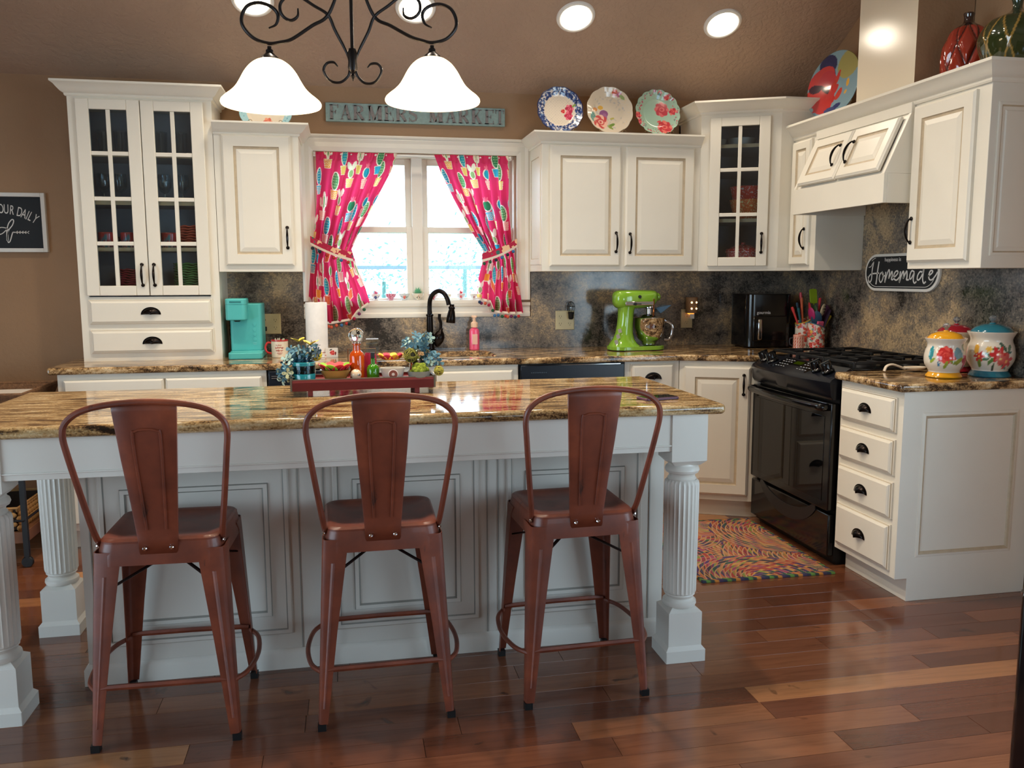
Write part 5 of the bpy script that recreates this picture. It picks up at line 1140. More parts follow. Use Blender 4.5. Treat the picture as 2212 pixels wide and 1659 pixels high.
m = MB(); m.T = Matrix.Translation((.05, -.02, .075)) @ Matrix.Rotation(radians(15), 4, 'Y'); m.lathe([(.0001, -.055), (.016, -.045), (.03, -.015), (.032, .01), (.024, .032), (.012, .045), (.010, .06)], 20); m.T = Matrix.Identity(4); m.tube(smoothpath([(.060, -.02, .12), (.062, -.022, .16), (.054, -.024, .19), (.055, -.024, .215)], 4), [.009]*12+[.010], 10); part('lever', m, M_bronze, fc)

# stand mixer
M_lime = mat('lime_green_enamel', (128, 176, 50), .14, coat=.9, var=.02)
mx = thing('stand_mixer', 'lime green stand mixer with steel bowl on the back counter', 'mixer', (1.655, 4.72, ZC), radians(4))
m = MB(); m.prism([(x, y) for x, y in rr(-.155, .185, -.095, .095, .085, 10)], .004, .026); m.prism(rr(-.15, .18, -.09, .09, .08, 10), 0, .004, 1); part('foot', m, [M_lime, M_blackm], mx, bevel=.010, bseg=4)
def loft(m, secs, seg=28, p=2.4, cap=True):
    vs = []; fs = []
    for c, ax, ay, n1, n2 in secs:       # centre, radii along directions n1, n2
        c = Vector(c); n1 = Vector(n1); n2 = Vector(n2)
        for k in range(seg):
            a = 2*pi*k/seg; ca_, sa = cos(a), sin(a); vs.append(tuple(c+n1*ax*math.copysign(abs(ca_)**(2/p), ca_)+n2*ay*math.copysign(abs(sa)**(2/p), sa)))
    for i in range(len(secs)-1):
        for k in range(seg): k2 = (k+1) % seg; fs.append((i*seg+k, i*seg+k2, (i+1)*seg+k2, (i+1)*seg+k))
    if cap: fs += [tuple(range(seg-1, -1, -1)), tuple((len(secs)-1)*seg+k for k in range(seg))]
    m.add(vs, fs)
X1, Y1, Z1 = (1, 0, 0), (0, 1, 0), (0, 0, 1)
m = MB(); loft(m, [((x, 0, z), rx, ry, X1, Y1) for x, rx, ry, z in ((-.055, .098, .088, .020), (-.062, .080, .072, .040), (-.062, .062, .058, .065), (-.058, .050, .050, .10), (-.054, .045, .047, .15), (-.050, .044, .047, .20), (-.048, .046, .048, .235), (-.044, .055, .05, .255))]); part('column', m, M_lime, mx, ang=60)
m = MB(); loft(m, [((x, 0, z), ry, rz, Y1, Z1) for x, ry, rz, z in ((-.128, .018, .02, .300), (-.122, .035, .038, .299), (-.108, .048, .050, .297), (-.08, .056, .054, .296), (-.03, .058, .055, .296), (.04, .058, .054, .296), (.09, .056, .050, .299), (.118, .050, .044, .304), (.132, .040, .036, .308), (.138, .024, .022, .310), (.139, .01, .01, .31))], 32, 2.8); part('motor_head', m, M_lime, mx, ang=60)
m = MB(); m.T = Matrix.Translation((.140, 0, .308)) @ Matrix.Rotation(pi/2, 4, 'Y'); m.lathe([(.008, -.01), (.012, 0), (.022, .004), (.024, .012), (.018, .022), (.0001, .024)], 24); part('hub_knob', m, M_lime, mx)
m = MB(); m.box(-.075, .100, -.0605, -.050, .262, .284); part('trim_band', m, M_steel, mx, bevel=.002)
m = MB(); m.box(-.068, .094, -.0612, -.060, .268, .278); part('band_inlay', m, mat('grey_band', (120, 120, 118), .4), mx)
m = MB(); m.T = Matrix.Translation((-.018, -.061, .270)) @ Matrix.Rotation(pi/2, 4, 'X'); m.lathe([(.008, 0), (.008, .010), (.0001, .011)], 16); m.T = Matrix.Identity(4); m.tube([(-.016, -.068, .270), (.02, -.066, .270)], .003, 6); part('speed_lever', m, M_blackm, mx)
m = MB(); m.T = Matrix.Translation((.012, -.056, .312)) @ Matrix.Rotation(pi/2, 4, 'X'); m.lathe([(.009, 0), (.009, .008), (.006, .009), (.0001, .008)], 16); part('lock_screw', m, M_blackm, mx)
m = MB(); m.lathe([(.030, 0), (.036, .004), (.036, .016), (.040, .022), (.058, .036), (.076, .070), (.084, .110), (.086, .158), (.088, .160), (.086, .162), (.083, .158), (.081, .110), (.072, .072), (.052, .040), (.0001, .03)], 48, (.100, 0, .028)); m.v = [(.100+(x-.100)*1.13, y*1.13, z) for x, y, z in m.v]; bw = part('bowl', m, M_steel, mx, ang=50)
m = MB(); m.tube(smoothpath([(.182, -.02, .165), (.205, -.035, .162), (.226, -.045, .140), (.226, -.045, .09), (.21, -.04, .060), (.184, -.03, .058)], 5), .0045, 8, flat=1.6); part('handle', m, M_steel, bw)
m = MB(); m.lathe([(.02, .20), (.02, .24), (.03, .245), (.03, .26)], 20, (.098, 0, 0)); m.lathe([(.055, .185), (.06, .19), (.04, .206), (.02, .21)], 24, (.09, 0, 0)); part('beater_shaft', m, M_steel, mx)
m = MB(); m.tube([(.103, -.052, .20), (.103, -.054, .30)], .004, 8); m.lathe([(.006, 0), (.007, .01), (.004, .02)], 10, (.103, -.054, .22)); part('copper_pin', m, mat('copper', (184, 110, 60), .2, .9), mx)
m = MB(); m.add([(.125, -.03, .245), (.150, -.05, .215), (.215, -.055, .262), (.19, .02, .262), (.14, .03, .22), (.150, -.045, .21), (.212, -.05, .256)], [(0, 1, 2), (0, 2, 3), (0, 3, 4), (1, 5, 6, 2), (4, 3, 2, 1)]); part('pouring_chute', m, mat('blue_clear_plastic', (110, 150, 190), .05, trans=.7), mx, smooth=False)
for k in range(3): m = MB(); m.T = Matrix.Translation((-.104-.012*k, -.052-.004*k, .118-.032*k)) @ Matrix.Rotation(radians(-18), 4, 'Y'); m.box(-.012, .008, -.001, .0015, -.013, .011); part('warning_sticker', m, mat('sticker_grey', (170, 166, 160), .5), mx)

# air fryer
af = thing('air_fryer', 'glossy black air fryer with a steel handle strip in the corner', 'air fryer', (2.345, 4.66, ZC), radians(-4))
m = MB(); m.prism(rr(0, .285, 0, .285, .05, 8), .006, .322); m.prism(rr(.02, .265, .02, .265, .04, 8), 0, .008); part('body', m, M_black, af, bevel=.022, bseg=5)
m = MB(); m.box(.035, .25, -.004, .02, .04, .195); bk = part('basket_front', m, M_black, af, bevel=.008)
m = MB(); m.box(.060, .086, -.022, -.003, .050, .175); part('handle', m, M_steel, bk, bevel=.006)
text('gourmia', .026, af, (.10, -.0008, .212), (pi/2, 0, 0), mat('silver_print', (196, 196, 200), .4), ext=.0008)
# utensil crocks
fl = [(200, 50, 60), (226, 120, 60), (90, 140, 140), (90, 130, 70), (236, 190, 90), (190, 60, 110)]
def cshapes(seed, n, w, h):
    q = random.Random(seed); L = []
    for _ in range(n): x, z = q.uniform(-w, w), q.uniform(.01, h); k = q.choice((0, 0, 0, 1, 2)); L += (rose(x, z, q.uniform(.008, .013), q.choice([(190, 40, 56), (206, 70, 50)]), (226, 120, 100)) if k == 0 else leaf(x, z, q.uniform(.008, .013), q.random()*3, q.choice([(80, 120, 80), (110, 160, 150)])) if k == 1 else daisy(x, z, .010, q.choice(fl)))
    return L
def crock(label, x, y, r_, h, slant, seed, rimc):
    o = thing('utensil_crock', label, 'crock', (x, y, ZC)); pr = [(.0001, 0), (r_*.94, .002)]+[(r_, z) for z in np.linspace(.01, h, 11)]
    me = lathe_painted('body', pr, M_glz, cshapes(seed, 130, r_*3.1, h), (228, 220, 206), 80, 8)
    n_ = len(me.vertices); c_ = np.empty(n_*3, np.float32); me.vertices.foreach_get('co', c_); c_ = c_.reshape(-1, 3); c_[:, 2] += np.where(c_[:, 2] > h*.5, (c_[:, 2]/h-.5)*2*slant*c_[:, 0]/r_, 0); me.vertices.foreach_set('co', c_.ravel()); me.update()
    f = part('body', me, None, o); md = f.modifiers.new('t', 'SOLIDIFY'); md.thickness = .004
    m = MB(); m.tube([(r_*.98*cos(a), r_*.98*sin(a), h+slant*cos(a)) for a in np.linspace(0, 2*pi, 33)[:-1]], .003, 6, closed=True); part('rim', m, mat(rimc[0], rimc[1], .25), o); return o
crock('white floral crock with yellow rim full of utensils, beside the air fryer', 2.695, 4.625, .052, .165, .022, 31, ('yellow_rim', (222, 178, 60)))
crock('white floral crock with blue rim, right of the yellow-rimmed crock', 2.700, 4.500, .050, .140, -.018, 32, ('blue_rim', (70, 110, 130)))
def utensil(label, kind, col, base, tip, name='utensil', s=1.0, rough=.45):
    b0 = Vector(base); d = Vector(tip)-b0; L = d.length; q = d.to_track_quat('Z', 'Y').to_euler(); o = thing(name, label, 'utensil', tuple(b0)); o.rotation_euler = q; mt = mat('silicone_%d_%d_%d' % col, col, rough)
    m = MB()
    if kind == 'handle': m.tube([(0, 0, 0), (0, 0, L*.85), (0, 0, L*.94), (0, 0, L)], [.004, .0065, .009, .007], 8); part('handle', m, mt, o); return o
    hl = .085*s; m.tube([(0, 0, 0), (0, 0, L-hl+.005)], .004, 8); part('handle', m, mt if kind != 'woodspoon' else mat('beech_wood', (214, 190, 150), .5), o); m = MB()
    if kind == 'spatula': m.T = Matrix.Translation((0, 0, L-hl)); m.prismy(rr(-.023*s, .023*s, 0, hl, .010), -.004, .004)
    elif kind == 'brush': m.T = Matrix.Translation((0, 0, L-hl)); m.prismy([(-.008, 0), (.008, 0), (.017*s, .022*s), (.015*s, hl*.8), (-.015*s, hl*.8), (-.017*s, .022*s)], -.007, .007)
    else:
        m.T = Matrix.Translation((0, 0, L-hl*.5)); loft(m, [((0, y_, 0), .024*s*k_, .036*s*k_, X1, Z1) for y_, k_ in ((-.007, .35), (-.004, .85), (0, 1), (.004, .96), (.002, .7))], 20, 2)
    part('head', m, mt, o, bevel=.0008 if kind in ('spatula', 'brush') else 0); return o
C1, C2 = Vector((2.695, 4.625, ZC)), Vector((2.700, 4.500, ZC))
def ut(label, kind, col, c, dx, dy, top, s=1.0, dep=.012): utensil(label, kind, col, (c.x-dx*.16, c.y-dy*.16, ZC+dep), (c.x+dx, c.y+dy, ZC+top), s=s)
ut('coral spatula handle leaning far left out of the crock', 'handle', (222, 74, 74), C1, -.095, -.02, .245)
ut('coral upright handle at the back of the crock', 'handle', (216, 70, 84), C1, -.015, .03, .330)
ut('orange handle beside the coral upright handle', 'handle', (220, 110, 70), C1, -.030, -.01, .300)
ut('teal handle left in the yellow-rimmed crock', 'handle', (40, 100, 110), C1, -.055, -.02, .240)
ut('navy handle behind the teal one', 'handle', (40, 64, 84), C1, -.042, .02, .270)
ut('lime green silicone spatula standing tallest in the crocks', 'spatula', (140, 168, 30), C2, -.002, .050, .352, 1.0)
ut('large red spoon rising from the right crock', 'spoon', (190, 50, 60), C2, -.045, .02, .285, 1.35)
ut('magenta spoon nested before the red spoon', 'spoon', (170, 40, 100), C2, -.050, -.01, .255, 1.15)
ut('navy blue spoon in front of the right crock bunch', 'spoon', (38, 66, 90), C2, -.022, -.035, .235, 1.25)
ut('dark green spoon among the utensils', 'spoon', (50, 80, 50), C2, -.018, .0, .270, 1.2)
wsn = utensil('pale wooden spoon with printed words on its oval head', 'woodspoon', (216, 196, 160), (C2.x-.006, C2.y+.01, ZC+.03), (C2.x+.012, C2.y-.045, ZC+.275), s=1.05)
for i, (w_, z_) in enumerate((('Live', .232), ('Kitchen', .215), ('Talk', .198))): text(w_, .014, wsn, (0, -.0085, z_), (pi/2, 0, 0), mat('brown_print', (60, 48, 40), .6), ext=.0004)
wsn.rotation_euler.z += .3
ut('pink silicone basting brush hanging low at the front crock rim', 'brush', (226, 96, 130), C2, .004, -.045, .185, 1.2)
ut('red whisk handle right of the lime spatula', 'handle', (200, 50, 60), C2, .035, .03, .300)
ut('plum purple ladle on the right side of the crock', 'spoon', (70, 34, 62), C2, .075, .02, .270, 1.5)
ut('dark purple turner at the far right of the utensils', 'spatula', (58, 36, 60), C2, .068, -.01, .235, 1.5)
ut('mustard slotted turner low at the far right', 'handle', (170, 140, 30), C2, .070, -.03, .200)
o = thing('patterned_mug', 'small red and cream patterned mug before the utensil crocks', 'mug', (2.590, 4.50, ZC))
part('body', lathe_painted('body', [(.0001, 0), (.030, .001), (.031, .006)]+[(.031, z) for z in np.linspace(.014, .083, 9)]+[(.029, .083), (.028, .01), (.0001, .008)], M_glz, [('f', lambda U, V: (np.abs((U*70) % 1-.5) < .3) & (np.abs((V*52+.3*np.sin(U*440)) % 1-.5) < .33), (186, 66, 56)), ('r', -1, 1, .079, .09, (222, 150, 130))], (226, 190, 170), 80, 8), None, o)
m = MB(); m.tube(smoothpath([(-.028, .01, .07), (-.046, .014, .066), (-.048, .014, .035), (-.028, .01, .022)], 4), .004, 8); part('handle', m, mat('dark_handle_glaze', (40, 44, 54), .2), o)
# ================================================================ canisters and spoon rest on the end counter
def canister(label, x, y, s, shapes, lidc, rot, handle=False):
    o = thing('canister', label, 'canister', (x, y, ZC), rot)
    pr = [(.0001*s, .024*s), (.060*s, .024*s), (.066*s, .030*s), (.084*s, .062*s), (.0875*s, .090*s), (.083*s, .120*s), (.076*s, .140*s), (.077*s, .155*s), (.088*s, .176*s), (.086*s, .178*s), (.070*s, .165*s)]
    part('body', lathe_painted('body', pr, M_glz, shapes, (226, 216, 200), 110, 7), None, o)
    lm = mat(lidc[0], lidc[1], .14, coat=.6); m = MB(); m.lathe([(.074*s, 0), (.078*s, .004), (.074*s, .012*s), (.062*s, .026*s), (.0001, .026*s)], 40); part('base', m, lm, o)
    m = MB(); m.lathe([(.078*s, .172*s), (.076*s, .182*s), (.062*s, .196*s), (.035*s, .207*s), (.012*s, .210*s), (.010*s, .214*s), (.0001, .214*s)], 40); ld = part('lid', m, lm, o)
    m = MB(); zz = .214*s; m.lathe([(.006, zz), (.006, zz+.004), (.013, zz+.012), (.016, zz+.018), (.012, zz+.026), (.006, zz+.030), (.0001, zz+.031)], 8); part('glass_knob', m, M_clearb, ld, smooth=False)
    return o
M_clearb = mat('faceted_glass', (230, 240, 248), .02, trans=.85, spec=.9)
MF = 8
F1 = rose(-.022, .100, .036, (200, 46, 44), (226, 84, 76), 8)+rose(-.005, .085, .024, (206, 50, 48), (216, 70, 60))+[ell(.032, .105, .020, .026, (110, 150, 160)), ell(.04, .09, .016, .02, (130, 166, 172)), ell(.07, .13, .012, .016, (110, 130, 110))]+leaf(.035, .075, .022, .6, (140, 150, 50))+leaf(.012, .068, .02, -.4, (130, 140, 50))+leaf(-.02, .058, .018, 1.2, (150, 160, 60))+leaf(-.075, .075, .016, .8, (150, 170, 60))+ringshapes(8, 14, .0, .012, [(40, 110, 150), (70, 150, 190)], .002, .004)
F1 = [x if not (x[0] == 'e' and abs(x[1]) < .013 and abs(x[2]) < .013) else ('e', x[1]-.05, x[2]+.06, *x[3:]) for x in F1]+[ell(-.085, .105, .012, .03, (40, 140, 150))]+rose(.075, .075, .026, (170, 36, 60), (196, 70, 90))+rose(.08, .045, .018, (160, 30, 60))
canister('smallest floral canister with yellow lid and foot, front left of the three', 2.495, 3.150, .93, F1, ('yellow_glaze', (232, 164, 30)), radians(-38+18))
F2 = leaf(-.01, .125, .015, .2)+leaf(.02, .132, .022, -.9, (56, 90, 76))+leaf(.05, .126, .018, 1.0, (110, 136, 110))+leaf(.045, .108, .016, .1, (60, 100, 84))+leaf(-.04, .098, .016, -.7, (80, 120, 90))+leaf(-.048, .08, .016, .3, (70, 110, 80))+leaf(-.03, .07, .018, 1.0, (90, 130, 70))+leaf(.012, .062, .018, -.6, (60, 96, 80))+leaf(.04, .045, .014, -.8, (90, 140, 130))+leaf(-.018, .05, .012, 1.3, (50, 80, 60))+daisy(.0, .100, .036, (196, 44, 48), (236, 170, 90))+daisy(.034, .072, .034, (206, 80, 84), (236, 170, 110), 6, .4)+daisy(.008, .082, .024, (206, 96, 90), (240, 200, 120), 6, .3)+daisy(-.036, .122, .014, (226, 180, 80), (226, 160, 60))+daisy(-.075, .09, .026, (206, 60, 50), (236, 180, 80))+leaf(-.075, .06, .02, 1.4, (120, 140, 60))+[ell(-.02, .035, .006, .007, (50, 60, 60)), ell(-.09, .12, .012, .02, (230, 170, 60))]
canister('largest floral canister with teal lid and foot, right of the three', 2.705, 3.135, 1.07, F2, ('teal_glaze', (34, 110, 130)), radians(-42+20))
canister('floral canister with red lid, behind the yellow and teal ones', 2.700, 3.345, 1.0, rose(.0, .1, .03), ('red_glaze', (150, 26, 42)), radians(-38))
sr = thing('spoon_rest', 'cream ceramic spoon rest with curled handle on the end counter', 'spoon rest', (2.50, 3.345, ZC), radians(-8))
def srfn(u, v):
    a = 2*pi*u; rr_ = v; return np.stack([.052*rr_*np.cos(a), .036*rr_*np.sin(a), .006+.016*np.clip(rr_-.45, 0, 1)**1.4*2], 1)
f = part('bowl', gridmesh('bowl', 40, 14, srfn, lambda u, v: paint(v*np.cos(2*pi*u), v*np.sin(2*pi*u), (222, 206, 184), [ell(.3*cos(k), .3*sin(k), .25, .2, c) for k, c in ((0, (226, 140, 40)), (2, (200, 70, 40)), (4, (232, 170, 60)))]), M_glz, True), None, sr); md = f.modifiers.new('t', 'SOLIDIFY'); md.thickness = .005
m = MB(); m.tube(smoothpath([(-.045, 0, .014), (-.075, 0, .026), (-.105, 0, .034), (-.130, 0, .026), (-.140, 0, .004)], 5), [.010]*21, 12, flat=.5); part('handle', m, mat('cream_glaze', (222, 206, 184), .15, coat=.5), sr)

# ================================================================ curtains
YC = 4.965
def cpx(x, y): return (-.1385+(x-683)*.002565, 2.030-(y-333)*.002625)
M_cur = colmat('cactus_print_cotton', .9, 0, .62, .08)
def cactus_print():
    q = random.Random(11); L = []
    pots = [(226, 110, 70), (236, 150, 60), (238, 170, 160), (60, 160, 190), (236, 200, 110)]; bods = [(50, 120, 80), (40, 130, 160), (90, 140, 90), (40, 150, 170), (120, 160, 90)]
    k = 0; y = .03
    while y < 1.05:
        x = .02+(.052 if k % 2 else 0)
        while x < .72:
            cx, cy = x+q.uniform(-.012, .012), y+q.uniform(-.03, .03); kind = q.choice((0, 0, 1, 2, 3)); bc, pc = q.choice(bods), q.choice(pots)
            W_ = (242, 226, 206)
            if kind == 0: L += [ell(cx, cy+.03, .021, .042, W_), ell(cx, cy+.03, .016, .037, bc)]+[ell(cx+dx, cy+.03+dy, .0016, .003, (200, 220, 170)) for dx in (-.008, 0, .008) for dy in (-.022, -.01, .002, .014, .026)]
            elif kind == 1: L += [ell(cx, cy+.03, .009, .048, W_), ell(cx-.018, cy+.03, .006, .02, W_), ell(cx+.018, cy+.035, .006, .022, W_), ell(cx, cy+.012, .02, .006, W_), ell(cx, cy+.03, .003, .03, (110, 160, 90))]
            elif kind == 2: L += [ell(cx, cy+.012, .015, .022, W_), ell(cx-.012, cy+.045, .011, .019, W_, .5), ell(cx+.013, cy+.048, .011, .02, W_, -.4), ell(cx, cy+.012, .010, .016, (150, 180, 120))]
            else: L += [ell(cx, cy+.02, .025, .028, W_), ell(cx, cy+.02, .020, .023, bc), ell(cx-.008, cy+.05, .004, .012, (236, 110, 130), .4), ell(cx+.008, cy+.05, .004, .012, (236, 110, 130), -.4), ell(cx, cy+.052, .004, .012, (236, 110, 130))]
            L += [('q', cx, cy-.052, cy-.010, .044, .030, W_), ('q', cx, cy-.049, cy-.012, .039, .026, pc)]
            if q.random() < .5: L += [('f', (lambda cx_, cy_: (lambda U, V: (np.abs(U-cx_) < .015) & (V > cy_-.046) & (V < cy_-.016) & ((((V+.5*np.abs(((U*90) % 1)-.5)*.02)*130) % 1) < .38)))(cx, cy), (244, 214, 180))]
            x += .104
        y += .100; k += 1
    G = 1.22; out = []
    for i_ in L: out.append(i_)
    return out
CP = cactus_print()
def curtain(label, left, right, tie_v, hem, flip, fs):
    """left/right: lists of (v, x) edges in world x; v=0 top, 1 bottom"""
    lv, lx = zip(*left); rv, rx = zip(*right); hv, hz = zip(*hem)
    def fn(u, v):
        v_ = 1-v; xl = np.interp(v_, lv, lx); xr = np.interp(v_, rv, rx); w = xr-xl; uu = u
        x = xl+w*uu+.004*np.sin(uu*40+v_*6); dens = .50/np.maximum(w, .1)
        amp = .007+.016*np.clip(v_*3, 0, 1)*np.clip(dens, .8, 1.6)/1.3*(1-.55*np.exp(-((v_-tie_v)/.05)**2)); ph = 2*pi*(7*uu+.35*np.sin(3*v_)+.25*v_*np.sin(5*uu)); zb = np.interp(uu, hv, hz)
        y = YC+amp*np.sin(ph)-.008*np.clip((v_-tie_v)*4, 0, 1)+.004*np.sin(ph*2.3+1)*(v_ < .05)
        z = 2.040+(zb-2.040)*v_; return np.stack([x, y, z], 1)
    def cf(u, v): return paint(u*.49, v*.76, (220, 54, 100), CP)
    return gridmesh('fabric', 260, 330, fn, cf, M_cur)
M_tape = mat('cream_cotton_tape', (226, 208, 190), .9)
M_pom = randmat('wool_pompom', [(170, 30, 70), (40, 60, 90), (40, 90, 60), (190, 50, 50), (60, 110, 160), (110, 40, 90), (200, 90, 60), (30, 50, 60)], .95, .6)
mp = MB(); mp.sphere((0, 0, 0), .0098, 10, 7); ME_pom = mesh('pompom', mp, M_pom, ang=180)
def pom(parent, x, y, z): part('pompom', ME_pom, None, parent, loc=(x, y, z))
X_ = lambda px: cpx(px, 0)[0]
L_left = [(0, X_(683)), (.30, X_(680)), (.55, X_(671)), (.62, X_(668)), (1, X_(655))]; L_right = [(0, X_(859)), (.12, X_(845)), (.3, X_(814)), (.5, X_(778)), (.64, X_(755)), (.75, X_(764)), (.9, X_(781)), (1, X_(790))]
cl = thing('cafe_curtain', 'pink cactus-print curtain tied back on the left of the window', 'curtain', (0, 0, 0), 0, None)
hemL = [(0, cpx(0, 681)[1]), (.35, cpx(0, 694)[1]), (.7, cpx(0, 686)[1]), (.8, cpx(0, 668)[1]), (1, cpx(0, 650)[1])]
part('fabric', curtain('', L_left, L_right, .63, hemL, 0, 1), None, cl)
R_left = [(0, X_(942)), (.12, X_(955)), (.3, X_(984)), (.5, X_(1020)), (.66, X_(1053)), (.75, X_(1052)), (.86, X_(1042)), (1, X_(1036))]; R_right = [(0, X_(1111)), (.3, X_(1114)), (.6, X_(1124)), (1, X_(1141))]
crt = thing('cafe_curtain', 'pink cactus-print curtain tied back on the right of the window', 'curtain', (0, 0, 0), 0, None)
hemR = [(0, cpx(0, 642)[1]), (.30, cpx(0, 650)[1]), (.36, cpx(0, 672)[1]), (.7, cpx(0, 676)[1]), (1, cpx(0, 676)[1])]
part('fabric', curtain('', R_left, R_right, .64, hemR, 0, 1), None, crt)
for o, eL, eR, hem in ((cl, L_left, L_right, hemL), (crt, R_left, R_right, hemR)):
    xa, xb = eL[-1][1], eR[-1][1]; hv, hz = zip(*hem); pts = []
    for k in range(25): u = k/24; pts.append((xa+(xb-xa)*u, YC-.022-.004*sin(u*40), float(np.interp(u, hv, hz))))
    m = MB(); m.tube(pts, .0065, 6, flat=.35)
    vs = []; m = MB()
    for p in pts: vs += [(p[0], p[1], p[2]+.006), (p[0], p[1]-.003, p[2]+.006), (p[0], p[1]-.003, p[2]-.007), (p[0], p[1], p[2]-.007)]
    m.add(vs, [(i*4+j, i*4+4+j, i*4+4+(j+1) % 4, i*4+(j+1) % 4) for i in range(24) for j in range(4)]); part('hem_tape', m, M_tape, o)
    for k in range(13): p = pts[1+int(k*23/13)]; pom(o, p[0], p[1]-.006, p[2]-.021-(.004 if k % 2 else 0))
def tieback(o, P0, P1, z0_, z1_, side):
    nb = 10; vs = []; m = MB()
    for k in range(nb+1):
        u = k/nb; x = P0+(P1-P0)*u; z = z0_+(z1_-z0_)*u-.010*sin(pi*u); y = YC-.030-.012*sin(pi*u); vs += [(x, y, z+.026), (x, y-.003, z+.026), (x, y-.003, z-.022), (x, y, z-.022)]
    m.add(vs, [(i*4+j, i*4+4+j, i*4+4+(j+1) % 4, i*4+(j+1) % 4) for i in range(nb) for j in range(4)]+[(0, 1, 2, 3), (nb*4+3, nb*4+2, nb*4+1, nb*4)])
    tb = part('tieback', m, colband, o)
    m = MB(); vs = []
    for k in range(nb+1):
        u = k/nb; x = P0+(P1-P0)*u; z = z0_+(z1_-z0_)*u-.010*sin(pi*u); y = YC-.033-.012*sin(pi*u); vs += [(x, y, z-.010), (x, y-.002, z-.010), (x, y-.002, z-.024), (x, y, z-.024)]
    m.add(vs, [(i*4+j, i*4+4+j, i*4+4+(j+1) % 4, i*4+(j+1) % 4) for i in range(nb) for j in range(4)]); part('tape', m, M_tape, tb)
    for k in range(6):
        u = (k+.3)/6; part('pompom', ME_pom, None, tb, loc=(P0+(P1-P0)*u, YC-.038-.012*sin(pi*u), z0_+(z1_-z0_)*u-.010*sin(pi*u)-.036))
t = NT('tieback_print'); t.l(t.ramp(t.noise(t.coord((1, 1, 1)), 22, 2), [(.38, S(236, 190, 150)), (.45, S(176, 30, 66)), (.58, S(190, 34, 74)), (.64, S(50, 110, 100))], 'CONSTANT'), t.b.inputs['Base Color']); t.set(rough=.9); colband = t.m
tieback(cl, X_(666), X_(757), cpx(0, 517)[1], cpx(0, 552)[1], 1)
tieback(crt, X_(1047), X_(1128), cpx(0, 553)[1], cpx(0, 520)[1], -1)
rd = thing('curtain_rod', 'thin white rod carrying the two cactus curtains', 'curtain rod', (0, 0, 0))
m = MB(); m.tube([(X_(679), 4.978, 2.030), (X_(1117), 4.978, 2.030)], .006, 10); part('rod', m, M_white, rd)
for x in (X_(680), X_(1116)): m = MB(); m.box(x-.006, x+.006, 4.978, YB-.012, 2.018, 2.042); part('bracket', m, M_white, rd)

# ================================================================ little bowls on the window sill
SILL = 1.2075
def sillbowl(px, r_, h, base, shapes, label, plant=None):
    r_ *= 1.1; h *= 1.15; x = .150+(px-801)*.00262; o = thing('footed_bowl', label, 'bowl', (x, 5.035, SILL), 0, 'little footed bowls on the window sill')
    pr = [(.0001, 0), (r_*.45, .001), (r_*.42, .006), (r_*.5, .010), (r_*.85, h*.6), (r_, h), (r_*.94, h), (r_*.7, h*.55), (.0001, .014)]
    part('bowl', lathe_painted('bowl', pr, M_glz, shapes, base, 48, 4), None, o)
    if plant:
        m = MB(); Q = random.Random(px); col, n, sz = plant
        for k in range(n):
            a = k*2.4; t_ = k/n; rr_ = sz*(1-.7*t_); zt2 = h+sz*(.2+.9*t_); e = Vector((cos(a), sin(a), 0)); q = Vector((-sin(a), cos(a), 0)); b0 = Vector((0, 0, h-.008)); tip = e*rr_+Vector((0, 0, zt2)); mid = (b0+tip)/2+Vector((0, 0, .002)); w = sz*.22
            m.add([tuple(b0), tuple(mid+q*w), tuple(tip), tuple(mid-q*w), tuple(mid+Vector((0, 0, -w*.5)))], [(0, 1, 2, 3), (0, 4, 1), (1, 4, 2), (2, 4, 3), (3, 4, 0)])
        part('succulent', m, mat('succulent_%d_%d' % (col[0], col[1]), col, .5), o, smooth=False)
wh = (226, 222, 216)
dots = lambda c, s: [ell(a*.011-.16+(.0055 if b2 % 2 else 0), b2*.007, .0025, .0025, c) for a in range(30) for b2 in range(7)]
sillbowl(812, .027, .030, wh, [ell(-.004, .016, .012, .010, (60, 80, 140)), ell(.016, .02, .004, .006, (90, 110, 160))], 'white and blue bowl with a pink succulent, leftmost on the sill', ((226, 110, 130), 9, .030))
sillbowl(845, .029, .031, (190, 40, 90), dots((240, 220, 230), 1), 'magenta bowl with white dots, second from the left on the sill')
sillbowl(875, .029, .032, (206, 214, 216), rose(0, .016, .012, (216, 80, 70), (230, 130, 110))+leaf(.02, .018, .008, .3)+leaf(-.02, .02, .008, 2.5), 'pale bowl with a coral rose print, third from the left on the sill', ((240, 170, 90), 5, .014))
sillbowl(906, .032, .032, (228, 216, 196), leaf(-.01, .016, .008, .8, (90, 110, 90))+leaf(.01, .016, .008, 2.3, (110, 90, 90))+leaf(0, .024, .006, 0, (190, 120, 80)), 'cream bowl with a green succulent, fourth from the left on the sill', ((120, 190, 150), 26, .038))
sillbowl(940, .028, .030, (220, 200, 200), rose(.0, .014, .014, (150, 40, 60), (190, 80, 90)), 'bowl with a dark red print behind the faucet on the sill')
sillbowl(973, .022, .028, (226, 214, 186), [], 'plain cream bowl behind the faucet head on the sill', ((200, 216, 200), 6, .016))
sillbowl(1004, .025, .030, (220, 216, 222), rose(-.004, .018, .010, (190, 60, 80)), 'white bowl with red flower and coral succulent right of the faucet', ((226, 90, 90), 9, .028))
sillbowl(1033, .022, .028, wh, rose(.0, .014, .008, (90, 110, 120)), 'white printed bowl at the right curtain, rightmost on the sill')

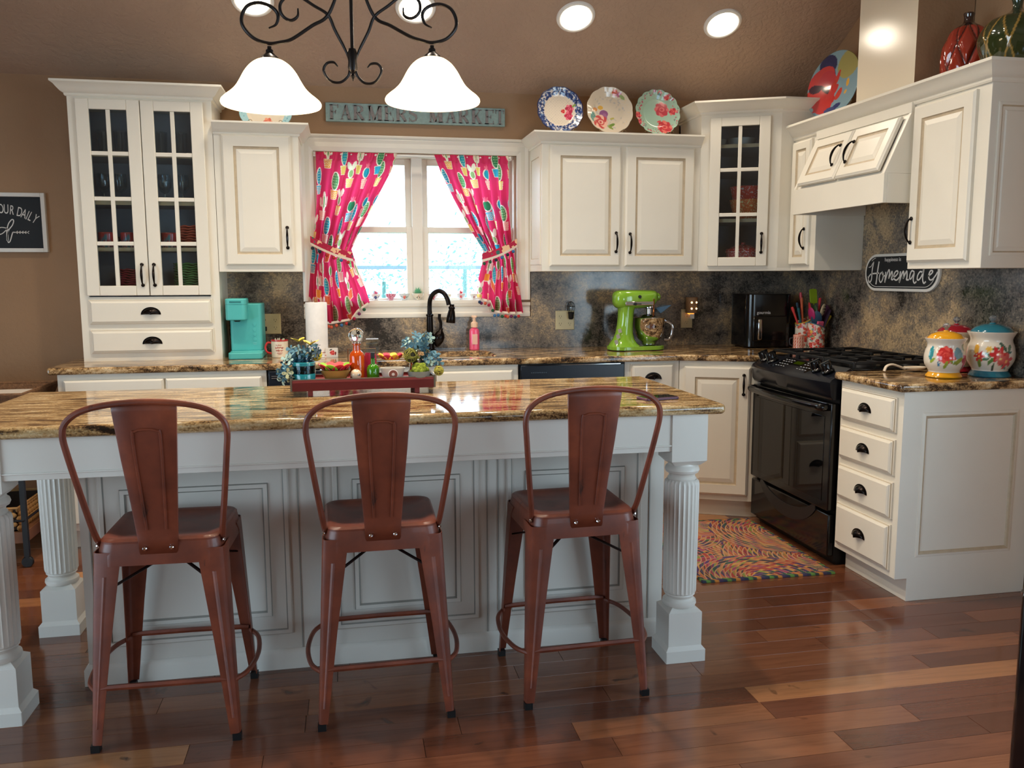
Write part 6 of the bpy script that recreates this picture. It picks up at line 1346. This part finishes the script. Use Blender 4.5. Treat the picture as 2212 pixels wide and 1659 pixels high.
# ================================================================ red tray on the island and what it carries
TX0, TX1, TY0, TY1 = -.200, .322, 3.09, 3.26
TR = radians(2.2); tr_ = thing('wooden_tray', 'long distressed red footed tray on the island', 'tray', (TX0, TY0, .914), TR)
tm = NT('distressed_red_paint'); v = tm.coord(); w_ = tm.noise(v, 26, 6, .7)
tm.l(tm.mix(tm.ramp(w_, [(.66, (0, 0, 0)), (.70, (1, 1, 1))]), S(132, 46, 44), S(90, 84, 72)), tm.b.inputs['Base Color']); tm.set(rough=.6); M_tr = tm.m
M_rim = mat('worn_grey_rim', (96, 88, 74), .6, var=.2)
TL = TX1-TX0; m = MB(); m.box(0, TL, 0, .17, .022, .0525); m.box(0, TL, 0, .008, .022, .062); m.box(0, TL, .162, .17, .022, .062); m.box(0, .008, 0, .17, .022, .066); m.box(TL-.008, TL, 0, .17, .022, .066); part('box', m, M_tr, tr_)
m = MB(); frame2 = [(0, 0, TL, .008), (0, .162, TL, .17), (0, 0, .008, .17), (TL-.008, 0, TL, .17)]
for a, b2, c, d in frame2: m.box(a-.001, c+.001, b2-.001, d+.001, .0615 if c-a > .1 else .065, .064 if c-a > .1 else .068)
m.box(-.001, .006, -.0012, 0, .022, .066); m.box(TL-.006, TL+.001, -.0012, 0, .022, .066); part('rim', m, M_rim, tr_)
for x in (.060, TL-.075):
    for y in (.014, .138): m = MB(); m.box(x, x+.018, y, y+.018, 0, .023); part('leg', m, M_tr, tr_, bevel=.002)
def tp(px, dy=0.0): return (TX0+(px-628)*.00166, 3.15+dy+(px-628)*.00166*.038)
zT = .967
def Z_(py): return .974+(819-py)*.00166
M_tealg = mat('turquoise_glaze_band', (30, 130, 140), .15, coat=.5); M_blug = glassmat('pale_blue_glass', (176, 212, 222), .03)
x, y = tp(656, -.015); o = thing('mason_jar', 'blue glass jar with turquoise bands, left end of the tray', 'jar', (x, y, zT))
m = MB(); m.lathe([(.036, 0), (.040, .006), (.041, .062), (.038, .075), (.030, .085), (.030, .098), (.027, .098), (.027, .084), (.036, .06), (.035, .006), (.0001, .004)], 32); part('glass', m, M_blug, o)
m = MB(); m.lathe([(.0385, .004), (.0415, .008), (.0415, .026), (.040, .030)], 32, cap=False); m.lathe([(.0405, .058), (.042, .06), (.042, .070), (.0405, .072)], 32, cap=False); part('band', m, M_tealg, o)
x, y = tp(667, .045); o = thing('cork_jar', 'small clear glass bottle with brown filling beside the left flowers', 'jar', (x, y, zT))
m = MB(); m.lathe([(.020, 0), (.022, .05), (.021, .085), (.014, .10), (.014, .115), (.012, .115), (.012, .1), (.018, .085), (.019, .004), (.0001, .003)], 24); part('glass', m, M_clear, o)
m = MB(); m.lathe([(.0001, .005), (.0175, .005), (.0175, .075), (.0001, .08)], 20); part('filling', m, mat('brown_moss', (96, 80, 56), .9, bump=.5), o)
# hydrangeas: every petal a piece
pmat = [mat('hydrangea_blue', (96, 140, 156), .7, var=.2), mat('hydrangea_pale', (170, 196, 186), .7, var=.12), mat('hydrangea_deep', (62, 104, 124), .7, var=.2), mat('hydrangea_cream', (206, 206, 158), .7)]
pm_ = MB(); pm_.add([(0, 0, 0), (.008, .005, .003), (.017, .006, .005), (.021, 0, .004), (.017, -.006, .005), (.008, -.005, .003)], [(0, 1, 2, 3, 4, 5)])
PET = [mesh('petal', pm_, q_, ang=180) for q_ in pmat]
def hydrangea(label, clusters, n, seed, stems):
    o = thing('hydrangea_bunch', label, 'flowers', clusters[0][:3]); Q = random.Random(seed); c0 = Vector(clusters[0][:3])
    for i in range(n):
        cx, cy, cz, R_ = Q.choice(clusters); d = Vector((Q.gauss(0, 1), Q.gauss(0, 1)-.5, Q.gauss(0, 1)+.2)).normalized(); p = Vector((cx, cy, cz))+d*R_*Q.uniform(.75, 1.05)-c0; me = Q.choices(PET, (5, 4, 4, 1))[0]
        bq = (d+Vector((Q.gauss(0, .4), Q.gauss(0, .4), Q.gauss(0, .4)))).to_track_quat('Z', 'Y')
        for k in range(4):
            q2 = bq @ Matrix.Rotation(k*pi/2+Q.uniform(-.2, .2), 3, 'Z').to_quaternion(); a = part('petal', me, None, o, loc=tuple(p)); a.rotation_euler = q2.to_euler(); s_ = Q.uniform(.8, 1.15); a.scale = (s_, s_, s_)
    m = MB()
    for P in stems: m.tube([tuple(Vector(p)-c0) for p in P], .0018, 5)
    part('stem', m, mat('green_stem', (70, 90, 50), .7), o)
    return o
lx, ly = tp(645, .01)
hydrangea('blue hydrangea bunch spilling over the left end of the tray', [(lx+.005, ly, Z_(766), .040), (lx-.028, ly-.02, Z_(783), .028), (lx-.045, ly-.04, Z_(805), .024), (lx+.045, ly+.01, Z_(762), .030)], 62, 3, [[(lx+.01, ly, zT+.01), (lx+.005, ly, Z_(766))], [(lx+.03, ly, zT+.02), (lx+.045, ly+.01, Z_(762))], [(lx, ly, zT+.08), (lx-.045, ly-.04, Z_(805))]])
rx_, ry_ = tp(908, .03)
hydrangea('blue hydrangea bunch in the silver vase, right end of the tray', [(rx_-.005, ry_, Z_(745), .042), (rx_-.03, ry_, Z_(752), .028), (rx_+.055, ry_-.02, Z_(783), .026), (rx_+.030, ry_, Z_(745), .028)], 60, 8, [[(rx_, ry_, Z_(778)), (rx_, ry_, Z_(745))], [(rx_+.01, ry_, Z_(775)), (rx_+.055, ry_-.02, Z_(783))]])
o = thing('silver_vase', 'small silver ball vase under the right hydrangeas', 'vase', (rx_, ry_, zT)); m = MB(); m.lathe([(.018, 0), (.028, .01), (.034, .035), (.030, .055), (.018, .068), (.020, .078), (.018, .078), (.015, .066), (.0001, .02)], 28); part('body', m, M_steel, o)
for nm, px, py, col, sc_, rz in (('yellow butterfly pick above the left hydrangeas, right one', 672, 744, (232, 206, 90), 1.0, -.2), ('olive yellow butterfly pick above the left hydrangeas, left one', 646, 737, (190, 176, 60), .9, .4)):
    x, y = tp(px, -.01); o = thing('butterfly_pick', nm, 'ornament', (x, y, Z_(py)), rz); M_w = mat('wing_%d' % col[0], col, .6)
    for s in (-1, 1):
        for a, L_, w_ in ((.35, .034, .013), (-.35, .024, .011)):
            m = MB(); P = [(L_*(.5-.5*cos(q))*s, w_*sin(q)*1.0, .010*sin(q/2)) for q in np.linspace(0, 2*pi, 14)[:-1]]; m.T = Matrix.Rotation(a*s, 4, 'Z') @ Matrix.Rotation(-.25*s, 4, 'Y'); m.add([(p[0]*sc_, p[1]*sc_, p[2]*sc_) for p in P]+[(p[0]*sc_, p[1]*sc_, p[2]*sc_-.0008) for p in P], [tuple(range(13)), tuple(range(25, 12, -1))]+[(i, 13+i, 13+(i+1) % 13, (i+1) % 13) for i in range(13)]); part('wing', m, M_w, o)
    m = MB(); m.tube([(0, -.014, 0), (0, 0, .001), (0, .012, 0)], [.001, .002, .001], 6); m.tube([(0, 0, 0), (.004, 0, .018)], .0008, 4); m.tube([(0, 0, 0), (0, .01, -.06)], .0007, 4); part('body', m, M_blackm, o)
def strandball(label, px, py, r_, col1, col2, seed, dy=0, name='twine_ball'):
    x, y = tp(px, dy); o = thing(name, label, 'ball', (x, y, Z_(py))); m = MB(); m.sphere((0, 0, 0), r_*.82, 14, 10); part('core', m, mat(name+'_core_%d' % col2[0], col2, .9), o); Q = random.Random(seed); m = MB()
    for k in range(16):
        n_ = Vector((Q.gauss(0, 1), Q.gauss(0, 1), Q.gauss(0, 1))).normalized(); a = n_.orthogonal().normalized(); b_ = n_.cross(a); m.tube([tuple((a*cos(q)+b_*sin(q)+n_*Q.uniform(-.1, .1)*0)*r_*(.92+.04*(k % 3))) for q in np.linspace(0, 2*pi, 17)[:-1]], r_*.045, 4, closed=True)
    part('twine', m, mat('twine_%d_%d' % col1[:2], col1, .85), o)
strandball('olive twine ball between the tray and right hydrangeas', 890, 772, .027, (130, 126, 50), (60, 56, 36), 1, -.01)
strandball('small yellow-green twine ball hanging over the right tray end', 951, 806, .018, (176, 168, 70), (110, 96, 40), 2, -.05)
strandball('yellow striped twine ball behind the small corked bottle', 681, 770, .023, (206, 196, 50), (120, 110, 60), 4, .07)
x, y = tp(724, -.01); o = thing('amber_bowl', 'amber glass bowl in the tray under the red petal dishes', 'bowl', (x, y, zT)); m = MB(); m.lathe([(.024, 0), (.04, .008), (.055, .036), (.056, .040), (.053, .038), (.038, .010), (.0001, .005)], 36); part('bowl', m, mat('amber_glass', (214, 160, 84), .08, trans=.6), o)
def petalbowl(label, px, py, r_, cols, dy, n=10):
    x, y = tp(px, dy); o = thing('petal_dish', label, 'dish', (x, y, Z_(py)))
    m = MB(); m.lathe([(.0001, 0), (r_*.5, .0), (r_*.55, .003), (.0001, .004)], 24); part('centre', m, mat('dish_%d_%d' % cols[0][:2], cols[0], .5), o)
    for k in range(n):
        a = 2*pi*k/n; m = MB(); m.T = Matrix.Rotation(a, 4, 'Z'); w = r_*pi/n*1.25; P = [(r_*.45, 0, .003)]+[(r_*(.62+.38*sin(q)) , w*cos(q), .006+r_*.34*sin(q)) for q in np.linspace(0, pi, 9)]
        m.add(P+[(p[0]+.001, p[1], p[2]-.0018) for p in P], [tuple(range(10)), tuple(range(19, 9, -1))]+[(i, 10+i, 10+(i+1) % 10, (i+1) % 10) for i in range(10)]); part('petal', m, mat('dish_%d_%d' % cols[k % len(cols)][:2], cols[k % len(cols)], .5), o)
petalbowl('red and lime petal dish stacked on the amber bowl', 723, 801, .060, [(206, 44, 56), (140, 200, 50), (212, 50, 60)], -.01)
petalbowl('yellow and red petal dish behind the white tin', 847, 784, .050, [(240, 176, 50), (196, 40, 70)], .055)
x, y = tp(768, -.025); o = thing('painted_ball', 'painted swirl-patterned ball at the front of the tray', 'ball', (x, y, zT+.0205))
def sph(u, v): a = 2*pi*u; b_ = pi*v; return np.stack([.0205*np.sin(b_)*np.cos(a), .0205*np.sin(b_)*np.sin(a), -.0205*np.cos(b_)], 1)
part('ball', gridmesh('ball', 60, 30, sph, lambda u, v: paint(u*6, v*3, (214, 190, 160), [ell(random.Random(k).uniform(0, 6), random.Random(k+50).uniform(.3, 2.7), .3, .16, c, k) for k in range(14) for c in ((70, 60, 50),)]+[ell(random.Random(k+7).uniform(0, 6), random.Random(k+90).uniform(.3, 2.7), .2, .12, ((190, 60, 60), (120, 170, 110))[k % 2], k) for k in range(14)]), M_glz, True), None, o)
x, y = tp(771, .02); o = thing('orange_bottle', 'orange glass bottle with a crystal ball resting on its neck', 'bottle', (x, y, zT))
m = MB(); m.lathe([(.0001, 0), (.026, .001), (.028, .008), (.028, .085), (.024, .097), (.014, .106), (.0125, .125), (.016, .128), (.016, .132), (.0001, .132)], 32); part('body', m, mat('orange_glass', (236, 92, 20), .06, trans=.45, coat=.6), o)
o = thing('crystal_ball', 'clear crystal ball on top of the orange bottle', 'ball', (x, y, zT+.160)); m = MB(); m.sphere((0, 0, 0), .029, 32, 20); part('ball', m, mat('solid_crystal', (240, 246, 250), .0, trans=1.0, ior=1.5, var=0), o)
m = MB(); m.lathe([(.014, -.026), (.016, -.028), (.013, -.027)], 20, cap=False); part('collar', m, M_clear, o)
x, y = tp(806, .0); o = thing('green_bottle', 'small green glass bottle with a dark cork in the tray', 'bottle', (x, y, zT)); m = MB(); m.lathe([(.0001, 0), (.022, .001), (.0235, .006), (.0235, .038), (.018, .050), (.008, .056), (.008, .075), (.0105, .077), (.0001, .078)], 28); part('body', m, mat('green_glass', (70, 150, 24), .06, trans=.4, coat=.6), o)
m = MB(); m.lathe([(.0075, .078), (.008, .098), (.0001, .099)], 14); part('cork', m, mat('dark_cork', (26, 34, 34), .6), o)
x, y = tp(801, .06); o = thing('pink_tumbler', 'pink and clear glass tumbler behind the green bottle', 'glass', (x, y, zT)); m = MB(); m.lathe([(.022, 0), (.025, .02), (.024, .075), (.018, .092), (.016, .092), (.022, .075), (.0001, .02)], 24); part('body', m, mat('pink_glass', (226, 70, 110), .08, trans=.5), o)
o = thing('wire_carrier', 'thin dark wire frame standing in the middle of the tray', 'wire rack', (tp(785, .075)[0], tp(785, .075)[1], zT)); m = MB(); m.tube([(-.055, 0, 0), (-.055, 0, .107), (.048, 0, .107), (.048, 0, 0)], .0014, 5); m.tube([(-.055, .02, 0), (-.055, 0, .107)], .0014, 5); part('wire', m, M_wire, o)
o = thing('acrylic_block', 'clear rectangular acrylic block on the back counter behind the tray', 'block', (.105, 4.60, ZC)); m = MB(); m.box(0, .066, 0, .012, 0, .100); part('block', m, M_clear, o); m = MB(); m.box(0, .066, -.001, .013, .096, .101); part('edge', m, mat('bright_edge', (225, 230, 240), .1), o); m = MB(); m.box(.016, .050, -.0015, -.0005, .050, .056); part('print', m, mat('dark_print', (60, 40, 44), .6), o)
x, y = tp(849, -.02); o = thing('white_tin', 'white enamel tin with a round printed medallion in the tray', 'tin', (x, y, zT))
m = MB(); m.lathe([(.034, 0), (.036, .002), (.045, .040), (.047, .042), (.044, .041), (.034, .005), (.0001, .004)], 36, sy=.8); part('body', m, mat('ivory_enamel', (206, 200, 188), .3), o)
m = MB(); m.T = Matrix.Translation((.0, -.033, .021)) @ Matrix.Rotation(pi/2+.12, 4, 'X'); m.lathe([(.0001, .003), (.0165, .003), (.0185, .001), (.0185, -.002), (.0001, -.003)], 32); md_ = part('medallion', m, mat('medallion_white', (226, 214, 206), .4), o)
m = MB(); m.T = Matrix.Translation((.0, -.0365, .021)) @ Matrix.Rotation(pi/2+.12, 4, 'X'); m.lathe([(.006, .0), (.006, .0012), (.0155, .0012), (.0155, .0)], 32, cap=False); part('ring_print', m, mat('brown_red_print', (130, 70, 60), .5), md_)
x, y = tp(908, -.025); o = thing('moss_clump', 'bright green moss in a shallow dish at the tray right end', 'moss', (x, y, zT)); o['kind'] = 'thing'
m = MB(); m.lathe([(.03, 0), (.040, .008), (.045, .028), (.042, .028), (.03, .006), (.0001, .004)], 30); part('dish', m, mat('clear_dish', (190, 196, 190), .1, trans=.6), o)
m = MB(); Q = random.Random(6)
for k in range(60): a, b_, r_ = Q.random()*6.28, Q.random(), Q.uniform(.006, .011); d_ = .032*sqrt(b_); m.sphere((d_*cos(a), d_*sin(a), .022+.030*(1-b_)+Q.uniform(-.004, .004)), r_, 7, 5)
part('moss', m, mat('bright_moss', (136, 150, 44), .95, var=.3, nscale=90, bump=1.0, bscale=260), o, kind='stuff')
o = thing('smartphone', 'dark smartphone with mauve case lying on the island right end', 'phone', (1.070, 2.785, .9145), radians(12)); m = MB(); m.prism(rr(-.068, .068, -.036, .036, .009, 5), 0, .009); part('case', m, mat('mauve_case', (90, 56, 74), .4), o, bevel=.002)
m = MB(); m.prism(rr(-.064, .064, -.032, .032, .007, 5), .0088, .0096); part('screen', m, M_oven, o)

# ================================================================ rug
rg = thing('braided_rug', 'colourful braided scallop rug in front of the stove', 'rug', (1.51, 3.345, .0008), radians(-1.0))
RW, RL = .640, .885
cent = [(.28, .0, .30), (.66, .62, .34), (-.06, .34, .26), (.36, .90, .30), (.62, .22, .40), (.10, .66, .26), (.35, .45, 9)]
pal = [tuple(.72*q for q in S(*c)) for c in ((196, 120, 84), (150, 60, 70), (204, 150, 96), (90, 60, 110), (180, 70, 60), (60, 90, 80), (214, 160, 80), (170, 80, 110), (70, 60, 70), (140, 150, 70), (200, 110, 70))]
def rugcalc(u, v):
    X = u*RW; Y = v*RL; d = np.full(len(u), -1.0); cid = np.zeros(len(u), int); ang_ = np.zeros(len(u))
    for k, (cx, cy, R_) in enumerate(cent):
        r_ = np.hypot(X-cx, Y-cy); m_ = (d < 0) & (r_ < R_); d[m_] = r_[m_]; cid[m_] = k; ang_[m_] = np.arctan2(Y[m_]-cy, X[m_]-cx)
    e = np.minimum(np.minimum(X, RW-X), np.minimum(Y, RL-Y)); return X, Y, d, cid, ang_, e
def rugfn(u, v):
    X, Y, d, cid, a, e = rugcalc(u, v); band = d/.023; bead = np.abs(np.sin(a*d/.010)); h = .008+.0028*np.abs(np.sin(pi*band))**.6*(.8+.2*bead); h = np.where(e < .018, .009+.002*np.abs(np.sin((X+Y)/.012)), h); h = np.where(e < .001, 0, h); rd_ = .0
    return np.stack([X, Y, h], 1)
def rugcol(u, v):
    X, Y, d, cid, a, e = rugcalc(u, v); ring = np.floor(d/.023).astype(int); seg_ = np.floor(a*np.maximum(d, .02)/.017).astype(int); hsh = (ring*7919+cid*104729+seg_*(15731)) % 9973; P_ = np.array(pal, np.float32)
    C = P_[(hsh % len(pal))]; f = (d/.023) % 1; tan = (f > .76); C[tan] = np.array(S(196, 152, 118))*.8; b_ = (ring*3+cid*5) % 11; mm = (hsh % 3 == 0) & ~tan; C[mm] = P_[b_[mm]]
    bd = e < .018; k = (np.floor((X+Y)/.02).astype(int) % 5); E_ = np.array([S(40, 50, 70), S(90, 130, 60), S(50, 60, 60), S(180, 120, 50), S(60, 50, 80)], np.float32); C[bd] = E_[k[bd]]; return C
part('braids', gridmesh('braids', 260, 360, rugfn, rugcol, colmat('braided_cotton', .95, 0, 0, .3)), None, rg)

# ================================================================ left edge: cart, basket, tray, box; right edge: bin
crt2 = thing('rolling_cart', 'black metal rolling cart with wooden shelves at the left edge', 'cart', (-2.05, 4.17, 0))
for x in (.0, .55):
    for y in (0, .42):
        m = MB(); m.box(x, x+.022, y, y+.022, .05, .7245); part('post', m, M_blackm, crt2)
        m = MB(); m.T = Matrix.Translation((x+.011, y+.011, .026)) @ Matrix.Rotation(pi/2, 4, 'X'); m.lathe([(.0001, -.01), (.024, -.01), (.026, -.006), (.026, .006), (.024, .01), (.0001, .01)], 18); part('caster', m, M_blackm, crt2)
M_wdk = mat('dark_oak_shelf', (108, 70, 46), .5, var=.25, nscale=8)
for z in (.115, .42, .70): m = MB(); m.box(.01, .562, .01, .432, z, z+.055 if z < .2 else z+.025); part('shelf', m, M_wdk if z < .6 else M_blackm, crt2, bevel=.002)
m = MB()
for y in (.002, .43): m.tube([(.01, y, .225), (.562, y, .225)], .006, 6)
m.tube([(.562, .01, .225), (.562, .43, .225)], .006, 6); m.tube([(.562, .01, .50), (.562, .43, .50)], .006, 6); part('rail', m, M_blackm, crt2)
def weave(name, label, loc, w, d, h, col, cat='basket', cell=(.034, .022), hole=None):
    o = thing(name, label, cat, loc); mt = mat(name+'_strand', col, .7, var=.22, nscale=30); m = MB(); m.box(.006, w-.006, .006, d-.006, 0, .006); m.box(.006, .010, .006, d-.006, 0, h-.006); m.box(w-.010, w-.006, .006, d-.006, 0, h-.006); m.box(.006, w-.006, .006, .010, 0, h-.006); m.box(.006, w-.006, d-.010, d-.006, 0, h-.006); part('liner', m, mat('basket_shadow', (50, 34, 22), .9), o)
    sm = MB(); sm.sphere((0, 0, 0), 1, 8, 5); me = mesh('strand', sm, mt, ang=180); rows = int(h/cell[1])
    def st_(x, y, z, rz): a = part('strand', me, None, o, loc=(x, y, z)); a.rotation_euler = (0, .12, rz); a.scale = (cell[0]*.62, .007, cell[1]*.62)
    for r_ in range(rows):
        z = (r_+.5)*h/rows; off = .5 if r_ % 2 else 0
        for k in range(int(w/cell[0])): 
            x = (k+.5+off*.9)*cell[0]
            if x < w-.005 and not (hole and hole[0] < x < hole[1] and z > hole[2]): st_(x, .004, z, 0)
        for k in range(int(d/cell[0])):
            if (k+.5+off*.9)*cell[0] < d-.005: st_(w-.004, (k+.5+off*.9)*cell[0], z, pi/2)
    m = MB(); m.tube([(0, 0, h), (w, 0, h), (w, d, h), (0, d, h)], .006, 6, closed=True); part('rim', m, mt, o); return o
weave('woven_basket', 'woven straw basket on the lower shelf of the black cart', (-2.02, 4.19, .2325-.061), .50, .38, .11, (176, 132, 78), hole=(.18, .27, .07))
ry2 = thing('rattan_tray', 'rattan tray with white paper on top of the black cart', 'tray', (-2.04, 4.14, .726))
m = MB(); m.box(.01, .58, .01, .47, 0, .01); 
fl_ = [(0, 0), (.59, 0), (.59, .48), (0, .48)]; M_rat = mat('rattan', (118, 84, 56), .7, var=.35, nscale=70, bump=.8, bscale=160)
m.add([(.02, .02, 0), (.57, .02, 0), (.57, .46, 0), (.02, .46, 0), (-.01, -.01, .09), (.60, -.01, .09), (.60, .49, .09), (-.01, .49, .09), (.005, .005, .09), (.585, .005, .09), (.585, .475, .09), (.005, .475, .09), (.03, .03, .01), (.56, .03, .01), (.56, .45, .01), (.03, .45, .01)],
      [(0, 1, 5, 4), (1, 2, 6, 5), (2, 3, 7, 6), (3, 0, 4, 7), (4, 5, 9, 8), (5, 6, 10, 9), (6, 7, 11, 10), (7, 4, 8, 11), (8, 9, 13, 12), (9, 10, 14, 13), (10, 11, 15, 14), (11, 8, 12, 15)]); part('woven_body', m, M_rat, ry2)
m = MB(); m.tube([(0, 0, .093), (.592, 0, .093), (.592, .48, .093), (0, .48, .093)], .008, 8, closed=True); part('rim', m, M_rat, ry2)
o = part('paper_sheet', (lambda mm: (mm.prism(rr(-.26, .26, -.19, .19, .005), 0, .055), mm)[1])(MB()), mat('white_paper', (214, 206, 196), .8), loc=(-1.745, 4.38, .738)); tag(o, 'stack of white paper lying in the rattan tray', 'paper')
bx = thing('blue_box', 'narrow blue and purple storage box standing right of the cart', 'box', (-1.463, 4.42, 0)); m = MB(); m.box(0, .085, 0, .22, .0, .36); part('body', m, mat('blue_card', (40, 96, 170), .5), bx, bevel=.003)
m = MB(); m.box(-.001, .086, -.001, .221, .20, .27); m.box(-.001, .086, -.001, .221, .13, .18); part('purple_band', m, mat('purple_card', (96, 64, 120), .5), bx)
bn = thing('trash_bin', 'black bin with metal-edged lid at the right edge of the picture', 'bin', (1.505, 1.60-.02, 0)); m = MB(); m.prism(rr(0, .34, -.28, .02, .03, 5), .0, .79); part('body', m, M_black, bn, bevel=.004)
m = MB(); m.prism(rr(-.009, .35, -.289, .029, .035, 5), .0, .620); part('lower_body', m, M_black, bn, bevel=.006)
m = MB(); m.prism(rr(-.011, .352, -.291, .031, .036, 5), .620, .625); part('metal_band', m, M_steel, bn)
m = MB(); m.prism(rr(-.004, .344, -.284, .024, .03, 5), .79, .825); part('lid', m, M_black, bn, bevel=.008)
bpy.context.view_layer.update()
